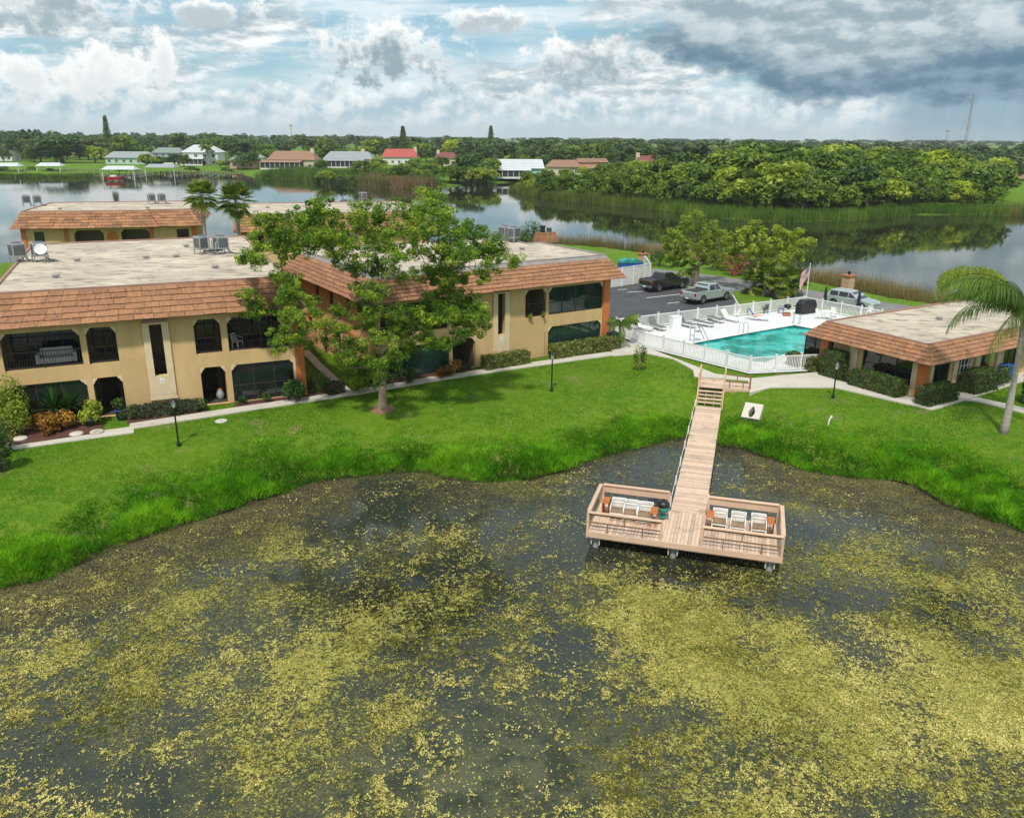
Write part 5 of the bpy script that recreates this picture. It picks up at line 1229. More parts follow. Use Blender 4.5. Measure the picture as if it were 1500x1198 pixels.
for i, (px, py) in enumerate([(965, 393), (985, 395), (1045, 399), (1060, 400), (1098, 405), (1150, 414), (1165, 417)]): bush(('deep green','pale green')[i%2]+' shrub on the lakeside verge among the reeds', T(px, py-3), 1.3, 2.0+.5*(i % 3), ('leaf_hedge', 'leaf_light')[i % 2], 100+i, 800, .24, group='shrubs along the lakeside verge')
bush('dark bush on the shore behind the pool side block', np.array((2.5, 122., -.3)), 2.2, 3.4, 'leaf_oak', 120, 1500, .3)
bush('dark bare-twigged bush in the lake behind the lakeside block', np.array(G(502, 290, -1.6)), 3.6, 5.2, 'leaf_dark', 121, 2200, .34)

# ------------------------------------------------------------------ grass and reeds (uncountable)
def blades(rng, x, y, z, h, w_, lean, var, tri=True):
    n = len(x); a = rng.uniform(0, 2*pi, n); la = rng.uniform(0, 2*pi, n); l = lean*rng.uniform(.2, 1., n)*h
    B = np.stack([x, y, z], 1); s = np.stack([np.cos(a), np.sin(a), np.zeros(n)], 1)*(w_/2)[:, None]
    tip = B+np.stack([np.cos(la)*l, np.sin(la)*l, h], 1)
    if tri: return np.stack([B-s, B+s, tip], 1).reshape(-1, 3), np.arange(3*n).reshape(-1, 3), var
    mid = B*.45+tip*.55-np.stack([np.cos(la)*l, np.sin(la)*l, 0*l], 1)*.2
    return np.stack([B-s, B+s, mid+s*.8, tip, mid-s*.8], 1).reshape(-1, 3), np.arange(5*n).reshape(-1, 5), var
def bank_grass():
    rng = np.random.default_rng(77); N = 700000
    y = rng.uniform(24, 47, N); x = rng.uniform(-1, 1, N)*(y*.74+3)
    d = sdist(x, y, LAND1); wdt = .9+3.8*fbm(x, y, 4.5, 61)+np.where(x > 11, .8, 0)
    tuft = fbm(x, y, 1.5, 71, 3)
    k = (d > -.15) & (d < wdt*1.25) & (rng.random(N) < np.clip(1.35-d/wdt*.9, .05, 1))
    # the dock passes through
    lx = (x-DO[0])*cos(-DA)-(y-DO[1])*sin(-DA); k &= ~((lx > WX0-.15) & (lx < WX1+.15))
    x, y, d, tuft, wdt = x[k], y[k], d[k], tuft[k], wdt[k]
    md = lambda a, b: np.clip(fbm(a, b, 1.5, 71, 3)-.38, 0, 1)*1.5+np.clip(fbm(a, b, .7, 73, 2)-.42, 0, 1)*.5
    edge = np.clip(1.25-d/wdt, 0, 1)*np.clip((d+.35)/.5, .25, 1); m0 = md(x, y); gx = md(x+.12, y)-m0; gy = md(x, y+.12)-m0
    z = np.maximum(heightv(x, y), WZ)-.02+m0*edge*rng.uniform(.55, 1., len(x))*.8
    h = np.clip((.16+.30*m0)*np.clip(edge+.2, .25, 1)*rng.uniform(.5, 1.25, len(x)), .06, .5)
    n = len(x); la = np.arctan2(-gy, -gx)+rng.normal(0, .9, n); l = h*(.35+rng.uniform(0, .9, n)); a = rng.uniform(0, 2*pi, n)
    var = np.clip(.36+1.3*(fbm(x, y, 1.9, 81)-.5)+.9*(m0-.25)+rng.normal(0, .15, n), 0, 1)
    B = np.stack([x, y, z], 1); s_ = np.stack([np.cos(a), np.sin(a), np.zeros(n)], 1)*.02
    tip = B+np.stack([np.cos(la)*l, np.sin(la)*l, h], 1)
    V = np.stack([B-s_, B+s_, tip], 1).reshape(-1, 3)
    link('bank_grass', npmesh('bank_grass', V, np.arange(3*n).reshape(-1, 3), 'grass_tall', var), label='lush bright grass lumps fringing the pond bank', cat='grass', kind='stuff')
bank_grass()
def lawn_grass():
    rng = np.random.default_rng(78); N = 520000
    y = rng.uniform(27, 62, N); x = rng.uniform(-1, 1, N)*(y*.70+3); d = sdist(x, y, LAND1)
    k = d > 1.0; x, y, d = x[k], y[k], d[k]
    for o in list(COL.objects):
        if o.get('kind') == 'structure' and o.name.split('.')[0] in ('walkway', 'planting_bed', 'pool_deck', 'parking_lot'):
            me = o.data; top = [v.co for v in me.vertices if v.co.z > -.01]
            P = FT if o.name.startswith('pool') else [(v.co.x, v.co.y) for v in me.vertices[len(me.vertices)//2:]]
            k = sdist(x, y, P) < -.02; x, y, d = x[k], y[k], d[k]
    for C_, A_, L_, D_ in ((C1, A1, 15.8, 22.5), (C2, A2, 18.6, 14.3)):
        s = (x-C_[0])*cos(A_)+(y-C_[1])*sin(A_); q = -(x-C_[0])*sin(A_)+(y-C_[1])*cos(A_); k = ~((s < .2) & (s > -L_) & (q > -.1) & (q < D_)); x, y, d = x[k], y[k], d[k]
    s = np.array([(a-CT[0])*cos(CA-pi/2)+(b-CT[1])*sin(CA-pi/2) for a, b in zip(x, y)]); q = -(x-CT[0])*sin(CA-pi/2)+(y-CT[1])*cos(CA-pi/2); k = ~((s > -.2) & (q > -.2)); x, y, d = x[k], y[k], d[k]
    lx = (x-DO[0])*cos(-DA)-(y-DO[1])*sin(-DA); k = ~((lx > WX0-.1) & (lx < WX1+.1)); x, y, d = x[k], y[k], d[k]
    n = len(x); z = heightv(x, y)-.01; h = rng.uniform(.035, .10, n)*(.7+.7*fbm(x, y, 3., 91))
    dryp = np.clip((fbm(x, y, 3.2, 97, 4)-.60)*6, 0, 1); keep = rng.random(n) > dryp*.75; x, y, z, h = x[keep], y[keep], z[keep], h[keep]; n = len(x)
    var = np.clip(.44+2.7*(fbm(x, y, 4., 95, 4)-.5)+1.0*(fbm(x, y, .8, 96, 2)-.5)+rng.normal(0, .16, n), 0, 1)
    V, F_, v = blades(rng, x, y, z, h, np.full(n, .03), .9, var)
    link('lawn_grass', npmesh('lawn_grass', V, F_, 'grass_short', v), label='mown lawn grass between the walkways and the pond', cat='grass', kind='stuff')
lawn_grass()
def reeds(name, label, line, depth, n, h, mat_, seed, w_=.05, into=1, hv=.35):
    rng = np.random.default_rng(seed); P = np.array(line); seg = np.linalg.norm(np.diff(P, axis=0), axis=1); cum = np.concatenate([[0], np.cumsum(seg)])
    s = rng.uniform(0, cum[-1], n); x = np.interp(s, cum, P[:, 0]); y = np.interp(s, cum, P[:, 1])
    i = np.clip(np.searchsorted(cum, s)-1, 0, len(P)-2); t_ = (P[i+1]-P[i])/seg[i][:, None]; nrm = np.stack([-t_[:, 1], t_[:, 0]], 1)*into
    q = rng.random(n)*depth*(.4+.8*fbm(s, s*0, 9., seed)); x = x+nrm[:, 0]*q; y = y+nrm[:, 1]*q
    z = np.maximum(heightv(x, y), WZ)-.05; hh = h*(1-hv+2*hv*fbm(s+q*2, q, 2.4, seed+1))*rng.uniform(.7, 1.15, n)
    var = np.clip(.45+1.2*(fbm(s, q, 3., seed+2)-.5)+rng.normal(0, .2, n), 0, 1)
    V, F_, v = blades(rng, x, y, z, hh, np.full(n, w_), .28, var)
    link(name, npmesh(name, V, F_, mat_, v), label=label, cat='reeds', kind='stuff')
back = [p for p in LAND1 if p[1] > 60 and p[0] > -12][::1]
back = [(60, 64), (53, 69.5), (46, 77), (40, 84), (36.5, 91), (33, 97.5), (28, 105), (24, 111.5), (15, 122), (5, 127.5), (-8, 126.5)]
reeds('shore_reeds', 'tan and green reeds along the lake shore behind the road', back, 4.5, 16000, 2.5, 'reed_tan', 201, .06, -1)
reeds('shore_reeds', 'green lower reeds mixed along the same lake shore', back, 5.5, 12000, 1.7, 'reed_green', 202, .06, -1)
# ------------------------------------------------------------------ lamp posts
def lamp_post(label, loc, h=2.45):
    t = thing('lamp_post', label, 'lamp post', loc, 0, 'black lamp posts on the lawn')
    MB().lathe([(.11, -.1), (.11, .12), (.07, .2), (.045, .3), (.04, h-.45), (.06, h-.42), (.045, h-.38)], 10).build('post', 'black_metal', t, smooth=True)
    MB().lathe([(.06, h-.38), (.13, h-.10), (.13, h-.08)], 8).build('lantern', 'lamp_glass', t)
    MB().lathe([(.19, h-.08), (.10, h+.03), (.02, h+.07), (.02, h+.12)], 8).build('lantern_cap', 'black_metal', t)
    for k in range(4): MB().tube([(.065*cos(k*pi/2), .065*sin(k*pi/2), h-.39), (.14*cos(k*pi/2), .14*sin(k*pi/2), h-.08)], .012, 4).build('lantern_bar', 'black_metal', t)
lamp_post('black lamp post in front of the low dark hedge', T(262, 653)); lamp_post('black lamp post before the glazed block entrance', T(808, 573)); lamp_post('black lamp post on the lawn by the clubhouse path', T(1220, 583), 2.2)
# ------------------------------------------------------------------ vehicles (x forward)
def wheel_set(t, xs, ty, r, w_):
    tm = MB().lathe([(r*.62, -w_/2), (r*.95, -w_/2), (r, -w_*.35), (r, w_*.35), (r*.95, w_/2), (r*.62, w_/2)], 22).mesh('wheel', 'rubber', True)
    hm = MB().lathe([(r*.60, -w_*.30), (r*.64, -w_*.52), (r*.5, -w_*.42), (r*.2, -w_*.40), (r*.16, -w_*.5), (.01, -w_*.5)], 18).mesh('rim', 'hub')
    sm = MB()
    for k in range(5): a = k*2*pi/5; sm.bar((r*.12*cos(a), r*.12*sin(a), -w_*.46), (r*.58*cos(a), r*.58*sin(a), -w_*.46), .07, .03)
    for x in xs:
        for s in (1, -1):
            wl = link('wheel', tm, t); wl.matrix_local = Matrix.Translation((x, s*ty, r)) @ Matrix.Rotation(radians(90*s), 4, 'X')
            link('rim', hm, wl); sm.build('spokes', 'hub', wl)
def pickup(label, loc, rz, paint, trim='car_trim'):
    t = thing('pickup_truck', label, 'pickup truck', loc, rz); wd = .96
    # lower body with wheel arches, side profile swept across the width
    def arch(cx, r=.47, n=9): return [(cx+r*cos(a), .40+r*sin(a)) for a in np.linspace(0, pi, n)]
    low = [(2.75, .45), (2.80, .75), (2.74, 1.02), (1.25, 1.10), (.95, 1.14), (-.95, 1.14), (-.96, 1.18), (-2.72, 1.18), (-2.80, 1.1), (-2.82, .62), (-2.70, .50)]
    bot = [(-2.25, .44)]+arch(-1.72)[::-1]+[(-1.2, .40), (1.15, .40)]+arch(1.72)[::-1]+[(2.25, .42)]
    mb = MB(); pr = low+bot
    mb.prof(pr[::-1], -wd, wd); mb.build('body', paint, t, bevel=.03)
    MB().bb(-2.68, -wd+.12, .95, -1.02, wd-.12, 1.186).build('bed', 'car_trim', t)
    for s in (-1, 1): MB().bb(-2.74, s*wd-.07 if s > 0 else s*wd, 1.18, -.98, s*wd if s > 0 else s*wd+.07, 1.25).build('bed_rail', trim, t)
    # cab
    c = MB(); zt = 1.82
    P0 = [(1.22, 1.10), (-.95, 1.14)]; 
    vs = []
    for z, x0, x1, y in ((1.10, 1.30, -.98, wd-.03), (1.42, .88, -.94, wd-.10), (zt-.06, .40, -.78, wd-.20), (zt, .25, -.66, wd-.30)):
        vs += [(x0, -y, z), (x0, y, z), (x1, y, z), (x1, -y, z)]
    fs = [(i*4+k, i*4+(k+1) % 4, i*4+4+(k+1) % 4, i*4+4+k) for i in range(3) for k in range(4)]+[(12, 13, 14, 15)]
    c._add(vs, fs); c.build('cab', paint, t, bevel=.03)
    def on(x0, z0, x1, z1, s, y0, y1, nm, m): MB()._add([(x0[0], s*y0, z0), (x0[1], s*y0, z0), (x1[1], s*y1, z1), (x1[0], s*y1, z1)], [(0, 1, 2, 3) if s < 0 else (3, 2, 1, 0)]).build(nm, m, t)
    for s in (-1, 1):
        on((.10, .80), 1.20, (.05, .42), 1.70, s, wd-.035, wd-.165, 'side_window', 'car_glass'); on((-.86, -.02), 1.20, (-.72, -.02), 1.70, s, wd-.035, wd-.165, 'side_window', 'car_glass')
        MB().bb(.98, s*(wd+.10)-.07, 1.15, 1.10, s*(wd+.10)+.07, 1.32).build('mirror', paint, t, bevel=.02)
        for x in (.05, -.85): MB().bb(x, s*(wd+.005)-.012, 1.0, x+.16, s*(wd+.005)+.012, 1.04).build('door_handle', 'chrome', t)
        MB().bb(-2.84, s*(wd-.11)-.10, .82, -2.78, s*(wd-.11)+.10, 1.12).build('tail_light', 'tail_red', t); MB().bb(2.72, s*(wd-.2)-.17, .80, 2.83, s*(wd-.2)+.17, .98).build('headlight', 'head_lamp', t)
    MB()._add([(1.235, -.78, 1.16), (1.235, .78, 1.16), (.47, .64, 1.72), (.47, -.64, 1.72)], [(0, 1, 2, 3)]).build('windscreen', 'car_glass', t)
    MB()._add([(-1.0, .76, 1.22), (-1.0, -.76, 1.22), (-.81, -.62, 1.72), (-.81, .62, 1.72)], [(0, 1, 2, 3)]).build('rear_window', 'car_glass', t)
    MB().bb(-2.98, -wd+.02, .48, -2.80, wd-.02, .68).build('rear_bumper', 'chrome', t, bevel=.03); MB().bb(2.74, -wd+.02, .42, 2.92, wd-.02, .66).build('front_bumper', 'chrome', t, bevel=.03); MB().bb(2.745, -.5, .72, 2.82, .5, .98).build('grille', 'car_trim', t)
    MB().bb(-2.832, -.6, .72, -2.815, .6, 1.08).build('tailgate', paint, t); MB().bb(-2.99, -.18, .52, -2.981, .18, .64).build('number_plate', 'white_plastic', t)
    MB().bb(-2.6, -.8, .30, 2.6, .8, .42).build('chassis', 'car_trim', t)
    wheel_set(t, (-1.72, 1.72), .84, .40, .26); return t
def aim(a, b):
    p, q = G(*a, .02), G(*b, .02); return p, q, atan2(q[1]-p[1], q[0]-p[0])
# both parked nose to the road
p, q, a = aim((945, 427.5), (999, 419.5)); c = (p+q)/2; pickup('black crew cab pickup parked beside the white bin enclosure', (c[0], c[1], .03), a, 'car_black')
p, q, a = aim((1007, 445.5), (1063, 436)); c = (p+q)/2; pickup('silver crew cab pickup parked beside the pool fence', (c[0], c[1], .03), a, 'car_silver', 'car_silver')
def suv(label, loc, rz):
    t = thing('parked_car', label, 'car', loc, rz); wd = .90
    def arch(cx, r=.42, n=9): return [(cx+r*cos(a), .36+r*sin(a)) for a in np.linspace(0, pi, n)]
    pr = [(2.25, .40), (2.30, .68), (2.18, .86), (1.1, 1.0), (-2.10, 1.02), (-2.28, .9), (-2.28, .5), (-2.15, .40), (-1.85, .38)]+arch(-1.38)[::-1]+[(-.9, .32), (.92, .32)]+arch(1.38)[::-1]+[(1.86, .36)]
    MB().prof(pr[::-1], -wd, wd).build('body', 'car_silver', t, bevel=.05)
    vs = []
    for z, x0, x1, y in ((.98, 1.15, -2.12, wd-.03), (1.30, .62, -2.02, wd-.12), (1.55, .10, -1.85, wd-.22), (1.60, -.10, -1.7, wd-.30)): vs += [(x0, -y, z), (x0, y, z), (x1, y, z), (x1, -y, z)]
    MB()._add(vs, [(i*4+k, i*4+(k+1) % 4, i*4+4+(k+1) % 4, i*4+4+k) for i in range(3) for k in range(4)]+[(12, 13, 14, 15)]).build('cabin', 'car_silver', t, bevel=.03)
    for s in (-1, 1):
        for x0, x1 in ((.02, .72), (-.95, -.06), (-1.85, -1.05)):
            v = [(x0, s*(wd-.03), 1.06), (x1, s*(wd-.03), 1.06), (min(x1, .12) if x1 > .3 else x1, s*(wd-.172), 1.48), (x0, s*(wd-.172), 1.48)]
            MB()._add(v, [(0, 1, 2, 3) if s < 0 else (3, 2, 1, 0)]).build('side_window', 'car_glass', t)
        MB().bb(2.16, s*.62-.18, .62, 2.30, s*.62+.18, .76).build('headlight', 'head_lamp', t); MB().bb(-2.31, s*.72-.12, .7, -2.25, s*.72+.12, .95).build('tail_light', 'tail_red', t)
        MB().bb(.82, s*(wd+.08)-.07, 1.0, .94, s*(wd+.08)+.07, 1.13).build('mirror', 'car_silver', t)
    MB()._add([(1.08, -.75, 1.04), (1.08, .75, 1.04), (.20, .62, 1.52), (.20, -.62, 1.52)], [(0, 1, 2, 3)]).build('windscreen', 'car_glass', t); MB()._add([(-2.10, .75, 1.06), (-2.10, -.75, 1.06), (-1.90, -.62, 1.50), (-1.90, .62, 1.50)], [(0, 1, 2, 3)]).build('rear_window', 'car_glass', t)
    wheel_set(t, (-1.38, 1.38), .80, .35, .22); return t
p, q, a = aim((1219, 446), (1276, 455.5)); c = (p+q)/2; suv('silver car on the road behind the pool fence', (c[0], c[1], .02), a)
# ------------------------------------------------------------------ flagpole, piers, bins
b = T(1181, 437); t = thing('flagpole', 'white flagpole flying a striped flag by the pool fence', 'flagpole', b)
hp = AY(1181, 386, b[1])[2]-b[2]
MB().lathe([(.06, -.2), (.05, hp*.5), (.035, hp-.1), (.06, hp-.06), (.05, hp+.03)], 8).build('pole', 'white_paint', t)
MB().lathe([(.16, -.1), (.16, .08), (.08, .12)], 10).build('base', 'concrete', t)
fw, fh = 1.25, 1.9      # hangs nearly slack: stripes fall downwards
def flagpt(u, v): return (-.05-fw*u*(.55+.1*sin(3*v)), -.12*sin(6*u+2*v), hp-.15-fh*v*(.55+.45*u)-.75*u)
for k in range(13):
    m = MB()
    for j in range(6):
        u0 = .0 if k > 6 else .38
        ua, ub = u0+(1-u0)*j/6, u0+(1-u0)*(j+1)/6; m.poly([flagpt(ua, k/13), flagpt(ub, k/13), flagpt(ub, (k+1)/13), flagpt(ua, (k+1)/13)])
    m.build('stripe', 'flag_red' if k % 2 == 0 else 'flag_white', t)
cn = MB()
for j in range(4): cn.poly([flagpt(.38*j/4, 0), flagpt(.38*(j+1)/4, 0), flagpt(.38*(j+1)/4, 7/13), flagpt(.38*j/4, 7/13)])
cn = cn.build('canton', 'flag_blue', t)
for r in range(5):
    for k in range(5):
        x, y, z = flagpt(.04+.075*k, .05+.1*r); MB().box((x, y-.02, z), (.035, .01, .035), 0, None).build('star', 'flag_white', cn)
def pier(label, px, py, pyt):
    b = T(px, py); h = AY(px, pyt, b[1])[2]-b[2]; t = thing('entrance_pier', label, 'pier', b, radians(30), 'stone entrance piers by the lake')
    for k in range(7):
        for sx, sy in ((-.22, -.22), (.22, -.22), (.22, .22), (-.22, .22)):
            MB().box((sx+(.03 if k % 2 else -.03)*0, sy, h*.86*(k+.5)/7), (.44, .44, h*.86/7-.02)).build('stone', 'stone_pier', t)
    MB().box((0, 0, h*.43), (.8, .8, h*.85)).build('core', 'concrete', t); MB().box((0, 0, h*.89), (1.08, 1.08, .12)).build('cap', 'terracotta', t)
    MB().lathe([(.08, h*.92), (.08, h*.95), (.14, h*.96), (.17, h*1.06), (.05, h*1.10)], 8).build('lantern', 'black_metal', t)
pier('stone entrance pier with lantern beyond the bin enclosure', 941, 391, 369); pier('stone entrance pier with lantern among the reeds by the road', 1240, 431, 400)
# bin enclosure
e0, e1, e2 = G(893, 422.5, .02), G(951.5, 413, .02), G(943, 401, .02); t = thing('bin_enclosure', 'white panel fence enclosing the bins by the parking lot', 'fence', e0)
def panelrun(a, b, nm):
    a, b = np.array(a)-e0, np.array(b)-e0; n = max(2, int(np.linalg.norm(b-a)/.9))
    for k in range(n):
        p, q = a+(b-a)*(k+.03)/n, a+(b-a)*(k+.97)/n; MB().bar((p[0], p[1], 1.0), (q[0], q[1], 1.0), .05, 1.9).build('panel', 'white_paint', t)
    for k in range(n+1):
        if k % 2 == 0: p = a+(b-a)*k/n; MB().box((p[0], p[1], 1.02), (.12, .12, 2.04)).build('post', 'white_paint', t)
    MB().bar((a[0], a[1], 1.97), (b[0], b[1], 1.97), .09, .07).build('cap_rail', 'white_paint', t)
panelrun(e0, e1, 'front'); panelrun(e1, e2, 'side')
for i, (px, lb) in enumerate([(917, 'waste bin with turquoise lid standing nearest the block inside the enclosure'), (928, 'waste bin with turquoise lid nearest the gate inside the enclosure')]):
    p = AY(px, 400, e1[1]+.2+2.2); tt = thing('waste_bin', lb, 'bin', (p[0], p[1], .02), .3, 'bins in the enclosure'); MB().bb(-.8, -.6, .1, .8, .6, 1.75).build('tub', 'blue_plastic', tt, bevel=.03)
    MB().prof([(-.85, 1.76), (.85, 1.76), (.8, 1.95), (0, 2.2), (-.8, 1.95)], -.65, .65).build('lid', 'teal_plastic', tt)
    for x in (-.6, .6): MB().lathe([(.08, 0), (.08, .1)], 8, (x, 0, 0)).build('castor', 'rubber', tt)
b = T(897, 510); t = thing('utility_cabinet', 'dark green utility cabinet at the end of the yellow hedge', 'cabinet', b, A2); MB().bb(-.35, -.3, 0, .35, .3, 1.15).build('casing', 'green_box', t, bevel=.02); MB().bb(-.39, -.34, 1.15, .39, .34, 1.22).build('lid', 'green_box', t); MB().bb(-.3, -.312, .1, .3, -.302, 1.05).build('door', 'green_box', t)
# clubhouse oddments
p = clp(8.3, -.5); t = thing('recycling_bin', 'blue wheeled bin at the clubhouse wall', 'bin', (p[0], p[1], .05), CA-pi/2); MB()._add([(-.28, -.3, .1), (.28, -.3, .1), (.28, .3, .1), (-.28, .3, .1), (-.34, -.36, 1.0), (.34, -.36, 1.0), (.34, .36, 1.0), (-.34, .36, 1.0)], [(3, 2, 1, 0), (4, 5, 6, 7), (0, 1, 5, 4), (1, 2, 6, 5), (2, 3, 7, 6), (3, 0, 4, 7)]).build('tub', 'blue_plastic', t); MB().bb(-.37, -.4, 1.0, .37, .38, 1.07).build('lid', 'blue_plastic', t)
for x in (-.25, .25): MB().tube([(x-.04, .3, .1), (x+.04, .3, .1)], .1, 10).build('wheel', 'rubber', t)
p = clp(10.6, -.9); t = thing('sign_board', 'small white framed dark board on the clubhouse path', 'sign', (p[0], p[1], .05), CA-pi/2); MB().bb(-.35, -.02, .1, .35, .02, .95).build('frame', 'white_paint', t); MB().bb(-.28, -.035, .18, .28, -.022, .88).build('board', 'black_metal', t)
for x in (-.3, .3): MB().bar((x, .02, .9), (x, .35, 0), .03).build('leg', 'white_paint', t)
# storm drain, pipe, hatch
b = T(1101, 612); t = thing('drain_headwall', 'white concrete drain headwall with pointed dark opening in the bank', 'drain', b, radians(-28)); t.scale = (.85, .85, .85)
hw = MB(); tilt = Matrix.Rotation(radians(-52), 4, 'X')
ang = np.linspace(0, 2*pi, 21)[:-1]; 
inner = [(.21*cos(a)*(1 if sin(a) < 0 else 1-.5*sin(a)), -.06+.50*sin(a)) for a in ang]; outer = [(max(-.62, min(.62, 1.2*cos(a))), max(-.62, min(.72, 1.2*sin(a)))) for a in ang]
for k in range(20):
    j = (k+1) % 20
    for z0, z1 in ((.0, .0),): hw._add([(*inner[k], .12), (*inner[j], .12), (*outer[j], .10), (*outer[k], .10)], [(3, 2, 1, 0)]); hw._add([(*outer[k], .10), (*outer[j], .10), (*outer[j], -.4), (*outer[k], -.4)], [(3, 2, 1, 0)]); hw._add([(*inner[k], .12), (*inner[j], .12), (*inner[j], -.5), (*inner[k], -.5)], [(0, 1, 2, 3)])
hw.v = [tuple(Matrix.Rotation(radians(34), 4, 'X') @ Vector(v)) for v in hw.v]; hw.build('slab', 'concrete', t, loc=(0, 0, .42))
pm = MB().poly([(*p, -.45) for p in inner]); pm.v = [tuple(Matrix.Rotation(radians(34), 4, 'X') @ Vector(v)) for v in pm.v]; pm.build('pipe_mouth', 'black_metal', t, loc=(0, 0, .42))
b = T(1213, 622); t = thing('marker_pipe', 'white plastic pipe stub sticking up crooked from the bank', 'pipe', b); MB().tube([(0, 0, -.2), (.03, 0, .28), (.12, 0, .45)], .045, 8).build('stub', 'pvc', t); MB().tube([(.10, 0, .42), (.17, 0, .52)], .06, 8).build('elbow', 'pvc', t)
for px, py, lb in ((324, 617, 'round pale access cover set in the lawn by the lamp post'), (1105, 566, 'grey access hatch set in the path beside the dock steps')):
    b = T(px, py) if px < 500 else G(px, py, .045); t = thing('access_cover', lb, 'cover', (b[0], b[1], b[2]+.02)); MB().lathe([(.33, -.05), (.33, .02), (.29, .035), (.05, .035)], 16).build('lid', 'concrete', t); MB().box((0, 0, .045), (.12, .03, .02)).build('handle', 'galv', t)
# hanging basket plants on the glazed block balcony
for i, s in enumerate((-6.9, -5.75)):
    p = on2(s, -.12, 2.92); bush(['trailing plant at the left end of the balcony railing', 'trailing plant at the right end of the balcony railing'][i], p, .22, .4, 'leaf_lime', 300+i, 160, .1, 'trailing_plant', 'plant')
# ------------------------------------------------------------------ balcony furniture
def plastic_chair(label, loc, rz, m='white_plastic'):
    t = thing('plastic_chair', label, 'chair', loc, rz, 'plastic chairs'); MB().box((0, 0, .43), (.46, .44, .04)).build('seat', m, t)
    bk = MB()
    for k in range(5): bk.bar((-.18+.09*k, .22, .45), (-.18+.09*k, .30, .84), .05, .02)
    bk.bar((-.22, .305, .85), (.22, .305, .85), .05, .03); bk.build('backrest', m, t)
    for x in (-.2, .2):
        for y in (-.19, .19): MB().tube([(x*1.15, y*1.15, 0), (x, y, .42)], .022, 5).build('leg', m, t)
        MB().bar((x*1.15, -.2, .63), (x*1.15, .26, .65), .05, .025).build('armrest', m, t)
    return t
p = on1(-3.5, .75, 3.08); plastic_chair('white plastic chair on the near block upper balcony', p, A1+.8)
p = on1(-12.9, .95, 3.08); t = thing('balcony_sofa', 'pale sofa behind the railing of the upper left balcony', 'sofa', p, A1); MB().bb(-.8, -.35, .1, .8, .35, .42).build('seat', 'blind', t, bevel=.05); MB().bb(-.8, .2, .42, .8, .42, .85).build('backrest', 'blind', t, bevel=.05)
for s in (-1, 1): MB().bb(s*.9-.1, -.35, .1, s*.9+.1, .42, .62).build('armrest', 'blind', t, bevel=.04)
p = on1(-4.75, .9, .02); t = thing('water_urn', 'pale blue urn in the ground floor entrance', 'urn', p); MB().lathe([(.12, 0), (.2, .12), (.24, .32), (.17, .52), (.12, .58), (.15, .62)], 14).build('vessel', 'galv', t, smooth=True); MB().lathe([(.15, .62), (.04, .7), (.03, .74)], 12).build('lid', 'terracotta', t)
# ------------------------------------------------------------------ pool furniture
def lounger(label, loc, rz, m='strap_grey', back=.75, grp='grey pool loungers'):
    t = thing('pool_lounger', label, 'lounger', loc, rz, grp)
    fr = MB()
    for y in (-.31, .31): fr.bar((-1.0, y, .30), (.95, y, .30), .04, .04)
    fr.bar((-.98, -.31, .30), (-.98, .31, .30), .04); fr.bar((.93, -.31, .30), (.93, .31, .30), .04); fr.build('frame', 'white_paint', t)
    for x in (-.8, .7):
        for y in (-.29, .29): MB().box((x, y, .145), (.045, .045, .29)).build('leg', 'white_paint', t)
    MB().box((-.35, 0, .335), (1.25, .58, .03)).build('sling', m, t)
    MB().bar((.28, 0, .34), (.28+.75*cos(back), 0, .34+.75*sin(back)), .58, .03).build('backrest', m, t); return t
LL = [(962, 478, 'grey lounger with raised back nearest the small palm corner'), (1004, 474, 'grey lounger with raised back behind the pool lift'), (1030, 473, 'grey lounger lying flat by the back fence'), (1047, 467, 'dark grey lounger against the back fence by the flat one'), (1068, 466, 'white lounger against the back fence'), (940, 479, 'white lounger in the corner behind the small palm')]
for i, (px, py, lb) in enumerate(LL):
    p = G(px, py, .3); lounger(lb, (p[0], p[1], .055), radians(118 + (i % 3)*8), 'strap_grey' if 'white' not in lb else 'white_plastic', .12 if 'flat' in lb else .85)
p = G(1109, 465, .3); lounger('lounger with a navy towel over its back and a heap of pink towels', (p[0], p[1], .055), radians(158), 'white_plastic', .9)
q = (p[0], p[1], .41)
t = thing('towel_heap', 'crumpled pink and white towels on the lounger', 'towel', q, .4); rng_ = np.random.default_rng(9); tw = MB()
gx = [[(x*.19-.48, y*.15-.22, .06+.13*abs(sin(2.1*x+1.3*y))*(1-abs(x-2.5)/4)) for y in range(4)] for x in range(6)]
for i in range(5):
    for j in range(3): tw.poly([gx[i][j], gx[i+1][j], gx[i+1][j+1], gx[i][j+1]])
for i in range(5):
    for j in (0, 3): a, b_ = gx[i][j], gx[i+1][j]; tw.poly([a, b_, (b_[0], b_[1], 0), (a[0], a[1], 0)])
tw.build('folds', 'pink_towel', t, smooth=True)
a = radians(158); t = thing('beach_towel', 'navy towel hung over the lounger back', 'towel', (p[0], p[1], .055), a); MB().bar((.30, 0, .40), (.32+.72*cos(.9), 0, .38+.74*sin(.9)), .5, .03).bar((.34+.74*cos(.9), 0, .38+.74*sin(.9)), (.40+.74*cos(.9), 0, .45), .5, .02).build('cloth', 'blue_towel', t)
for i, (px, py, lb, m) in enumerate([(1120, 455, 'dark pool chair against the back fence beside the towel lounger', 'navy_fabric'), (1144, 455, 'blue pool chair left of the covered barbecue', 'blue_towel'), (1078, 463, 'white pool chair by the back fence', 'white_plastic'), (1273, 459, 'white pool chair beside the closed navy parasol', 'white_plastic'), (1222, 461, 'white pool chair at the round table', 'white_plastic'), (1200, 463, 'white pool chair at the other side of the round table', 'white_plastic')]):
    p = G(px, py, .3); plastic_chair(lb, (p[0], p[1], .055), radians(200+40*i), m)
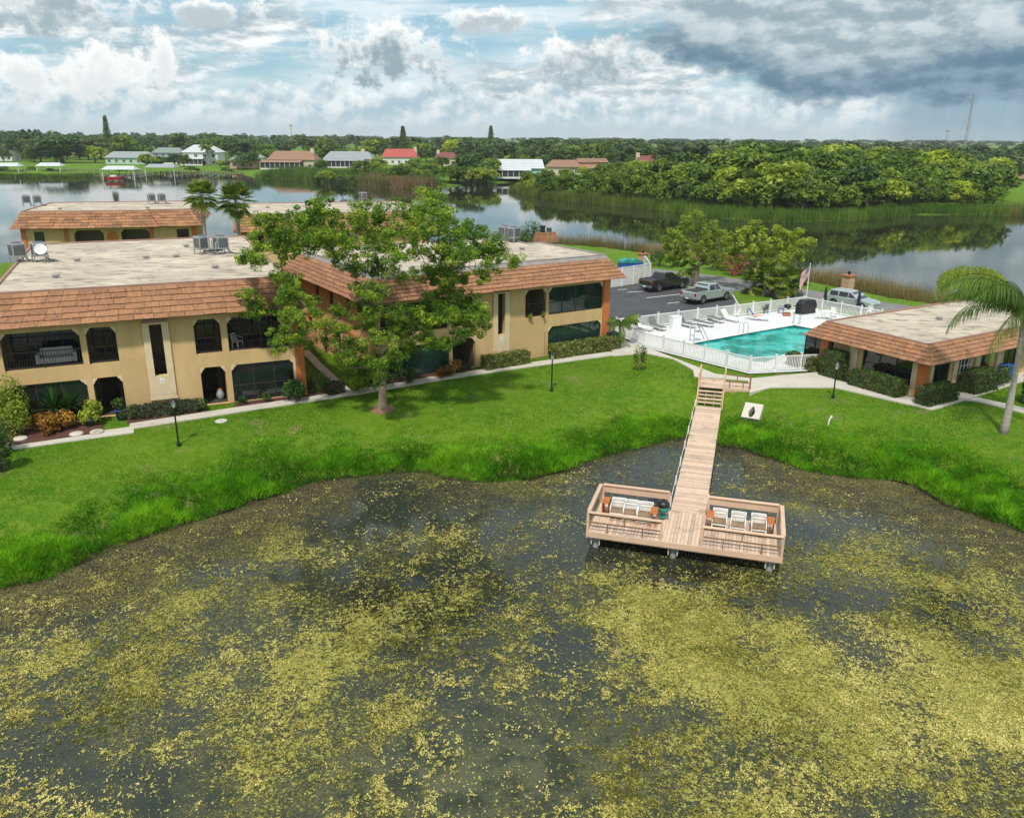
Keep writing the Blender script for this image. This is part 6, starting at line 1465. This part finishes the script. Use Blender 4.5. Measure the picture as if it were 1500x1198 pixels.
p = G(1212, 462, .4); t = thing('patio_table', 'round white table under the closed navy parasol', 'table', (p[0], p[1], .055)); MB().lathe([(.55, .69), (.56, .72), (.03, .73)], 20).build('top', 'white_plastic', t)
for k in range(4): MB().tube([(.35*cos(k*pi/2+.4), .35*sin(k*pi/2+.4), 0), (.28*cos(k*pi/2+.4), .28*sin(k*pi/2+.4), .69)], .025, 6).build('leg', 'white_plastic', t)
for i, (px, py, pyt, lb) in enumerate([(1209.5, 457.5, 430, 'closed navy parasol over the round table'), (1258.5, 465, 446, 'closed navy parasol near the clubhouse roof edge')]):
    p = G(px, py, .055); h = max(2.3, AY(px, pyt, p[1])[2]-.05); t = thing('closed_parasol', lb, 'parasol', (p[0], p[1]+.55, .055), 0, 'closed parasols'); MB().lathe([(.025, 0), (.025, h)], 8).build('pole', 'bronze', t); MB().lathe([(.10, .75), (.17, .85), (.15, 1.4), (.10, h-.25), (.02, h-.02)], 9).build('canopy', 'navy_fabric', t); MB().lathe([(.25, 0), (.25, .08), (.05, .1)], 12).build('base', 'black_metal', t)
p = G(1180, 455, .3); t = thing('barbecue', 'barbecue under a black cover in the pool fence corner', 'barbecue', (p[0], p[1], .055), .5); MB().prof([(-.95, 0), (.95, 0), (1.0, .85), (.72, 1.25), (-.55, 1.28), (-.95, .9)], -.4, .4).build('cover', 'black_metal', t, bevel=.12); MB().bb(-1.3, -.25, .7, -.95, .25, .76).build('side_shelf', 'black_metal', t)
p = G(1154, 452, .6); t = thing('kettle_grill', 'small round black kettle grill left of the covered barbecue', 'barbecue', (p[0], p[1], .055)); MB().lathe([(.05, .5), (.26, .62), (.29, .72), (.22, .9), (.03, .98)], 14).build('kettle', 'black_metal', t, smooth=True)
for k in range(3): MB().tube([(.15*cos(k*2.1), .15*sin(k*2.1), .6), (.25*cos(k*2.1), .25*sin(k*2.1), 0)], .015).build('leg', 'galv', t)
p = G(1152, 463, .05); t = thing('plant_stand', 'low dark planter by the far pool ladder', 'planter', (p[0], p[1], .055)); MB().bb(-.3, -.2, 0, .3, .2, .3).build('box', 'terracotta', t); MB().bb(-.26, -.16, .28, .26, .16, .31).build('soil', 'mulch', t)
def ladder(label, px, py, rz):
    p = G(px, py, .055); t = thing('pool_ladder', label, 'ladder', (p[0], p[1], .055), rz, 'pool ladders')
    for y in (-.25, .25): MB().tube([(.35, y, 0), (.35, y, .75), (.2, y, .88), (-.05, y, .85), (-.15, y, .6), (-.15, y, -.35)], .025, 6).build('handrail', 'galv', t)
    for z in (-.1, -.3): MB().bar((-.15, -.25, z), (-.15, .25, z), .08, .03).build('rung', 'galv', t)
ladder('steel ladder at the far pool corner', 1166, 475, radians(60)); ladder('steel ladder on the long far side of the pool', 1090, 488, radians(118))
p = G(1020, 500, .055); t = thing('pool_lift', 'grey tubular pool lift seat frame at the shallow end', 'pool lift', (p[0], p[1], .055), radians(20))
for y in (-.3, .3): MB().tube([(-.4, y, 0), (-.4, y, 1.15), (.25, y, 1.15), (.9, y, .05)], .035, 6).build('side_frame', 'galv', t)
for x, z in ((-.4, 1.1), (-.4, .5), (.25, 1.13)): MB().bar((x, -.3, z), (x, .3, z), .05).build('cross_bar', 'galv', t)
MB().box((.1, 0, .8), (.45, .5, .05)).build('seat', 'galv', t)
p = G(989, 474, .5); t = thing('towel_cabinet', 'white towel cabinet against the back fence', 'cabinet', (p[0], p[1], .055), radians(28)); MB().bb(-.45, -.25, 0, .45, .25, 1.05).build('casing', 'white_plastic', t); MB().bb(-.47, -.27, 1.05, .47, .27, 1.10).build('lid', 'white_plastic', t)
# ------------------------------------------------------------------ far shore: houses
mat('roof_grey', (.33, .35, .36), .8, (.27, .29, .30), 1., .7); mat('roof_white', (.58, .60, .61), .6, (.48, .50, .51), 1., .7); mat('roof_red', (.44, .10, .08), .7, (.42, .07, .06), 1., .6)
mat('roof_terra', (.33, .19, .125), .85, (.26, .15, .10), 1., .8); mat('roof_darkred', (.22, .07, .06), .85); mat('roof_green', (.22, .27, .24), .85)
mat('wall_mint', (.42, .56, .47), .8); mat('wall_white', (.68, .67, .64), .8); mat('wall_cream', (.58, .50, .37), .8); mat('wall_peach', (.55, .33, .20), .8); mat('wall_teal', (.34, .56, .54), .8); mat('wall_grey', (.42, .43, .42), .8)
mat('screen', (.025, .027, .03), .6); mat('boat_red', (.40, .03, .03), .35); mat('dock_wood', (.17, .13, .11), .9, (.11, .085, .075), 1., .8)
def house(label, px0, px1, py, hw, hr, depth, wall, roof, storeys=1, hip=.25, lanai=None, chim=None, nwin=4, rz=0., gable_front=False):
    a, b = G(px0, py, -.1), G(px1, py, -.1); c = (a+b)/2; L = abs(b[0]-a[0]); t = thing('lakeside_house', label, 'house', (c[0], c[1], -.15), rz)
    MB().bb(-L/2, 0, 0, L/2, depth, hw).build('wall', wall, t)
    o = .7; x0, x1, y0, y1 = -L/2-o, L/2+o, -o, depth+o; h = hip*L
    r = MB(); r._add([(x0, y0, hw), (x1, y0, hw), (x1, y1, hw), (x0, y1, hw), (x0+h, depth/2, hw+hr), (x1-h, depth/2, hw+hr)], [(0, 1, 5, 4), (1, 2, 5), (2, 3, 4, 5), (3, 0, 4), (3, 2, 1, 0)])
    rf = r.build('roof', roof, t)
    for k in range(1, 6):      # roof courses read as faint steps
        f = k/6; MB().bar((x0+h*f, y0+(depth/2-y0)*f-.03, hw+hr*f+.02), (x1-h*f, y0+(depth/2-y0)*f-.03, hw+hr*f+.02), .10, .05).build('roof_batten', roof, rf)
    if chim is not None: MB().bb(chim*L-.8, depth/2-1.2, hw+hr*.3, chim*L+.8, depth/2+.4, hw+hr+1.2).build('chimney', 'wall_cream', rf)
    for s in range(storeys):
        for k in range(nwin):
            x = -L/2+L*(k+.5)/nwin; z = .9+s*(hw/storeys); w_ = min(1.5, L/nwin*.32)
            wn = MB().bb(x-w_/2, -.06, z, x+w_/2, -.002, z+1.3).build('window', 'dark_glass', t); MB().bb(x-w_/2-.12, -.1, z-.14, x+w_/2+.12, -.065, z-.02).build('sill', 'white_paint', wn); MB().bb(x-.05, -.09, z, x+.05, -.065, z+1.3).build('mullion', 'white_paint', wn)
    if lanai:
        l0, l1, ld, lh = lanai; x0, x1 = -L/2+L*l0, -L/2+L*l1
        sc = MB().bb(x0, -ld, 0, x1, -.12, lh).build('screen_porch', 'screen', t)
        MB()._add([(x0-.4, -ld-.5, lh), (x1+.4, -ld-.5, lh), (x1+.4, .3, lh+.9), (x0-.4, .3, lh+.9)], [(0, 1, 2, 3)]).build('porch_roof', roof if roof != 'roof_red' else 'roof_white', t)
        n = max(3, int((x1-x0)/2))
        for k in range(n+1): x = x0+(x1-x0)*k/n; MB().bb(x-.09, -ld-.08, 0, x+.09, -ld-.01, lh).build('porch_post', 'white_paint', sc)
        MB().bb(x0, -ld-.12, 0, x1, -ld-.09, .7).build('porch_kickplate', 'wall_white', sc)
    return t
house('white two storey house at the far end of the lake shore', -22, 21, 236, 6.0, 2.2, 9, 'wall_white', 'roof_grey', 2, .2)
house('mint green single storey lakeside house with pale grey roof', 152, 222, 240.5, 3.2, 3.0, 11, 'wall_mint', 'roof_grey', 1, .12, None, None, 6)
house('grey two storey lakeside house with screened ground floor', 224, 266, 240, 5.6, 2.6, 10, 'wall_grey', 'roof_green', 2, .15, (.05, .95, 2.5, 2.7), None, 4)
house('white two storey house with white metal roof and dark screened porch', 267, 322, 242.5, 6.4, 3.6, 11, 'wall_white', 'roof_white', 2, .28, (0.0, .6, 3., 3.2), None, 4)
house('peach lakeside house half hidden by the round oak', 336, 388, 247, 3.6, 2.6, 10, 'wall_peach', 'roof_grey', 1, .2, None, None, 4)
house('lakeside house with terracotta roof, chimney and dark screened porch', 392, 462, 248, 4.2, 3.8, 12, 'wall_cream', 'roof_terra', 1, .12, (-.1, .75, 6., 3.2), .42, 5)
house('lakeside house with slate grey roof and long screened porch', 474, 545, 246, 4.2, 3.4, 12, 'wall_white', 'roof_grey', 1, .12, (.0, .85, 4., 3.4), .30, 5)
house('lakeside house with bright red roof and white porch', 560, 610, 241.5, 4.0, 4.2, 11, 'wall_white', 'roof_red', 1, .10, None, .46, 5)
house('small cream house with brown roof behind the lakeside shrubs', 638, 668, 243, 4.0, 2.8, 9, 'wall_cream', 'roof_darkred', 1, .2, None, -.4, 3)
house('pale teal house with white roof and screened pool porch', 728, 795, 261, 3.6, 3.2, 11, 'wall_teal', 'roof_white', 1, .05, (.0, .72, 5., 3.0), None, 5)
house('tan house with brown roof behind the dark oak', 802, 850, 257, 3.4, 2.6, 10, 'wall_cream', 'roof_terra', 1, .2, None, None, 4)
house('peach house with screened pool cage beside the mangroves', 846, 888, 256.5, 5.2, 1.4, 10, 'wall_peach', 'roof_terra', 1, .05, (-.3, .6, 5., 2.8), None, 3)
house('house with dark red roof showing above the mangroves', 932, 975, 254, 4.4, 3.0, 10, 'wall_cream', 'roof_darkred', 1, .15, None, -.42, 4)
house('pink house past the end of the mangroves', 1488, 1540, 262, 4.2, 2.4, 9, 'wall_peach', 'roof_grey', 1, .2, None, None, 4)
# docks and boats
def boat_dock(label, px, py, L, Wd, roof=None, rz=.1):
    c = G(px, py, WZ); t = thing('boat_dock', label, 'dock', (c[0], c[1], WZ), rz)
    MB().bb(-L/2, 0, 1.0, L/2, Wd, 1.15).build('deck', 'dock_wood', t); MB().bb(-.9, Wd, 1.0, .9, Wd+16, 1.14).build('gangway', 'dock_wood', t)
    n = int(L/2.4)
    for k in range(n+1):
        for y in (.1, Wd-.1): MB().lathe([(.16, -1.2), (.16, 2.0)], 6, (-L/2+L*k/n, y, 0)).build('pile', 'dock_wood', t)
    MB().bb(-L/2, .05, 1.9, L/2, .15, 2.0).build('rail', 'dock_wood', t)
    if roof:
        x0, x1, m = roof; rf = MB(); rf._add([(x0, -1, 3.6), (x1, -1, 3.6), (x1, Wd+1, 3.6), (x0, Wd+1, 3.6), (x0+1.2, Wd/2, 4.9), (x1-1.2, Wd/2, 4.9)], [(0, 1, 5, 4), (1, 2, 5), (2, 3, 4, 5), (3, 0, 4), (3, 2, 1, 0)]); rf.build('roof', m, t)
        for x in (x0+.4, x1-.4):
            for y in (-.4, Wd+.4): MB().bb(x-.12, y-.12, -1, x+.12, y+.12, 3.6).build('roof_post', 'wall_white', t)
    return t
boat_dock('dark timber dock with white canopy at the far end of the shore', 8, 257, 16, 4, (-6, 6, 'roof_white')); boat_dock('long dark timber dock before the dark oak', 62, 256.5, 26, 4, (-2, 8, 'roof_white')); boat_dock('low dark dock along the grassy strip', 112, 255.5, 16, 3)
boat_dock('timber dock holding the red boat', 176, 263, 20, 5, (-6.5, 6, 'roof_white'), .05); boat_dock('timber dock with pale hipped boathouse roof', 238, 259, 26, 5, (-7, 5.5, 'roof_grey'), .0); boat_dock('long bare timber dock before the white house', 292, 259, 34, 4, None, .05)
c = G(168, 266, WZ); t = thing('motor_boat', 'red and white motor boat lifted at the timber dock', 'boat', (c[0], c[1], WZ+.5), .1)
MB()._add([(-2.6, -.9, 0), (2.0, -.8, 0), (3.2, 0, .1), (2.0, .8, 0), (-2.6, .9, 0), (-2.7, -1.1, 1.0), (2.2, -1.0, 1.1), (3.9, 0, 1.3), (2.2, 1.0, 1.1), (-2.7, 1.1, 1.0)], [(4, 3, 2, 1, 0), (5, 6, 7, 8, 9), (0, 1, 6, 5), (1, 2, 7, 6), (2, 3, 8, 7), (3, 4, 9, 8), (4, 0, 5, 9)]).build('hull', 'boat_red', t); MB().bb(-1.2, -.7, 1.06, .9, .7, 1.7).build('cabin', 'wall_white', t, bevel=.1); MB()._add([(.95, -.65, 1.12), (.95, .65, 1.12), (.6, .5, 1.95), (.6, -.5, 1.95)], [(0, 1, 2, 3)]).build('windscreen', 'dark_glass', t); MB().bb(-3.1, -.2, .2, -2.7, .2, 1.4).build('outboard', 'black_metal', t)
# ------------------------------------------------------------------ trees of the far shore and the mangrove island
def tree_variant(seed, K=26, per=60, size=.085, squat=.75, trunk=.22):
    rng = np.random.default_rng(seed); C, Rd, vb = [], [], []
    for k in range(K):
        a = rng.uniform(0, 2*pi); u = rng.uniform(-.15, 1.); r = .42*sqrt(max(0, 1-u*u*.9))*rng.uniform(.5, 1.05); C.append((r*cos(a), r*sin(a), .42+.44*u*squat)); Rd.append([rng.uniform(.11, .19)]*2+[rng.uniform(.08, .13)]); vb.append(rng.uniform(.2, .75))
    V, F_, v = leaves(rng, np.array(C), np.array(Rd), per, size, .6, .6, .6, .35, vb); V[:, 2] = np.maximum(V[:, 2], .02)
    tr = MB(); tr.tube([(0, 0, -.05), (.01, 0, .2), (0, .01, .42)], [.035, .028, .018], 6)
    for c in C[::4]: tr.tube([(0, 0, .22), (c[0]*.5, c[1]*.5, (c[2]+.22)*.5), c], [.016, .011, .005], 4)
    return (V, F_, v), tr
VAR = []
for s in range(6):
    cr, tr = tree_variant(500+s); VAR.append((cr, tr.mesh('trunk', 'bark', True)))
CM = {}
def inst_tree(name, label, loc, h, wd, lm, k, group=None, cat='tree'):
    k %= 6
    if (k, lm) not in CM: cr = VAR[k][0]; CM[(k, lm)] = npmesh('crown', cr[0], cr[1], lm, cr[2])
    t = thing(name, label, cat, loc, RR.uniform(0, 6.28), group); t.scale = (wd, wd, h); link('trunk', VAR[k][1], t); link('crown', CM[(k, lm)], t); return t
def at_h(px, py_base, pyt): b = G(px, py_base, -.2); return b, AY(px, pyt, b[1])[2]-b[2]
for i, (px, pyb, pyt, wpx, lm, lb) in enumerate([(92, 239, 193, 84, 'leaf_oak', 'big round dark oak on the far lawn by the dark dock'), (140, 239, 208, 40, 'leaf_light', 'pale spreading tree between the dark oak and the mint house'), (183, 236, 191, 46, 'leaf_mangrove', 'yellow green rounded tree behind the mint house'), (365, 247, 219, 50, 'leaf_oak', 'round oak before the peach lakeside house'), (691, 263, 218, 66, 'leaf_oak', 'broad dark oak at the water before the pale teal house'), (720, 262, 226, 34, 'leaf_mangrove', 'lighter tree beside the broad dark oak'), (830, 255, 208, 60, 'leaf_oak', 'big dark oak standing over the tan house'), (903, 252, 212, 40, 'leaf_oak', 'dark oak behind the peach house'), (912, 256, 233, 34, 'leaf_mangrove', 'small bright tree beside the peach house'), (25, 236, 196, 40, 'leaf_far', 'dark upright tree beside the white two storey house'), (60, 238, 205, 40, 'leaf_mangrove', 'olive tree left of the big round dark oak'), (515, 243, 214, 70, 'leaf_mangrove', 'bright green tree behind the slate roofed house'), (300, 238, 200, 60, 'leaf_oak', 'dark tree rising behind the white metal roof'), (350, 240, 196, 60, 'leaf_oak', 'dark tree behind the peach lakeside house'), (1462, 262, 218, 48, 'leaf_oak', 'dark oak beyond the end of the mangroves'), (1480, 268, 228, 30, 'leaf_far', 'dark tree beside the pink house')]):
    b, h = at_h(px, pyb, pyt); wd = wpx/1200*b[1]; inst_tree('oak_tree', lb, b, h, wd*1.05, lm, i)
for i in range(18):
    px = RR.uniform(-60, 150); yb = RR.uniform(462, 520); h = RR.uniform(5., 11.); lm = ('leaf_oak', 'leaf_mangrove', 'leaf_far')[i % 3]
    inst_tree('shore_tree', ('dark', 'olive', 'bluish')[i % 3]+' green tree standing on the far lawn behind the dark docks', (AY(px, 235, yb)[0], yb, -.3), h, h*RR.uniform(1., 1.5), lm, i, 'trees on the lawn behind the docks')
for i in range(14):
    px = RR.uniform(-40, 345); b_ = G(px, RR.uniform(250.5, 254.5), -.8); h = RR.uniform(1.6, 3.6); lm = ('leaf_mangrove', 'leaf_oak')[i % 2]
    inst_tree('shore_shrub', ('olive', 'dark')[i % 2]+' shrub at the waterline by the far docks', (b_[0], b_[1], -1.1), h, h*1.6, lm, i, 'shrubs at the far waterline', 'shrub')
HT = [('mint green house', 222), ('grey two storey house', 262), ('white metal roofed house', 330), ('terracotta roofed house', 455), ('slate roofed house', 548), ('red roofed house', 610), ('small cream house', 672), ('pale teal house', 790), ('tan house', 860), ('dark red roofed house', 985)]
kinds = [('dark green', 'leaf_oak'), ('olive green', 'leaf_mangrove'), ('yellow green', 'leaf_light'), ('bluish green', 'leaf_far')]
for i in range(96):
    px = RR.uniform(-40, 1010); hn = min(HT, key=lambda q: abs(q[1]-30-px))[0]; kn, lm = RR.choice(kinds[:2]+kinds[3:]+kinds)
    yb = np.interp(px, [0, 330, 460, 620, 680, 760, 900, 1010], [500, 505, 425, 495, 480, 350, 395, 400])+RR.uniform(8, 50); x = AY(px, 230, yb)[0]; h = RR.uniform(7., 16.)
    inst_tree('garden_tree', kn+' garden tree behind or beside the '+hn+' on the far shore', (x, yb, -.2), h, h*RR.uniform(.75, 1.25), lm, RR.randrange(6), 'garden trees of the far shore')
for i in range(34):
    px = RR.choice([215, 232, 262, 330, 338, 395, 466, 548, 556, 612, 640, 668, 802, 850, 895, 925]); x0 = G(px+RR.uniform(-8, 8), np.interp(px, [150, 330, 460, 620, 680, 760, 900], [243, 246, 250, 247, 250, 262, 258]), -.2); h = RR.uniform(3., 7.5); lm = RR.choice(['leaf_mangrove', 'leaf_oak', 'leaf_light']); hn = min(HT, key=lambda q: abs(q[1]-30-px))[0]
    inst_tree('garden_shrub', {'leaf_mangrove': 'olive green', 'leaf_oak': 'dark green', 'leaf_light': 'yellow green'}[lm]+' shrub in the garden by the '+hn+' on the far shore', x0, h, h*1.3, lm, i, 'garden shrubs of the far shore', 'shrub')
def norfolk(label, px, pyb, pyt, y):
    p = AY(px, pyt, y); h = p[2]; t = thing('norfolk_pine', label, 'tree', (p[0], y, 0)); rng = np.random.default_rng(int(px)); MB().tube([(0, 0, 0), (0, 0, h)], [.4, .08], 7).build('trunk', 'bark', t)
    C, Rd = [], []
    for k in range(16):
        z = h*(.35+.63*k/15); r = 3.3*(1-.7*k/15)
        for j in range(5): a = j*1.257+k; C.append((r*.5*cos(a), r*.5*sin(a), z)); Rd.append((r*.6, r*.6, .9))
    V, F_, v = leaves(rng, C, np.array(Rd), 34, .8, .3, .4, .5); link('crown', npmesh('crown', V, F_, 'leaf_far', v), t)
norfolk('tall narrow pine rising behind the pale spreading tree', 153, 240, 170, 520); norfolk('tall dark pine behind the red roofed house', 590, 240, 186, 480); norfolk('solitary narrow pine rising above the far woods', 719, 240, 185, 560)
# palm beside white house, shown dark
b = G(306, 243, -.1); feather_palm('dark feather palm before the white metal roofed house', b, (b[0], b[1], 9.), 4.6, 14, 25, 1.6, .3, wid=.16, name='feather_palm')
# bright shrubs on the far peninsula
for i in range(34):
    px = RR.uniform(455, 715); f = (px-455)/260; py = RR.uniform(258, 268)+4*f; b = G(px, py, -.6); h = RR.uniform(4.2, 7.4)*(1 if px > 520 else .6)
    inst_tree('lakeside_shrub', ('bright green','pale yellow green','bright green')[i % 3]+' shrub in the thicket before the red and slate roofed houses', (b[0], b[1], -1.), h*1.15, h*RR.uniform(1.1, 1.7), ('leaf_mangrove', 'leaf_light', 'leaf_mangrove')[i % 3], i, 'shrubs of the far thicket', 'shrub')
# mangrove island: 110 trees
isl = np.array(PX([(745, 280), (800, 292), (870, 299), (960, 308), (1050, 321), (1150, 327), (1250, 324), (1350, 315), (1480, 317)]))
HX = ([760, 800, 880, 940, 1000, 1080, 1170, 1260, 1350, 1420, 1460, 1485], [249, 245, 241, 232, 221, 214, 207, 212, 217, 222, 232, 262])
cnt = 0
for row, (dep, nrow) in enumerate([(5, 26), (13, 26), (24, 24), (38, 20), (58, 16)]):
    for k in range(nrow):
        s = (k+RR.uniform(.1, .9))/nrow; px = 765+s*(1466-765)
        fx = np.interp(px, [745, 800, 870, 960, 1050, 1150, 1250, 1350, 1480], np.arange(9)); i0 = min(7, int(fx)); fr_ = fx-i0
        y = (isl[i0]*(1-fr_)+isl[i0+1]*fr_)[1]+dep+RR.uniform(-2, 2)+(6 if px > 1000 else 2)
        topy = np.interp(px, *HX); full = AY(px, topy, y)[2]+1.0
        x = AY(px, 300, y)[0]
        h = max(2.4, full*(.50, .72, .90, 1.0, 1.08)[row]*RR.uniform(.85, 1.12)) if px > 950 else max(2.2, full*(.7, .85, 1., 1., 1.)[row]*RR.uniform(.8, 1.1))
        if dep > 30 and px < 900: continue
        wd = max(3.2, h*RR.uniform(.75, 1.05)); lm = RR.choice(['leaf_mangrove', 'leaf_mangrove', 'leaf_mangrove', 'leaf_light', 'leaf_oak']); wh = ('standing in the reeds at the island edge', 'in the front of the island thicket', 'deep in the island thicket', 'deep in the island thicket', 'on the island skyline')[row]
        inst_tree('mangrove_tree', {'leaf_mangrove': 'mid green mangrove tree '+wh, 'leaf_light': 'pale yellow green mangrove tree '+wh, 'leaf_oak': 'dark green mangrove tree '+wh}[lm], (x, y, -1.2), h+1.2, wd*1.25, lm, RR.randrange(6), 'mangrove trees of the island'); cnt += 1
reeds('island_reeds', 'green reeds along the near edge of the mangrove island', [tuple(p) for p in isl[::-1]], 7., 15000, 2.2, 'reed_green', 203, .16, -1)
reeds('island_reeds', 'bright reeds at the pointed end of the mangrove island', [tuple(p) for p in isl[:4][::-1]], 6., 5000, 2.4, 'reed', 204, .16, -1)
fs = np.array(PX([(372, 262), (430, 264), (520, 271), (560, 277), (640, 276), (690, 271.5)]))
reeds('peninsula_reeds', 'green reeds along the far peninsula', [tuple(p) for p in fs[:4][::-1]], 26., 12000, 3.2, 'reed_green', 205, .22, -1); reeds('peninsula_reeds', 'tan reeds at the tip of the far peninsula', [tuple(p) for p in fs[2:5][::-1]], 10., 8000, 3.2, 'reed_tan', 206, .22, -1)
reeds('far_reeds', 'green reeds along the far left shore', PX([(145, 258.5), (70, 259.5), (0, 259)]), 8., 4000, 1.6, 'reed_green', 207, .25, 1)
reeds('far_reeds', 'reeds on the lawn shore right of the island', PX([(1640, 318), (1480, 317)]), 8., 2500, 2.0, 'reed', 208, .16, -1)
# far woods: one mass
def far_woods():
    rng = np.random.default_rng(88); parts = []
    lows = [tree_variant(700+s, 14, 26, .17, .8)[0] for s in range(4)]
    n = 0
    for k in range(1150):
        px = rng.uniform(-160, 1680); near = np.interp(px, [0, 350, 560, 700, 760, 900, 1000, 1680], [545, 545, 545, 480, 440, 430, 360, 320])
        q = rng.random(); y = near*(1+q**1.7*1.6) if k < 900 else rng.uniform(1300, 3600); x = AY(px, 220, y)[0]
        H_ = np.interp(px, [0, 350, 750, 1000, 1500], [18.5, 17.0, 15.0, 14.4, 13.2])*(.62+.55*rng.random()**1.3); wd = H_*rng.uniform(.7, 1.25)
        if k >= 900: wd *= 3.5; H_ = rng.uniform(13.5, 16.5)
        V, F_, v = lows[rng.integers(4)]; a = rng.uniform(0, 6.28); R_ = np.array([[cos(a), -sin(a), 0], [sin(a), cos(a), 0], [0, 0, 1]])
        parts.append((V@R_.T*np.array([wd, wd, H_])+np.array([x, y, -.3]), F_, np.clip(v*.9+rng.normal(0, .16), 0, 1)))
    V, F_, v = join(parts); link('far_woods', npmesh('far_woods', V, F_, 'leaf_far', v), label='dark continuous woods along the horizon', cat='woods', kind='stuff')
far_woods()
# masts on the horizon
def mast(label, px, pyb, pyt, y, lattice=False, lean=0):
    p, q = AY(px, pyb, y), AY(px, pyt, y); h = q[2]; t = thing('radio_mast' if lattice else 'light_mast', label, 'mast', (p[0], y, 0))
    if lattice:
        for k in range(3): a = k*2.094; MB().tube([(1.1*cos(a), 1.1*sin(a), 0), (.5*cos(a), .5*sin(a), h)], .16, 4).build('leg', 'flashing', t)
        lt = MB()
        for k in range(40):
            f0, f1 = k/40, (k+1)/40; r0, r1 = 1.1-.6*f0, 1.1-.6*f1; a, b_ = (k % 3)*2.094, ((k+1) % 3)*2.094; lt.bar((r0*cos(a), r0*sin(a), h*f0), (r1*cos(b_), r1*sin(b_), h*f1), .14)
        lt.build('lattice', 'flashing', t, kind='stuff')
        for s in (-1, 1): MB().tube([(0, 0, h*.85), (s*h*.10, 4, h*.3), (s*h*.16, 5, 0)], .05, 3).build('guy_wire', 'flashing', t)
    else:
        MB().tube([(0, 0, 0), (0, 0, h)], [.35, .22], 6).build('pole', 'flashing', t); MB().bb(-1.6, -.3, h-.9, 1.6, .3, h+.6).build('lamp_head', 'flashing', t)
mast('tall lattice radio mast standing in front of the rain curtain', 1412, 222, 138, 640, True); mast('tall floodlight mast left of the lattice radio mast', 1384, 218, 192, 800); mast('short floodlight mast of a pair, the left one', 1332, 217, 210, 800); mast('short floodlight mast of a pair, next to the tall floodlight mast', 1345, 217, 209, 800); mast('short floodlight mast right of the lattice radio mast', 1424, 219, 211, 800); mast('thin light mast above the woods behind the terracotta roof', 427, 200, 184, 900)

# ------------------------------------------------------------------ thin moist air
hm = bpy.data.materials.new('moist_air'); hm.use_nodes = True; hn = NT(hm.node_tree); hn.n.remove(hn.n['Principled BSDF'])
pv = hn.new('ShaderNodeVolumePrincipled'); pv.inputs['Color'].default_value = (.95, .98, 1., 1); pv.inputs['Density'].default_value = .00013; pv.inputs['Anisotropy'].default_value = .2
hn.l.new(pv.outputs[0], hn.n['Material Output'].inputs['Volume']); M_['moist_air'] = hm
MB().bb(-6500, -500, -4., 6500, 6300, 64.).build('haze', 'moist_air', kind='stuff', label='thin moist air over the lake and woods', cat='haze')
